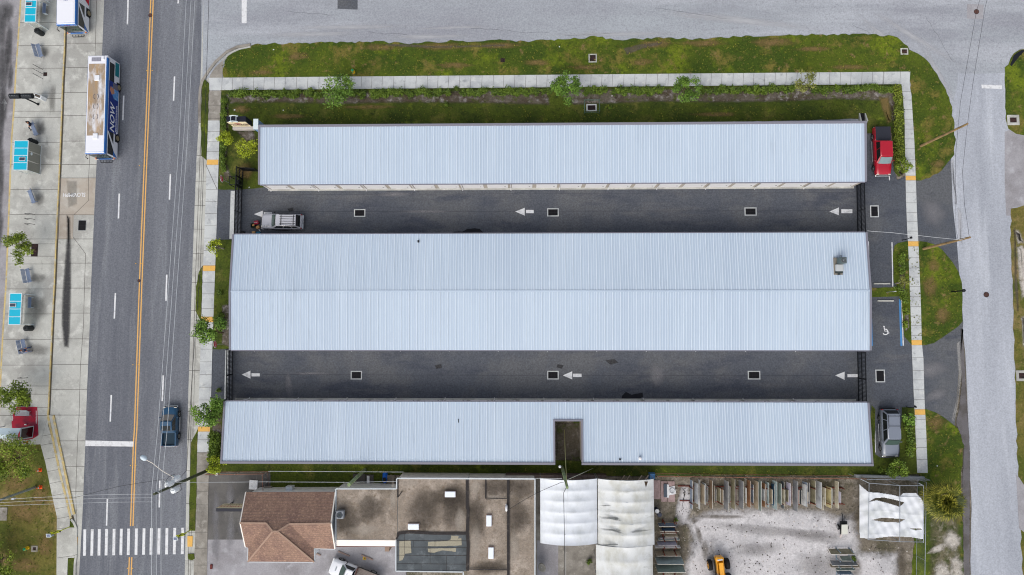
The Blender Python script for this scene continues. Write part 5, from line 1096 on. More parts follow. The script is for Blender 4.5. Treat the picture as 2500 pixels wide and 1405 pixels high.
# local +Y is the front (down in the photo), rear at y=-2.6
mb = MB(); mb.box((0, 0, .85), (1.0, 4.9, .5), bev=.08); mb.build('chassis', mat('chassis_dark', (58, 46, 26), .7, grain=.15), t)
mb = MB(); mb.box((0, -2.35, 1.2), (.95, .55, .9), bev=.14); mb.box((-.36, -1.2, 1.35), (.14, 2.2, .5), bev=.04); mb.box((.36, -1.2, 1.35), (.14, 2.2, .5), bev=.04); mb.build('body', p_yel, t)
mb = MB(); mb.box((0, -2.32, 1.68), (.6, .16, .06), bev=.02); mb.build('rear_plate', white_paint, t)
mb = MB(); beam(mb, (0, -2.05, 1.75), (0, 3.4, 1.35), .46, .42); bo = mb.build('boom', p_yel, t)
mb = MB(); beam(mb, (0, 3.2, 1.36), (0, 4.4, 1.24), .34, .32); mb.build('inner_boom', plastic, bo)
mb = MB(); mb.box((0, 4.6, .9), (1.6, .3, .8), bev=.03); mb.box((.35, 5.2, .55), (.12, 1.2, .06)); mb.box((-.35, 5.2, .55), (.12, 1.2, .06)); mb.build('fork_carriage', plastic, t)
mb = MB(); mb.box((.66, .55, 1.75), (.86, 1.5, 1.7), bev=.1); cbn = mb.build('cab', p_yel, t)
mb = MB(); mb.box((.62, .2, 2.61), (.6, .62, .03)); mb.build('roof_glass', glass_dark, cbn)
mb = MB(); mb.box((1.1, .55, 1.85), (.02, 1.1, 1.0)); mb.build('side_window', glass_dark, cbn)
mb = MB(); mb.box((.68, 1.31, 1.85), (.68, .02, .9)); mb.build('windshield', glass_dark, cbn)
mb = MB(); mb.box((-.82, .45, 1.2), (.7, 2.1, .7), bev=.12); mb.build('engine_cover', mat('engine_black', (30, 32, 42), .4), t)
mb = MB(); mb.cyl((.4, -.62), .1, 1.3, 1.75, 10); mb.build('exhaust', chrome, t)
for s_ in (-1, 1):
    for y in (-1.5, 1.7): wheel(t, s_ * 1.0, y, .62, .44, p_yel, s_)

# ------------------------------------------------------------------ buses
bus_white = paint('bus_white', (232, 234, 240)); bus_blue = paint('bus_blue', (22, 104, 182)); ad_blue = mat('ad_blue', (22, 48, 128), .4, grain=.03)
bus_roof_dirt = mat('bus_roof_dirty', (216, 216, 220), .6, [((160, 142, 122), .55, .38, .50, (1.2, .5, 1)), ((172, 138, 92), .9, .5, .66, (1.6, .25, 1), .8), ((126, 110, 98), 1.4, .58, .76, (1.6, .2, 1))], grain=.05, coord='obj', soft=None)
bus_roof_clean = mat('bus_roof_clean', (232, 233, 240), .5, grain=.01)
def bus(label, loc, rz, dirty, ad):
    t = thing('city_bus', label, 'bus', loc, rz); L_, W_, Hh = 12.2, 2.46, 2.98; w_ = W_ / 2; yf, yr = L_ / 2, -L_ / 2
    # front is +Y; east side of the photo is local -X after the half turn
    mb = MB(); mb.box((0, 0, .3 + (Hh - .62) / 2 + .06), (W_, L_, Hh - .62), bev=.1); mb.box((0, 0, .34), (W_ - .16, L_ - .5, .2)); mb.build('body', bus_white, t)
    mb = MB(); rings = []
    for z, k in ((Hh - .36, 0), (Hh - .14, .02), (Hh - .03, .1), (Hh, .22)):
        rings.append([Vector((x * (w_ - k), y * (L_ / 2 - k), z)) for x, y in ((-1, -1), (1, -1), (1, 1), (-1, 1))])
    mb.loft(rings, True); cv = mb.build('roof', bus_roof_clean, t)
    mb = MB(); mb.box((0, -.55 if dirty else .25, Hh + .006), (W_ - .46, 8.9 if dirty else L_ - 1.3, .012))
    if dirty:
        d_ = mb.build('dirty_roof_panel', bus_roof_dirt, cv)
        for y in (1.6, .3, -.9): 
            mb = MB()
            for s_ in (-1, 1): mb.tube([(s_ * .16, y - .3, Hh + .03), (s_ * .28, y - .15, Hh + .03), (s_ * .28, y + .15, Hh + .03), (s_ * .16, y + .3, Hh + .03)], .035, 5)
            mb.build('roof_mark', mat('faded_mark', (128, 124, 128), .8), cv)
        patch_pts = []
    else:
        mb.build('roof_panel', bus_roof_clean, cv); mb = MB()
        for x in (-.12, .14): mb.tube([(x - .09, 3.1, Hh + .02), (x - .09, 2.9, Hh + .02), (x + .07, 2.9, Hh + .02), (x + .07, 3.1, Hh + .02)], .04, 5)
        mb.build('roof_mark', mat('roof_letter_blue', (96, 120, 160), .7), cv)
    for y in (4.0, -3.2) if dirty else (-3.2, -.4):
        mb = MB(); mb.box((-.1, y, Hh + .07), (.62, .7, .13), bev=.04); mb.build('roof_hatch', bus_white, t)
    mb = MB(); mb.box((.1, yr + .55, Hh + .012), (1.15, .5, .02)); 
    for k in range(6): mb.box((-.38 + k * .19, yr + .55, Hh + .03), (.05, .46, .02))
    mb.build('roof_grille', mat('vent_grey', (150, 150, 162), .6), t)
    mb = MB(); mb.box((-.75, yr + .4, Hh + .06), (.28, .5, .12), bev=.04); mb.build('exhaust_cover', bus_white, t)
    # blue band along roof edge and front
    for s_ in (-1, 1):
        mb = MB(); mb.add([(s_ * (w_ + .012), yr + .3, Hh - .42), (s_ * (w_ + .012), yf - .02, Hh - .42), (s_ * (w_ - .005), yf - .02, Hh - .12), (s_ * (w_ - .1), yf - .1, Hh - .02), (s_ * (w_ - .1), yr + .3, Hh - .02), (s_ * (w_ - .005), yr + .3, Hh - .12)], [[0, 1, 2, 5], [5, 2, 3, 4]]); mb.build('blue_band', bus_blue, t)
    mb = MB(); mb.add([(-w_ + .02, yf + .012, Hh - .42), (w_ - .02, yf + .012, Hh - .42), (w_ - .02, yf - .0, Hh - .1), (-w_ + .02, yf - .0, Hh - .1), (w_ - .1, yf - .2, Hh + .004), (-w_ + .1, yf - .2, Hh + .004)], [[0, 1, 2, 3], [3, 2, 4, 5]]); mb.build('front_band', bus_blue, t)
    mb = MB(); 
    for x in (-.8, -.3, -.1, .1, .3, .8): mb.box((x, yf + .02, Hh - .3), (.1, .03, .06))
    mb.build('marker_lights', lamp_r, t)
    for s_ in (-1, 1):
        x = s_ * (w_ + .008)
        mb = MB(); mb.box((x, yf - 1.6, 1.85), (.016, 2.9, 1.1)); mb.build('side_window', glass_dark, t)
        mb = MB(); mb.box((x, yr + 2.2, 1.95), (.016, 3.1, .95)); mb.build('side_window', glass_dark, t)
        if not (s_ < 0 and ad == 'blue'):
            for y in (-.9, 1.2): mb = MB(); mb.box((x, y, 1.95), (.016, 1.9, .95)); mb.build('side_window', glass_dark, t)
        mb = MB(); x2 = s_ * (w_ + .022); mb.add([(x2, yf - 3.1, 2.45), (x2, yf - 2.75, 2.45), (x2, yf - .6, 1.15), (x2, yf - .05, .45), (x2, yf - .75, .45), (x2, yf - 1.2, 1.05)], [[0, 1, 2, 5], [5, 2, 3, 4]]); mb.build('swoosh', bus_white, t)
        mb = MB(); mb.add([(x * 1.004, yf - .05, 1.28), (x * 1.004, yf - 1.0, 1.28), (x * 1.004, yf - .55, .95), (x * 1.004, yf - .05, .5)], [[0, 1, 2, 3]]); mb.build('blue_corner', bus_blue, t)
        for y in (yf - 2.55, yr + 3.2):
            wheel(t, s_ * (w_ - .12), y, .5, .32, rim_old, s_); mb = MB(); mb.box((s_ * (w_ - .02), y, .62), (.07, 1.15, .72), bev=.03); mb.build('wheel_arch', plastic, t)
        mb = MB(); mb.tube([(s_ * (w_ - .05), yf - .05, 2.5), (s_ * (w_ + .2), yf + .3, 2.45), (s_ * (w_ + .2), yf + .36, 2.0)], [.03, .03, .07], 6); mb.build('mirror', plastic, t)
    x = -(w_ + .03)
    if ad == 'blue':
        mb = MB(); mb.box((x, -.0, 1.52), (.03, 6.3, 1.9)); adp = mb.build('advert_panel', ad_blue, t)
        mt = Matrix.Translation((x - .02, 1.4, 1.65)) @ Matrix.Rotation(-math.pi / 2, 4, 'Z') @ Matrix.Rotation(math.pi / 2, 4, 'X')
        lettering('NOW', 1.25, mat('ad_white', (236, 238, 242), .5), mt, adp, bold=.02, sx=1.05, shear=.25)
        mb = MB(); r_ = random.Random(8)
        for z, wd in ((.95, .1), (.78, .06)):
            y = 2.9
            while y > -.4: L2 = r_.uniform(.08, .22); mb.box((x - .018, y - L2 / 2, z), (.008, L2, wd)); y -= L2 + .05
        mb.build('small_lettering', MATS['ad_white'], adp)
        mb = MB(); mb.add([(x - .018, -1.1, .62), (x - .018, -1.1, 1.5), (x - .018, -1.6, 1.9), (x - .018, -2.5, 1.9), (x - .018, -2.9, 1.3), (x - .018, -2.4, .62)], [[0, 1, 2, 3, 4, 5]]); mb.build('advert_figure', mat('ad_light_blue', (84, 142, 204), .5, [((150, 186, 226), 2.5, .5, .7)], coord='obj'), adp)
        mb = MB(); mb.add([(x - .02, -1.5, 1.95), (x - .02, -1.8, 1.4), (x - .02, -2.3, 1.5), (x - .02, -2.5, 2.2), (x - .02, -2.0, 2.35)], [[0, 1, 2, 3, 4]]); mb.build('advert_figure', mat('ad_tan', (186, 132, 108), .6), adp)
        mb = MB(); mb.box((x - .017, -2.7, 1.2), (.006, .7, 1.1)); mb.build('advert_figure', mat('ad_grey', (112, 108, 122), .6), adp)
        mb = MB(); mb.ball((x - .0, 3.0, .75), (.03, .16, .16), 10, 6); mb.build('advert_logo', MATS['ad_white'], adp)
        mb = MB(); mb.box((x, yr + 1.1, .95), (.02, 1.7, .75)); mb.build('vent_panel', mat('teal_panel', (20, 120, 130), .4), t)
    else:
        mb = MB(); mb.add([(x, -3.5, .5), (x, 2.6, .5), (x, 2.15, 1.25), (x, -3.5, 1.25)], [[0, 1, 2, 3]]); adp = mb.build('advert_panel', mat('ad_red', (190, 20, 44), .5), t); mb = MB(); r_ = random.Random(2)
        for z, wd in ((1.02, .12), (.8, .1)):
            y = 1.6
            while y > -1: L2 = r_.uniform(.1, .26); mb.box((x - .012, y - L2 / 2, z), (.01, L2, wd)); y -= L2 + .06
        mb.build('small_lettering', white_paint, adp)
    mb = MB(); mb.add([(-w_ + .12, yf + .016, .98), (w_ - .12, yf + .016, .98), (w_ - .08, yf + .016, 2.5), (-w_ + .08, yf + .016, 2.5)], [[0, 1, 2, 3]]); mb.build('windshield', mat('bus_glass', (44, 54, 50), .08, [((84, 104, 92), 2.0, .5, .68)], spec=.6, coord='obj'), t)
    mb = MB(); mb.box((0, yf + .06, .72), (W_ - .1, .16, .34), bev=.06); mb.build('front_bumper', bus_blue, t)
    lamps(t, yf + .15, .82, .95, True, (.24, .06, .14))
    mb = MB()
    for s_ in (-1, 1): mb.box((s_ * 1.14, yf + .1, .84), (.12, .12, .14))
    mb.build('indicator', lamp_a, t)
    mb = MB()
    for z in (.5, .62):
        mb.tube([(-.75, yf + .2, z), (-.7, yf + .5, z), (.7, yf + .5, z), (.75, yf + .2, z)], .025, 5)
    for x in (-.4, 0, .4): mb.tube([(x, yf + .2, .5), (x, yf + .55, .62)], .025, 5)
    mb.build('bike_rack', black_iron, t)
    lamps(t, yr - .02, 1.1, .95, False, (.16, .05, .3))
    return t
bus('city bus with a dirty tan roof and a blue NOW advert on its side', (-52.18, 27.95, .0), math.pi + .012, True, 'blue')
a = G(156, 60, 2.98); bus('clean white roofed city bus cut off by the top edge beside the shelter', (a[0], a[1] + 6.1, .0), math.pi + .03, False, 'red')

# ------------------------------------------------------------------ plaza furniture
cyan = mat('shelter_cyan', (6, 176, 206), .35, spec=.5, grain=.02); shel_w = mat('shelter_white', (214, 226, 230), .45); mesh_grey = mat('shelter_mesh', (138, 138, 128), .7, grain=.1); clear = mat('shelter_glass', (190, 196, 190), .1, alpha=.35); solar = mat('solar_cell', (44, 48, 66), .3, stripes=(1, .1, .2, (120, 124, 138)), coord='obj')
bench_b = mat('bench_blue', (132, 146, 172), .5, grain=.06)
def bench(label, px, rz, seat_z=.45, pz=.12, L_=1.75, m=bench_b, group='slatted benches on the plaza'):
    a = G(*px, .6); t = thing('bench', label, 'bench', (a[0], a[1], pz), rz, group)
    mb = MB()
    for k in range(5): mb.box((-.2 + k * .1, 0, seat_z), (.078, L_, .03))
    for y in (-L_ / 2 + .15, L_ / 2 - .15): mb.box((0, y, seat_z - .03), (.5, .05, .04))
    mb.build('seat', m, t)
    mb = MB()
    for k in range(4): mb.box((-.29 - k * .05, 0, seat_z + .14 + k * .11), (.03, L_, .085), ry=-.4)
    for y in (-L_ / 2 + .15, L_ / 2 - .15): mb.tube([(-.24, y, seat_z - .02), (-.46, y, seat_z + .52)], .025, 6)
    mb.build('backrest', m, t)
    for y in (-L_ / 2 + .15, L_ / 2 - .15):
        mb = MB(); mb.tube([(.2, y, 0), (.2, y, seat_z)], .03, 6); mb.tube([(-.22, y, 0), (-.22, y, seat_z)], .03, 6); mb.build('leg', m, t)
        mb = MB(); mb.tube([(.24, y, seat_z), (.24, y, seat_z + .22), (-.3, y, seat_z + .24)], .022, 6); mb.build('armrest', m, t)
    return t
bench('pale blue slatted bench below the topmost shelter', (95, 123), .33); bench('slatted bench with a dark clothed person sitting on its upper end', (82, 315), .42 + math.pi)
bench('narrow slatted bench below the large mesh backed shelter', (76.5, 480), .4 + math.pi); bench('slatted bench below the plaza tree', (68.5, 673), .25)
bench('slatted bench with a person in blue jeans on its lower end', (57.5, 846), .27)
bench('pale grey slatted bench standing on the red floor paint', (54, 1011), -math.pi / 2, m=mat('bench_grey', (158, 164, 170), .5), L_=1.7)
def shelter(label, px, y1px, back, side_glass, solar_at, zr=2.45, W_=1.38):
    """px: roof corner top-left, top-right at roof height; y1px: bottom row"""
    (xa, ya), (xb, yb), (xc, yc) = px[0], px[1], px[2]
    A, B, D = G3(xa, ya, zr), G3(xb, yb, zr), G3(xc, yc, zr)
    L_ = (D - B).length; c = (A + D) / 2; t = thing('bus_shelter', label, 'bus shelter', (c.x, c.y, .12), 0, 'cyan roofed bus shelters'); h = zr - .12; W_ = (B - A).length
    mb = MB()
    for k in range(4): mb.box((0, L_ / 2 - L_ * (k + .5) / 4, h), (W_ - .04, L_ / 4 - .05, .05), ry=.03)
    mb.build('roof', cyan, t)
    mb = MB()
    for k in range(5): mb.box((0, L_ / 2 - L_ * k / 4, h + .012), (W_, .07, .07), ry=.03)
    for x in (-W_ / 2, W_ / 2): mb.box((x, 0, h - x * .03 + .01), (.06, L_ + .06, .08))
    mb.build('roof_frame', shel_w, t)
    mb = MB(); mb.box((solar_at[0], L_ / 2 - L_ * (solar_at[1] + .5) / 4, h + .06), (.78, .48, .05)); sp = mb.build('solar_panel', shel_w, t)
    mb = MB(); mb.box((solar_at[0], L_ / 2 - L_ * (solar_at[1] + .5) / 4, h + .088), (.68, .38, .01)); mb.build('solar_cells', solar, sp)
    for x in (-W_ / 2 + .05, W_ / 2 - .05):
        for y in (-L_ / 2 + .06, L_ / 2 - .06): mb = MB(); mb.box((x, y, h / 2), (.07, .07, h)); mb.build('post', shel_w, t)
    if back == 'east':
        for k in range(3):
            mb = MB(); mb.box((W_ / 2 - .02, L_ / 2 - L_ * (k + .5) / 3, h / 2 + .05), (.03, L_ / 3 - .08, h - .2)); mb.build('back_panel', mesh_grey, t)
        mb = MB(); mb.box((W_ / 2 - .02, 0, .12), (.06, L_, .06)); mb.build('bottom_rail', shel_w, t)
        mb = MB(); mb.ball((W_ / 2 + .005, L_ / 2 - 1.45, 1.7), (.02, .2, .18), 10, 6); mb.build('stop_badge', shel_w, t)
    else:
        mb = MB(); mb.box((-W_ / 2 + .04, 0, h / 2 + .05), (.03, L_ - .2, h - .3)); mb.build('back_panel', clear, t)
        mb = MB()
        for k in range(3): mb.box((W_ / 2 - .25 - k * .14, L_ / 2 - 1.0, .45), (.12, 1.3, .03))
        mb.box((W_ / 2 - .38, L_ / 2 - 1.0, .62), (.03, 1.3, .26)); mb.build('bench_seat', bench_b, t)
        for y in (.4, 1.6): mb = MB(); mb.box((W_ / 2 - .38, L_ / 2 - y, .22), (.36, .05, .44)); mb.build('bench_leg', shel_w, t)
    if side_glass:
        mb = MB(); mb.box((0, -L_ / 2 + .03, h / 2), (W_ - .1, .03, h - .3)); mb.build('end_panel', clear, t)
    return t
shelter('cyan roofed bus shelter with a mesh back wall and a white badge', ((36.5, 344), (69.3, 344.6), (65.3, 416)), 416, 'east', True, (.22, 2))
shelter('cyan roofed bus shelter with a black bin below its lower end, open to the east', ((25, 717), (53, 717), (49.3, 793)), 793, 'west', True, (-.28, 1))
shelter('cyan roofed bus shelter cut off by the top edge of the photo', ((65, -16), (91, -16), (85.5, 54.5)), 55, 'west', True, (-.22, 1))
def litter_bin(px, rz, label):
    a = G(*px, .5); t = thing('litter_bin', label, 'litter bin', (a[0], a[1], .12), rz, 'black litter bins on the plaza'); bm_ = mat('bin_black', (30, 34, 36), .5, grain=.15)
    oc = lambda r, z: [Vector((r * math.cos(k * math.pi / 4 + .39), r * math.sin(k * math.pi / 4 + .39), z)) for k in range(8)]
    mb = MB(); mb.loft([oc(.34, 0), oc(.36, .1), oc(.36, .88)], True); mb.build('body', bm_, t)
    mb = MB(); mb.loft([oc(.39, .9), oc(.39, .98), oc(.3, 1.08), oc(.16, 1.1)], True); mb.build('lid', bm_, t)
    mb = MB(); mb.cyl((0, 0), .13, 1.1, 1.112, 12); mb.build('opening', mat('pit_black', (18, 18, 22), .8), t)
litter_bin((98, 80), 0, 'black octagonal litter bin below the topmost shelter'); litter_bin((82, 347), 0, 'black octagonal litter bin at the upper end of the mesh backed shelter'); litter_bin((72, 802), 0, 'black octagonal litter bin below the lowest cyan shelter')
for px, l in ((((94, 165), 'topmost curved steel bicycle hoop near the square cover')), ((94, 175.5), 'middle curved steel bicycle hoop near the square cover'), ((94, 187), 'lowest curved steel bicycle hoop near the square cover'), ((74.5, 524), 'topmost bicycle hoop below the narrow bench'), ((74.5, 536), 'middle bicycle hoop below the narrow bench'), ((74.5, 548.5), 'lowest bicycle hoop below the narrow bench'), ((57, 923), 'upper bicycle hoop above the tree by the red paint'), ((57, 935), 'lower bicycle hoop above the tree by the red paint')):
    a = G(*px, .3); mb = MB(); sk = .22 if px[1] < 200 else 0; mb.tube([(-.42, sk, 0), (-.42, sk, .62), (-.3, sk * .7, .8), (.3, -sk * .7, .8), (.42, -sk, .62), (.42, -sk, 0)], .028, 6); o = mb.build('bicycle_hoop', black_iron); o.location = (a[0], a[1], .12); tag(o, l, 'bicycle rack', 'bicycle hoops')
# lamp column with twin dark heads, and its cabinet
a = G(95, 256); t = thing('twin_lamp', 'black post carrying two dark drum shaped heads over the kerb', 'lamp post', (a[0], a[1], .12))
zt_ = 3.6; top = G3(66, 237, zt_) - Vector((a[0], a[1], .12))
mb = MB(); mb.tube([(0, 0, 0), (0, 0, zt_ - .2)], .09, 8); mb.cyl((0, 0), .16, 0, .12, 10); mb.build('post', black_iron, t)
for k, xp in enumerate((35.5, 65.5)):
    c = G3(xp, 234.5, zt_) - Vector((a[0], a[1], .12)); mb = MB()
    mb.tube([(c.x - .66, c.y, c.z - .1), (c.x - .62, c.y, c.z - .1), (c.x + .62, c.y, c.z - .1), (c.x + .66, c.y, c.z - .1)], [.26, .33, .33, .28], 8, smooth=False); hd = mb.build('lamp_head', mat('drum_black', (22, 28, 34), .55, grain=.2), t)
    mb = MB()
    for i in range(5): mb.box((c.x - .45 + i * .2, c.y, c.z + .215), (.06, .05, .02))
    mb.build('vent_dots', gutter_w, hd)
c0 = G3(100, 239, zt_) - Vector((a[0], a[1], .12)); c1 = G3(25, 234, zt_) - Vector((a[0], a[1], .12)); mb = MB(); mb.tube([(0, 0, zt_ - .25), (c0.x - 1.0, c0.y, c0.z - .1), (c1.x, c1.y, c1.z - .1)], .06, 6); mb.build('arm', black_iron, t)
a = G(94.5, 236, .9); t = thing('control_cabinet', 'small white cabinet with a dark panel beside the twin headed lamp', 'cabinet', (a[0], a[1], .12), -.42)
mb = MB(); mb.box((0, 0, .5), (.95, .48, 1.0), bev=.03); mb.build('cabinet', white_wall, t); mb = MB(); mb.box((0, 0, 1.01), (.72, .3, .03)); mb.build('top_panel', mat('panel_brown', (96, 88, 78), .6), t)
# white shelter at the lower left
a = G(25, 1058, 2.4); t = thing('white_shelter', 'white roofed shelter with an open steel frame end by the red floor paint', 'shelter', (a[0], a[1], .04), 0)
def loc_(px, py, z): return G3(px, py, z) - Vector((a[0], a[1], .04))
mb = MB(); r = [loc_(-30, 1046, 2.45), loc_(51, 1046, 2.45), loc_(43, 1061, 2.75), loc_(-30, 1063, 2.75), loc_(-30, 1072, 2.5), loc_(43, 1071, 2.5)]
mb.add(r + [p - Vector((0, 0, .06)) for p in r], [[3, 2, 1, 0], [4, 5, 2, 3], [6, 7, 8, 9], [9, 8, 11, 10]]); mb.build('roof', mat('roof_paleblue', (196, 212, 220), .4), t)
mb = MB(); q = [loc_(51, 1047, 2.4), loc_(82, 1041, .1), loc_(79, 1068, .1), loc_(49, 1073, 2.4)]
for i in range(4): mb.tube([q[i], q[(i + 1) % 4]], .07, 6)
mb.build('end_frame', mat('frame_pale', (176, 186, 190), .4), t)
mb = MB(); mb.quad(*[p + Vector((0, 0, -.03)) for p in q][::-1]); mb.build('end_glass', mat('glass_maroon', (44, 16, 18), .1, spec=.5), t)
mb = MB()
for x, y in ((-25, 1048), (40, 1048), (-25, 1070), (40, 1070)): p = loc_(x, y, 2.4); mb.tube([(p.x, p.y, 0), p], .05, 6)
mb.build('post', frame_m, t)
item('parcel', (63, 1037), .13, (.26, .14, .12), white_paint, 'small white parcel on the red floor paint', 'parcel')
# person on the benches
skin_m = mat('skin', (176, 120, 92), .6); hair_m = mat('hair_dark', (26, 22, 22), .7)
def person(label, loc, rz, mshirt, mpants, mshoe, lean=0, spread=.2, sit=.47, hairy=True, arm=0):
    """seated figure facing local +Y"""
    J = {'hip': (0, 0, sit + .09), 'waist': (0, -.03 + lean * .3, sit + .27), 'chest': (0, -.02 + lean * .7, sit + .46), 'neck': (0, 0 + lean, sit + .62), 'head': (0, .02 + lean, sit + .72)}
    V_, E_, Rr, mi = [], [], [], []
    def v(p, r, m): V_.append(p); Rr.append(r); mi.append(m); return len(V_) - 1
    hip = v(J['hip'], .15, 1); wa = v(J['waist'], .14, 0); ch = v(J['chest'], .155, 0); nk = v(J['neck'], .06, 2); hd = v(J['head'], .07, 2)
    E_ += [(hip, wa), (wa, ch), (ch, nk), (nk, hd)]
    for s_ in (-1, 1):
        k = v((s_ * (.1 + spread * .5), .44, sit + .06), .075, 1); kk = v((s_ * .1, .08, sit + .07), .1, 1); an = v((s_ * (.1 + spread * .7), .5, .12), .05, 1); ft = v((s_ * (.11 + spread * .8), .66, .06), .05, 3); hl = v((s_ * (.1 + spread * .7), .5, .07), .055, 3)
        E_ += [(hip, kk), (kk, k), (k, an), (an, hl), (hl, ft)]
        sh = v((s_ * .19, lean, sit + .52), .075, 0); el = v((s_ * .27, .1 + lean * .8, sit + .27), .05, 0 if arm == 0 else 2); ha = v((s_ * .18, .32, sit + .2), .04, 2)
        E_ += [(ch, sh), (sh, el), (el, ha)]
    me = bpy.data.meshes.new('person'); me.from_pydata(V_, E_, [])
    o = bpy.data.objects.new('person', me); C.objects.link(o)
    sk = o.modifiers.new('skin', 'SKIN'); sk.use_smooth_shade = True
    for i, d in enumerate(me.skin_vertices[0].data): d.radius = (Rr[i], Rr[i] * (.78 if i in (1, 2) else 1)); d.use_root = (i == 0)
    ss = o.modifiers.new('smooth', 'SUBSURF'); ss.levels = 1; ss.render_levels = 1
    dg = bpy.context.evaluated_depsgraph_get(); dg.update(); m2 = bpy.data.meshes.new_from_object(o.evaluated_get(dg)); o.modifiers.clear(); o.data = m2; m2.name = 'person'
    m2.materials.clear()
    for m in (mshirt, mpants, skin_m, mshoe): m2.materials.append(m)
    pts = [(Vector(p), mi[i]) for i, p in enumerate(V_)]; 
    for p in m2.polygons: p.use_smooth = True; c = p.center; p.material_index = min(pts, key=lambda q: (q[0] - c).length)[1]
    o.location = loc; o.rotation_euler = (0, 0, rz); tag(o, label, 'person')
    hz = sit + .8
    mb = MB(); mb.ball((0, lean + .03, hz), (.085, .105, .125), 12, 8); mb.ball((0, lean + .14, hz - .01), (.018, .022, .03), 6, 4)
    for s_ in (-1, 1): mb.ball((s_ * .088, lean + .02, hz), (.015, .025, .035), 6, 4)
    mb.build('head', skin_m, o)
    mb = MB(); mb.ball((0, lean + .005, hz + .035), (.1, .112, .115), 12, 8); mb.build('hair', hair_m, o)
    for s_ in (-1, 1):
        mb = MB()
        for f in range(4): x = s_ * .18 + (f - 1.5) * .02; mb.tube([(x, .33, sit + .2), (x, .37 + .005 * (f % 3), sit + .195), (x, .39, sit + .175)], [.009, .009, .007], 5)
        mb.tube([(s_ * .15, .31, sit + .2), (s_ * .13, .35, sit + .185)], [.01, .008], 5); mb.build('fingers', skin_m, o)
    return o
a = G(58, 854, .6); person('person in a pale checked shirt and blue jeans sitting on a plaza bench', (a[0] + .1, a[1] - .1, .12), .27 - math.pi / 2, mat('shirt_pale', (150, 154, 168), .8, [((104, 100, 116), 9, .48, .6)], coord='obj'), mat('jeans', (44, 72, 122), .8, grain=.1), mat('shoe_dark', (36, 32, 32), .7))
a = G(76, 303, .6); person('person in dark clothes sitting on the bench above the mesh backed shelter', (a[0], a[1], .12), .42 + math.pi / 2, mat('jacket_dark', (34, 42, 54), .8, grain=.1), mat('trousers_dark', (40, 42, 54), .8), mat('shoe_brown', (66, 48, 40), .7), spread=.5)

# scraps of litter
for px, l in (((1366, 115), 'white paper scrap on the north lawn left of the twin grate'), ((668, 122), 'white paper scrap near the rounded corner of the north lawn'), ((692, 270), 'pale scrap on the inner lawn right of the storage sign'), ((573, 269), 'white scrap just above the storage sign'), ((2288, 1138), 'white scrap on the lawn above the palm'), ((1494, 235), 'white scrap in the mulch right of the fenced drain basin'), ((609, 458), 'white scrap on the grass inside the black gate')):
    a = G(*px); mb = MB(); n_ = 6; mb.add([(.11 * math.cos(k) * rnd.uniform(.6, 1.2), .08 * math.sin(k), .02 * (i % 2)) for i, k in enumerate(np.linspace(0, 6.283, 7)[:-1])] + [(0, 0, .05)], [[i, (i + 1) % 6, 6] for i in range(6)])
    o = mb.build('paper_scrap', white_paint); o.location = (a[0], a[1], .045); tag(o, l, 'litter')
# hydrants, cones, signs
def hydrant(px, rz, label, z=.04):
    a = G(*px, .4); t = thing('fire_hydrant', label, 'fire hydrant', (a[0], a[1], z), rz); ym = mat('hydrant_yellow', (238, 196, 20), .5); gm_ = mat('hydrant_green', (42, 160, 112), .5)
    mb = MB(); mb.tube([(0, 0, 0), (0, 0, .05), (0, 0, .06), (0, 0, .55), (0, 0, .56), (0, 0, .6)], [.2, .2, .14, .14, .19, .19], 12, smooth=False); mb.build('barrel', ym, t)
    mb = MB(); mb.tube([(0, 0, .6), (0, 0, .68), (0, 0, .76), (0, 0, .78)], [.17, .16, .09, .05], 12); mb.cyl((0, 0), .04, .78, .84, 5); mb.build('bonnet', gm_, t)
    for d in ((.2, 0), (-.2, 0), (0, -.22)): mb = MB(); mb.tube([(d[0] * .5, d[1] * .5, .42), (d[0], d[1], .42), (d[0] * 1.1, d[1] * 1.1, .42)], [.07, .07, .09], 8); mb.build('outlet_cap', gm_ if d[1] else ym, t)
hydrant((861.5, 174), 0, 'yellow fire hydrant with a green top on the north lawn'); hydrant((63, 1340), .3, 'yellow fire hydrant with a green top in the dry corner grass')
cone_o = mat('cone_orange', (236, 84, 26), .5)
for px, l in (((62, 1081), 'orange traffic cone just below the red floor paint'), ((93, 1149.5), 'orange traffic cone standing alone by the edge of the path'), ((94, 1191.5), 'orange traffic cone at the foot of the steel mast')):
    a = G(*px, .4); t = thing('traffic_cone', l, 'traffic cone', (a[0], a[1], .04), 0, 'orange traffic cones'); mb = MB(); mb.box((0, 0, .02), (.4, .4, .04), bev=.01); mb.build('base', cone_o, t)
    mb = MB(); mb.tube([(0, 0, .04), (0, 0, .74)], [.16, .03], 12); cn = mb.build('cone', cone_o, t); mb = MB(); mb.tube([(0, 0, .42), (0, 0, .56)], [.097, .07], 12); mb.build('collar', white_paint, cn)
sign_red = mat('sign_red', (226, 30, 48), .4)
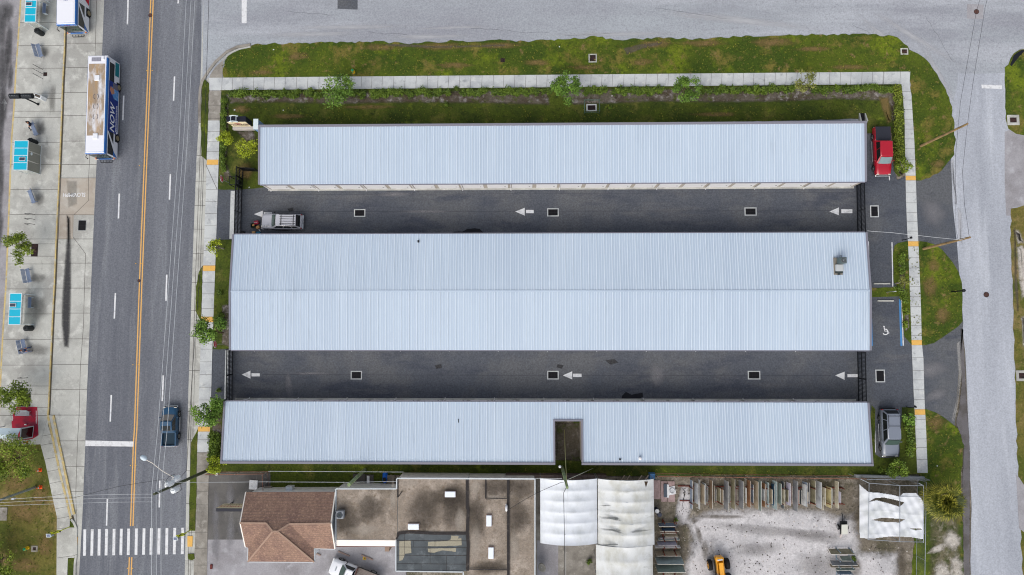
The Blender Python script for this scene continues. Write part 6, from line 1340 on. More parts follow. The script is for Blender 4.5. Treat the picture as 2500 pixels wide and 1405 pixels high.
def stop_sign(px, label):
    z = 2.35; a = G(*px, z); t = thing('stop_sign', label, 'stop sign', (a[0], a[1], .03), 0, 'red stop signs facing the driveways')
    mb = MB(); mb.tube([(-.03, 0, 0), (-.03, 0, z + .35)], .035, 6); mb.build('post', frame_m, t)
    oc = lambda r: [Vector((0, r * math.sin(k * math.pi / 4 + math.pi / 8), r * math.cos(k * math.pi / 4 + math.pi / 8))) for k in range(8)]
    mb = MB(); mb.loft([[p + Vector((.0, 0, z)) for p in oc(.46)], [p + Vector((.02, 0, z)) for p in oc(.46)]], True); pl = mb.build('plate', white_paint, t)
    mb = MB(); mb.loft([[p + Vector((.022, 0, z)) for p in oc(.41)], [p + Vector((.028, 0, z)) for p in oc(.41)]], True); mb.build('red_face', sign_red, pl)
    lettering('STOP', .36, white_paint, Matrix.Translation((.034, 0, z)) @ Matrix.Rotation(math.pi / 2, 4, 'Z') @ Matrix.Rotation(math.pi / 2, 4, 'X'), pl, bold=.012)
    t.rotation_euler = (0, 0, .12)
stop_sign((541, 437), 'red stop sign beside the north-west gate and the yellow shrubs'); stop_sign((525, 841), 'red stop sign beneath the leafy street tree on the west pavement')
# storefront sign at the north-west corner
ivory = mat('sign_ivory', (240, 226, 190), .5); sign_dark = mat('sign_dark', (28, 30, 44), .4); sign_brown = mat('sign_letters', (70, 34, 34), .5); paleblue = mat('sign_paleblue', (132, 164, 206), .45)
f0, f1 = G3(552.7, 298, 3.1), G3(599.5, 299, 3.1); L_ = f1.x - f0.x; a = ((f0.x + f1.x) / 2, f0.y - .0)
t = thing('shop_sign', 'ivory and black box sign lettered STORAGE on the corner lawn', 'sign', (a[0], a[1], .03))
mb = MB(); mb.box((0, .34, 2.15), (L_, .68, 1.85)); mb.build('box', sign_dark, t)
mb = MB(); mb.box((0, -.015, 2.15), (L_ - .04, .03, 1.8)); fc = mb.build('face', ivory, t)
lettering('STORAGE', .56, sign_brown, Matrix.Translation((0, -.035, 2.15)) @ Matrix.Rotation(math.pi / 2, 4, 'X'), fc, bold=.03, sx=.95)
mb = MB(); mb.ball((-.12, -.035, 2.36), (.5, .012, .2), 14, 6); mb.build('emblem', mat('emblem_red', (150, 34, 56), .5), fc)
mb = MB(); r_ = random.Random(6)
for z in (1.72, 1.52):
    x = -.95
    while x < .9: wd = r_.uniform(.06, .16); mb.box((x + wd / 2, -.034, z), (wd, .008, .1)); x += wd + .05
mb.build('small_lettering', sign_brown, fc)
mb = MB(); mb.box((0, -.12, .75), (L_ + .3, .4, .5)); mb.build('base_ledge', mat('ledge', (196, 190, 186), .7, grain=.08), t)
mb = MB(); mb.box((L_ / 2 + .98, -.1, 1.3), (.5, 1.2, 2.2), bev=.03); mb.build('side_pillar', paleblue, t)
mb = MB(); mb.box((L_ / 2 + .98, -.1, 2.43), (.6, 1.3, .06)); mb.build('pillar_cap', shel_w, t)
mb = MB(); n_ = 10; arc = [Vector((-.2 + 1.05 * (i / n_ - .5), .45, 3.35 + .22 * math.sin(math.pi * i / n_))) for i in range(n_ + 1)]
for y in (.62, -.06): mb.tube([(p.x, y, p.z) for p in arc], .06, 6)
for x in (-.53, .13): mb.tube([(x, .62, 3.4), (x, -.06, 3.4)], .04, 6); mb.tube([(x, .62, 3.05), (x, .62, 3.4)], .04, 6); mb.tube([(x, -.06, 2.9), (x, -.06, 3.4)], .04, 6)
mb.build('arched_top', shel_w, t)
# sign by the tiled house, facing north
e0, e1 = G3(527, 1241, 3.4), G3(593, 1243, 3.4); L_ = e1.x - e0.x
t = thing('shop_sign', 'ivory sign with red letters and a dark top partly behind the tiled house', 'sign', ((e0.x + e1.x) / 2, e0.y - .2, .014), 0)
mb = MB(); mb.box((0, -.0, 2.35), (L_, .36, 2.1)); mb.build('box', sign_dark, t)
mb = MB(); mb.box((0, .195, 2.35), (L_ - .06, .03, 2.0)); fc = mb.build('face', ivory, t)
lettering('CYPRESS', .75, mat('letters_red', (186, 60, 50), .5), Matrix.Translation((0, .215, 2.55)) @ Matrix.Rotation(math.pi, 4, 'Z') @ Matrix.Rotation(math.pi / 2, 4, 'X'), fc, bold=.006, sx=1.05)
mb = MB(); x = -1.3
while x < 1.3: wd = r_.uniform(.08, .18); mb.box((x + wd / 2, .214, 1.75), (wd, .008, .2)); x += wd + .07
mb.build('small_lettering', mat('letters_olive', (104, 92, 60), .5), fc)
for x in (-L_ / 2 + .5, L_ / 2 - .5): mb = MB(); mb.box((x, 0, .65), (.14, .14, 1.3)); mb.build('post', sign_dark, t)
# crossing beacons
sign_lime = mat('sign_lime', (226, 234, 20), .45)
for base, face, l in (((172, 1286), (137, 1303), 'lime crossing beacon with a solar panel leaning over the corner grass'), ((468, 1293), (443, 1306), 'lime crossing beacon with a solar panel over the right end of the crossing')):
    a = G(*base); t = thing('crossing_beacon', l, 'crossing sign', (a[0], a[1], .05), 0, 'solar crossing beacons'); zt_ = 3.6
    mb = MB(); mb.tube([(0, 0, 0), (0, 0, zt_)], .055, 8); mb.build('post', mat('post_lime', (196, 204, 70), .5), t)
    mb = MB(); mb.box((0, .07, 2.65), (.78, .03, .78), ry=math.pi / 4); pl = mb.build('diamond_plate', sign_lime, t); mb = MB(); mb.tube([(-.1, .095, 2.45), (0, .095, 2.65), (.1, .095, 2.45)], .035, 5); mb.tube([(0, .095, 2.65), (.02, .095, 2.86)], .05, 5); mb.ball((.03, .095, 2.97), .06, 8, 5); mb.build('walking_symbol', plastic, pl)
    mb = MB(); mb.box((0, .07, 1.95), (.6, .03, .32)); mb.build('arrow_plate', sign_lime, t)
    mb = MB(); mb.box((0, .0, 2.18), (.62, .12, .14)); mb.build('beacon_bar', plastic, t)
    mb = MB(); mb.box((-.05, 0, zt_ + .1), (.5, .42, .05), rx=.25); so2 = mb.build('solar_panel', shel_w, t); mb = MB(); mb.box((-.05, 0, zt_ + .13), (.4, .32, .012), rx=.25); mb.build('solar_cells', mat('solar_blue', (70, 84, 120), .3), so2)
    mb = MB(); mb.box((.05, -.1, zt_ - .35), (.22, .2, .4)); mb.build('battery_box', frame_m, t)
# small posts on the east side
for px, top, l in (((2203, 587), (2217, 579), 'black gooseneck keypad post by the upper east driveway'), ((2213, 994), (2226, 988), 'black gooseneck keypad post near the grey wagon')):
    a = G(*px); t = thing('keypad_post', l, 'keypad post', (a[0], a[1], .01), .35, 'black keypad posts'); mb = MB(); mb.tube([(0, 0, 0), (0, 0, 1.0), (.12, 0, 1.2), (.4, 0, 1.22)], .05, 6); mb.build('post', black_iron, t); mb = MB(); mb.box((.44, 0, 1.15), (.14, .26, .34), bev=.02); mb.build('keypad', black_iron, t)
a = G(2323, 713); t = thing('bollard_light', 'black post with a small head at the edge of the round lawn', 'bollard light', (a[0], a[1], .03)); mb = MB(); mb.tube([(0, 0, 0), (0, 0, 2.1)], .08, 8); mb.build('post', black_iron, t); mb = MB(); mb.tube([(0, 0, 2.1), (0, 0, 2.15), (0, 0, 2.4), (0, 0, 2.45)], [.08, .18, .18, .1], 10); mb.build('lamp_head', dark_metal, t)
a = G(2164, 714); t = thing('parking_sign', 'thin pale sign post on the grass divider between the parking bays', 'sign', (a[0], a[1], .03)); mb = MB(); mb.tube([(0, 0, 0), (0, 0, 2.1)], .04, 6); mb.build('post', frame_m, t); mb = MB(); mb.box((0, -.05, 1.8), (.3, .02, .45)); mb.build('plate', white_wall, t)
# drain basin with pipe rail
a = G(1444, 264); t = thing('drain_basin', 'fenced square drain basin on the inner lawn', 'drain basin', (a[0], a[1], .035)); mb = MB()
for d, s_ in (((0, .38, .04), (1.25, .14, .1)), ((0, -.38, .04), (1.25, .14, .1)), ((.56, 0, .04), (.14, .62, .1)), ((-.56, 0, .04), (.14, .62, .1))): mb.box(d, s_)
mb.build('frame', concrete_new, t); mb = MB(); mb.box((0, 0, .02), (1.0, .64, .03)); mb.m = 1
for k in range(8): mb.box((-.42 + k * .12, 0, .045), (.03, .62, .02))
mb.build('grate', [mat('pit_black', (18, 18, 22), .8), rust_m], t)
mb = MB(); pg = mat('pipe_green', (92, 116, 106), .5)
for x in (-.92, .92):
    for y in (-.72, .72): mb.tube([(x, y, 0), (x, y, 1.0)], .03, 6)
for z in (.5, 1.0):
    mb.tube([(-.92, -.72, z), (.92, -.72, z), (.92, .72, z), (-.92, .72, z), (-.92, -.72, z)], .028, 6)
mb.build('guard_rail', pg, t)
# pipe end behind the north building
a = G(2105, 287); t = thing('pipe_end', 'dark culvert mouth with pale concrete sides behind the north building corner', 'culvert', (a[0], a[1], .02)); mb = MB()
mb.loft([[Vector((-.48, -.6, 0)), Vector((-.30, -.6, 0)), Vector((-.30, -.6, .5)), Vector((-.48, -.6, .5))], [Vector((-.4, .5, 0)), Vector((-.28, .5, 0)), Vector((-.28, .5, .08)), Vector((-.4, .5, .08))]], True)
mb.loft([[Vector((.48, -.6, 0)), Vector((.30, -.6, 0)), Vector((.30, -.6, .5)), Vector((.48, -.6, .5))], [Vector((.4, .5, 0)), Vector((.28, .5, 0)), Vector((.28, .5, .08)), Vector((.4, .5, .08))]], True)
mb.build('wing_wall', concrete, t); mb = MB(); mb.box((0, -.05, .02), (.58, 1.1, .02)); mb.build('mouth', mat('pit_black', (18, 18, 22), .8), t)
# ------------------------------------------------------------------ vegetation
leaf_a = mat('leaf_green', (62, 86, 26), .6, attr=(140, 158, 52), spec=.25); leaf_b = mat('leaf_bright', (58, 88, 30), .6, attr=(126, 160, 62), spec=.25); leaf_y = mat('leaf_yellow', (96, 116, 16), .6, attr=(186, 198, 56), spec=.25)
leaf_d = mat('leaf_dark', (48, 72, 26), .55, attr=(122, 146, 50), spec=.3); leaf_p = mat('leaf_palm', (48, 62, 20), .5, attr=(176, 170, 62), spec=.25); leaf_s = mat('leaf_sparse', (84, 96, 40), .6, attr=(146, 148, 74), spec=.25)
bark = mat('bark', (112, 96, 80), .9, grain=.2, coord='obj'); twig = mat('twig_grey', (150, 142, 134), .9, grain=.15, coord='obj')

def leaves(name, blobs, n, size, m, seed, parent=None, up=.55, gap=.0):
    """crown of small four-cornered leaves spread through a set of clumps (x, y, z, rx, ry, rz)"""
    r = np.random.default_rng(seed); B = np.array(blobs, float); vol = (B[:, 3] * B[:, 4] * B[:, 5]) ** .7; k = r.choice(len(B), n, p=vol / vol.sum())
    d = r.normal(size=(n, 3)); d /= np.linalg.norm(d, axis=1)[:, None]; rad = r.uniform(0, 1, n) ** .45 * r.uniform(.85, 1.18, n)
    c = B[k, :3] + d * rad[:, None] * B[k, 3:6]; c[:, 2] = np.maximum(c[:, 2], .06)
    nrm = r.normal(size=(n, 3)) * .7 + d * .5 + np.array([0, 0, up]); nrm /= np.linalg.norm(nrm, axis=1)[:, None]
    a = np.cross(nrm, r.normal(size=(n, 3))); a /= np.linalg.norm(a, axis=1)[:, None] + 1e-9; b = np.cross(nrm, a)
    s = size * r.uniform(.55, 1.4, n)[:, None]
    V_ = np.stack([c - a * s, c + b * s * .55, c + a * s, c - b * s * .55], 1).reshape(-1, 3)
    me = bpy.data.meshes.new(name); me.vertices.add(4 * n); me.vertices.foreach_set('co', V_.ravel()); me.loops.add(4 * n); me.loops.foreach_set('vertex_index', np.arange(4 * n)); me.polygons.add(n); me.polygons.foreach_set('loop_start', np.arange(n) * 4)
    tone = np.clip(r.uniform(0, 1, len(B))[k] * .5 + r.uniform(0, .6, n), 0, 1)
    at = me.attributes.new('tone', 'FLOAT', 'FACE'); at.data.foreach_set('value', tone.astype(np.float32)); me.update(calc_edges=True); me.materials.append(m)
    o = bpy.data.objects.new(name, me); C.objects.link(o)
    if parent: o.parent = parent
    return o

def clumps(seed, R_, zc, hz, n, flat=.7, off=(0, 0)):
    r = random.Random(seed); out = []
    for i in range(n):
        a = r.uniform(0, 6.283); d = R_ * math.sqrt(r.uniform(.02, 1)) * .82; q = R_ * r.uniform(.22, .42)
        out.append((off[0] + d * math.cos(a), off[1] + d * math.sin(a), zc + r.uniform(-hz, hz) * (1 - .5 * d / R_), q, q * r.uniform(.7, 1.2), q * flat))
    return out

def tree(label, px, top_z, R_, m, seed, n=1500, leaf=.13, clump=13, group=None, zb=.05, name='tree', sparse=False, trunk_r=.09, ell=(1, 1)):
    zc = top_z * .7; R_ = R_ * 1.14; n = int(n * 1.5); leaf = leaf * .9; clump = int(clump * 1.35); a = G(px[0], px[1], zc); t = thing(name, label, 'tree', (a[0], a[1], zb), 0, group); r = random.Random(seed)
    bl = [(x * ell[0], y * ell[1], z, q, w_, h) for x, y, z, q, w_, h in clumps(seed, R_, zc, top_z * .22, clump)]
    mb = MB(); mb.tube([(0, 0, 0), (.03, .02, zc * .4), (0, .05, zc * .8), (.02, 0, zc)], [trunk_r, trunk_r * .8, trunk_r * .55, trunk_r * .3], 7)
    for x, y, z, q, _, _ in bl: mb.tube([(0, .03, zc * r.uniform(.35, .7)), (x * .5, y * .5, z * .85), (x, y, z), (x * 1.15, y * 1.15, z + q * .5)], [trunk_r * .4, trunk_r * .25, .018, .008], 5)
    mb.build('trunk', twig if sparse else bark, t); leaves('crown', bl, n, leaf, m, seed, t); return t

tree('leafy street tree over the north pavement near the fire hydrant', (822, 218), 4.2, 1.85, leaf_b, 21, 1500, .13, 15)
tree('round leafy tree over the north pavement above the fenced drain basin', (1383, 217), 4.2, 1.75, leaf_b, 22, 1700, .13, 14)
tree('compact leafy tree over the north pavement right of the middle', (1676, 216), 4.2, 1.5, leaf_b, 23, 1600, .12, 12)
tree('sparse thin leaved tree over the north pavement near its right end', (1963, 200), 3.8, 1.35, leaf_s, 24, 620, .11, 10, sparse=True)
tree('leafy street tree hiding a stop sign on the west pavement', (517, 813), 4.4, 1.9, leaf_b, 25, 1500, .14, 14)
tree('round street tree at the corner of the notched roof building', (514, 998), 4.4, 1.8, leaf_b, 26, 1500, .14, 14)
tree('bright yellow green wispy tree above the north-west gate', (601, 361), 2.6, 1.35, leaf_y, 27, 1000, .10, 14, sparse=True)
tree('yellow green bushy shrub tree just below the storage sign', (549, 338), 2.2, .95, leaf_y, 28, 900, .10, 9, sparse=True)
tree('small yellow green sapling on the strip beside the middle building', (529, 603), 2.8, 1.0, leaf_y, 29, 650, .10, 9, sparse=True)
tree('yellow green bush tree where the leaning utility pole meets the ground', (525, 1133), 2.4, 1.05, leaf_y, 30, 1100, .10, 10)
tree('olive green tree in a square tree grate on the plaza', (46, 606), 4.2, 1.55, leaf_a, 31, 1500, .12, 13, ell=(.95, 1.15), zb=.12)
tree('yellowish green tree beside the red floor paint at the left edge', (27, 968), 4.4, 1.85, leaf_a, 32, 1900, .13, 15, zb=.12)
tree('large dark green tree at the left edge below the white shelter', (26, 1122), 4.6, 2.6, leaf_a, 33, 2600, .13, 20)
tree('dark bushy tree in the bottom left corner of the photo', (-8, 1372), 3.0, 2.0, leaf_a, 34, 1300, .13, 13)
tree('small loose shrub tree reaching over the east pavement beside the red pickup', (2206, 404), 1.9, .95, leaf_a, 35, 520, .11, 9, sparse=True)
tree('thin sapling leaning over the east pavement between the parking bays', (2206, 690), 2.4, .6, leaf_s, 36, 300, .10, 7, sparse=True)
tree('pale shrub tree at the top of the hedge beside the grey wagon', (2221, 1022), 1.9, .75, leaf_b, 37, 520, .11, 8, sparse=True)
tree('dark green large bush at the lower end of the east hedge', (2192, 1148), 2.0, 1.15, leaf_d, 38, 1200, .12, 11)

def shrub_mesh(seed, R_=.5, h=.6, n=330, m=leaf_d, leaf=.085):
    r = random.Random(seed); bl = [(r.uniform(-.25, .25), r.uniform(-.25, .25), h * r.uniform(.4, .7), R_ * r.uniform(.4, .65), R_ * r.uniform(.4, .65), h * .4) for _ in range(6)]
    o = leaves('shrub', bl, n, leaf, m, seed); me = o.data; bpy.data.objects.remove(o); return me
protos = [shrub_mesh(100 + i, .5 + .08 * (i % 3), .55 + .1 * (i % 2)) for i in range(6)]
def shrub(px, s_, label, group, z=.04, proto=None):
    a = G(px[0], px[1], .35); o = bpy.data.objects.new('shrub', proto or protos[rnd.randrange(6)]); C.objects.link(o)
    o.location = (a[0], a[1], z); o.scale = (s_, s_, s_ * rnd.uniform(.8, 1.2)); o.rotation_euler = (0, 0, rnd.uniform(0, 6.28)); tag(o, label, 'shrub', group); return o
SH = lambda x: 231.5 - (x - 560) * .009
runs = [(563, 612), (624, 700), (706, 738), (748, 790), (860, 884), (911, 980), (994, 1006), (1018, 1078), (1092, 1100), (1132, 1156), (1170, 1190), (1207, 1288), (1298, 1312), (1326, 1344), (1428, 1452), (1462, 1476), (1500, 1560), (1564, 1612), (1714, 1720), (1732, 1738), (1754, 1876), (1884, 1935), (1990, 2006), (2012, 2018), (2028, 2034), (2046, 2056), (2066, 2090), (2098, 2130), (2140, 2180)]
for a_, b_ in runs:
    x = a_
    while x <= b_: shrub((x, SH(x) + rnd.uniform(-3.5, 3.5)), rnd.uniform(.9, 1.35), 'low round dark green shrub in the row beneath the north pavement', 'shrub row beneath the north pavement'); x += 11 + rnd.uniform(-1.5, 2)
for i, y in enumerate(range(248, 420, 11)): shrub((547.5 - (y - 248) * .015 + rnd.uniform(-2, 2), y), rnd.uniform(.7, 1.0), 'low dark green shrub in the column between the west pavement and the storage sign', 'shrub column beside the west pavement')
for i, y in enumerate(range(1066, 1122, 9)):
    for dx in (-5, 6): shrub((523 - (y - 1066) * .05 + dx, y + rnd.uniform(-3, 3)), rnd.uniform(.9, 1.15), 'dark green shrub packed at the left end of the notched roof building', 'shrubs left of the notched roof building')
for y in (772, 784): shrub((540, y), 1.0, 'dark shrub behind the leafy street tree on the west pavement', 'shrubs behind the street tree')
for px, s_, l in (((536, 716), .8, 'small green shrub on the strip left of the middle building ridge'), ((1113, 214), .75, 'dark leafless looking shrub at the lower edge of the north pavement'), ((533, 955), .7, 'small shrub at the inner side of the south-west driveway'), ((2150, 1150), .7, 'small low shrub left of the large dark bush by the fence'), ((1490, 262), .6, 'dark weed clump right of the fenced drain basin'), ((1090, 255), .6, 'dark weed clump on the inner lawn below the leafless shrub'), ((1652, 1272), .6, 'brown weed clump at the corner of the white gravel'), ((2085, 1365), .7, 'green weed clump beside the right hand stone rack'), ((1438, 1372), .8, 'green weeds along the edge of the yellowed tent')):
    shrub(px, s_, l, None)
def hedge(pts, wd, h, m, label, seed, dens=230, leaf=.1):
    P = [Vector(G(x, y, h * .6)) for x, y in pts]; c = P[0]; bl = []; r = random.Random(seed)
    for a, b in zip(P, P[1:]):
        n = max(1, int((b - a).length / .35))
        for i in range(n): p = a + (b - a) * (i / n) - c; bl.append((p.x + r.uniform(-.12, .12), p.y, h * r.uniform(.4, .65), wd * .5 * r.uniform(.75, 1.15), wd * .45, h * .42))
    L_ = sum((b - a).length for a, b in zip(P, P[1:])); o = leaves('hedge', bl, int(dens * L_), leaf, m, seed); o.location = (c.x, c.y, .04); tag(o, label, 'hedge'); return o
hedge([(2192, 214), (2193, 260), (2196, 330), (2196, 400)], 1.15, 1.15, mat('leaf_hedge', (62, 82, 22), .55, attr=(138, 150, 52), spec=.3), 'long dense green hedge between the red pickup and the east pavement', 61, 330)
hedge([(2202, 625), (2204, 672)], .8, .9, leaf_d, 'green hedge section above the sapling on the east island', 62, 260)
hedge([(2197, 704), (2206, 715), (2211, 742)], 1.05, .9, leaf_d, 'bushy hedge section beside the grass divider on the east island', 63, 270)
hedge([(2211, 757), (2212, 772)], .7, .7, leaf_a, 'short green hedge section right of the blue bay line', 64, 220); hedge([(2211, 788), (2212, 806)], .6, .6, leaf_a, 'lowest small hedge section on the east island', 65, 200)
hedge([(2218, 1030), (2224, 1070), (2223, 1118)], .95, 1.0, leaf_d, 'narrow green hedge between the grey wagon and the east pavement', 66, 260)
# fan palm
a = G(2312, 1224, 4.0); t = thing('palm_tree', 'shaggy yellow green fan palm beside the torn canopy', 'palm tree', (a[0], a[1], .03)); mb = MB(); mb.tube([(0, 0, 0), (.05, 0, 1.4), (0, .05, 2.8), (0, 0, 3.6)], [.24, .2, .2, .17], 10); mb.build('trunk', bark, t)
mb = MB(); r_ = random.Random(77); tone = []
for k in range(74):
    az = k * 2.39996 + r_.uniform(-.2, .2); el = 1.45 - 2.0 * (k / 74) + r_.uniform(-.15, .15); L_ = r_.uniform(.9, 1.35) * (1 if k > 22 else .45); d = Vector((math.cos(az) * math.cos(el), math.sin(az) * math.cos(el), math.sin(el))); base = Vector((0, 0, 3.55)); hub = base + d * L_
    side = d.cross(Vector((0, 0, 1))).normalized(); upv = side.cross(d); n0 = len(mb.f); mb.tube([base, hub], [.02, .012], 4)
    tk = r_.uniform(0, 1) * (1.0 if k < 26 else .8)
    for j in range(15):
        f = (j - 7) / 7 * 1.5; ld = (d * math.cos(f) + side * math.sin(f)).normalized(); ll = r_.uniform(1.1, 1.6) * (1 - .25 * abs(f) / 1.5); w_ = .05; sv = ld.cross(upv).normalized() * w_
        m1 = hub + ld * ll * .6 - Vector((0, 0, .05)); tip = hub + ld * ll - Vector((0, 0, .28 + r_.uniform(0, .15))); q = len(mb.v)
        mb.add([hub - sv * .3, hub + sv * .3, m1 + sv, m1 - sv, tip], [[0, 1, 2, 3], [3, 2, 4]])
    nf = len(mb.f) - n0 - 30 - 0; tone += [tk * .5] * nf + [min(1, max(0, tk * (.3 if z_ % 2 == 0 else .8) + (.12 if z_ % 2 else 0) + r_.uniform(-.15, .15))) for z_ in range(30)]
o = mb.build('crown', leaf_p, t); at = o.data.attributes.new('tone', 'FLOAT', 'FACE'); at.data.foreach_set('value', tone)
# grass tufts and weeds: uncountable ground cover
def scatter(polys, n, seed, size=(.05, .14)):
    r = np.random.default_rng(seed); out = []
    boxes = []
    for p in polys:
        xs_ = [q[0] for q in p]; ys_ = [q[1] for q in p]; boxes.append((min(xs_), max(xs_), min(ys_), max(ys_), p))
    A = np.array([(b[1] - b[0]) * (b[3] - b[2]) for b in boxes]); 
    while len(out) < n:
        b = boxes[r.choice(len(boxes), p=A / A.sum())]; x, y = r.uniform(b[0], b[1]), r.uniform(b[2], b[3])
        if inside((x, y), b[4]): out.append((x, y))
    return out
vin = [(540, 155), (600, 122), (700, 112), (900, 110), (1400, 104), (1900, 93), (2170, 92), (2200, 110), (2260, 155), (2300, 215), (2325, 300), (2320, 385), (2250, 436), (2238, 430), (2226, 178), (2190, 172), (600, 188), (546, 190)]
polys = [vin, [(560, 262), (2150, 256), (2100, 292), (640, 303), (620, 290)], [(2190, 600), (2280, 602), (2340, 680), (2345, 780), (2260, 838), (2225, 830)], [(0, 1100), (90, 1070), (134, 1265), (134, 1405), (0, 1405)], [(2262, 1010), (2340, 1060), (2342, 1180), (2266, 1150)], [(660, 1140), (2080, 1150), (2080, 1158), (660, 1150)]]
pts = scatter(polys, 3600, 9); bl = []
r = np.random.default_rng(5); n = len(pts); Vv = []; Ff = []; tn = []
for i, (x, y) in enumerate(pts):
    a = G(x, y); s_ = r.uniform(.05, .15); tk = r.uniform(0, 1)
    for k in range(4):
        az = r.uniform(0, 6.28); d = Vector((math.cos(az), math.sin(az), 0)) * s_; e = Vector((-d.y, d.x, 0)) * .35; b0 = Vector((a[0], a[1], .045)); q = len(Vv)
        Vv += [b0 - e, b0 + e, b0 + d + Vector((0, 0, s_ * .9))]; Ff.append([q, q + 1, q + 2]); tn.append(tk)
me = bpy.data.meshes.new('grass_tufts'); me.from_pydata([tuple(v) for v in Vv], [], Ff); at = me.attributes.new('tone', 'FLOAT', 'FACE'); at.data.foreach_set('value', tn); me.materials.append(mat('tuft', (66, 82, 20), .8, attr=(132, 130, 50))); o = bpy.data.objects.new('grass_tufts', me); C.objects.link(o); tag(o, 'short tufts of grass and weeds scattered over the lawns', 'grass', None, 'stuff')
# loose stones on the yard
r = np.random.default_rng(12); mb = MB(); 
for x, y in scatter([[(1640, 1250), (1700, 1238), (2060, 1240), (2100, 1235), (2110, 1320), (2060, 1300), (1960, 1262), (1700, 1268)], [(1640, 1170), (1685, 1175), (1690, 1250), (1640, 1290)], [(2115, 1335), (2220, 1335), (2215, 1400), (2115, 1400)], [(1660, 1280), (2040, 1270), (2030, 1400), (1680, 1400)]], 420, 3):
    a = G(x, y); s_ = r.uniform(.03, .1); mb.m = 0 if r.uniform() < .7 else 1; z = .03; p = [(a[0] + s_ * math.cos(k) * r.uniform(.7, 1.2), a[1] + s_ * math.sin(k) * r.uniform(.7, 1.2)) for k in np.linspace(0, 6.283, 6)[:-1]]
    mb.add([(q[0], q[1], z - .01) for q in p] + [(a[0], a[1], z + s_ * .7)], [[i, (i + 1) % 5, 5] for i in range(5)])
o = mb.build('loose_stones', [mat('stone_dark', (84, 78, 72), .9), mat('stone_pale', (196, 190, 184), .9)]); tag(o, 'loose dark and pale stones scattered over the gravel yard', 'stones', None, 'stuff')

# ------------------------------------------------------------------ utility poles and wires
wood_p = mat('pole_wood', (158, 132, 92), .9, [((120, 100, 74), 1.5, .45, .65)], grain=.15, coord='obj'); wood_d = mat('pole_dark', (82, 86, 66), .9, grain=.2, coord='obj'); wood_g = mat('pole_green', (140, 158, 112), .9, [((110, 120, 96), 2, .45, .65)], grain=.12, coord='obj')
white_tr = mat('transformer_white', (236, 240, 242), .4); wire_d = mat('wire_dark', (46, 46, 50), .6); wire_l = mat('wire_pale', (204, 208, 212), .5, metal=.3)
def pole(label, top, h, m, r0=.17, r1=.11, base=None):
    b = G(*top, h); a = G(*base) if base else b; t = thing('utility_pole', label, 'utility pole', (a[0], a[1], .03)); mb = MB(); mb.tube([(0, 0, 0), ((b[0] - a[0]) * .5, (b[1] - a[1]) * .5, h / 2), (b[0] - a[0], b[1] - a[1], h)], [r0, (r0 + r1) / 2, r1], 10); mb.build('pole', m, t); return t, Vector((a[0], a[1], .03))
t, o_ = pole('dark utility pole with white transformers and a street light arm beside the crossing', (376, 1207), 11.9, wood_d, .2, .13, (505, 1150))
lp = lambda px, z: G3(*px, z) - o_
for (px, z) in (((425, 1171), 8.2), ((407.5, 1185), 9.2), ((422, 1199), 8.4)):
    c = lp(px, z); mb = MB(); mb.tube([(c.x, c.y, z - 1.0), (c.x, c.y, z - .08), (c.x, c.y, z)], [.3, .32, .22], 12); q = mb.build('transformer', white_tr, t)
    mb = MB(); mb.cyl((c.x + .1, c.y + .05), .05, z, z + .3, 6); mb.cyl((c.x - .12, c.y), .04, z, z + .22, 6); mb.build('bushing', white_tr, q)
    mb = MB(); mb.box((c.x - .26, c.y + .3, z - .3), (.16, .14, .4)); mb.build('fuse_box', gutter_w, t)
p0, p1, p2 = lp((424, 1166), 9.0), lp((372, 1131), 9.5), lp((358, 1124), 9.55)
mb = MB(); mb.tube([lp((420, 1172), 8.8), p0, (p0 + p1) / 2 + Vector((0, 0, .25)), p1, p2], .05, 6); mb.build('lamp_arm', mat('arm_pale', (222, 214, 204), .4), t)
q0, q1 = lp((358, 1123), 9.55), lp((345, 1115), 9.5); d = (q1 - q0); mb = MB(); mb.tube([q0, q0 + d * .3, q0 + d * .7, q1], [.1, .26, .28, .18], 10); lh = mb.build('street_lamp_head', mat('lamp_head_white', (206, 220, 230), .35), t)
mb = MB(); mb.tube([lp((377, 1202), 11.5), lp((389, 1202), 11.3)], .06, 6); mb.tube([lp((386, 1196), 11.2), lp((395, 1192), 11.0)], .05, 6); mb.build('insulator_arm', gutter_w, t)
mb = MB(); mb.tube([lp((401, 1180), 9.6), lp((412, 1164), 9.7), lp((427, 1158), 9.3)], .025, 5); mb.tube([lp((440, 1183), 8.0), lp((443, 1196), 7.6), lp((430, 1205), 8.0)], .025, 5); mb.build('drop_lead', wire_d, t)
pole('yellow wooden utility pole rising from the upper east lawn', (2362, 303), 8.8, wood_p, base=(2248, 357))
pole('yellow wooden utility pole rising from the round lawn by the driveway', (2368, 580), 8.8, wood_p, base=(2255, 608))
pole('pale green pole leaning over the narrow strip behind the workshop', (852, 1184), 7.5, wood_g, .2, .2, (891, 1147))
t6, _o = pole('mossy pole standing above the white tents with cables hanging', (1385, 1191), 10.6, wood_g, .2, .14, (1372, 1140))
mb = MB(); c = G3(1367, 1140, 7.5) - _o; mb.ball(c, (.16, .16, .2), 8, 6); mb.build('lamp_globe', pipe_white, t6)
t7, _o = pole('grey steel mast leaving the photo at the left edge', (-30, 1232), 10.5, mat('mast_grey', (128, 138, 134), .6, grain=.1), .16, .12, (86, 1190))
mb = MB(); c = G3(33, 1218, 4.2) - _o; mb.box(c, (.3, .2, .3)); mb.build('junction_box', frame_m, t7)
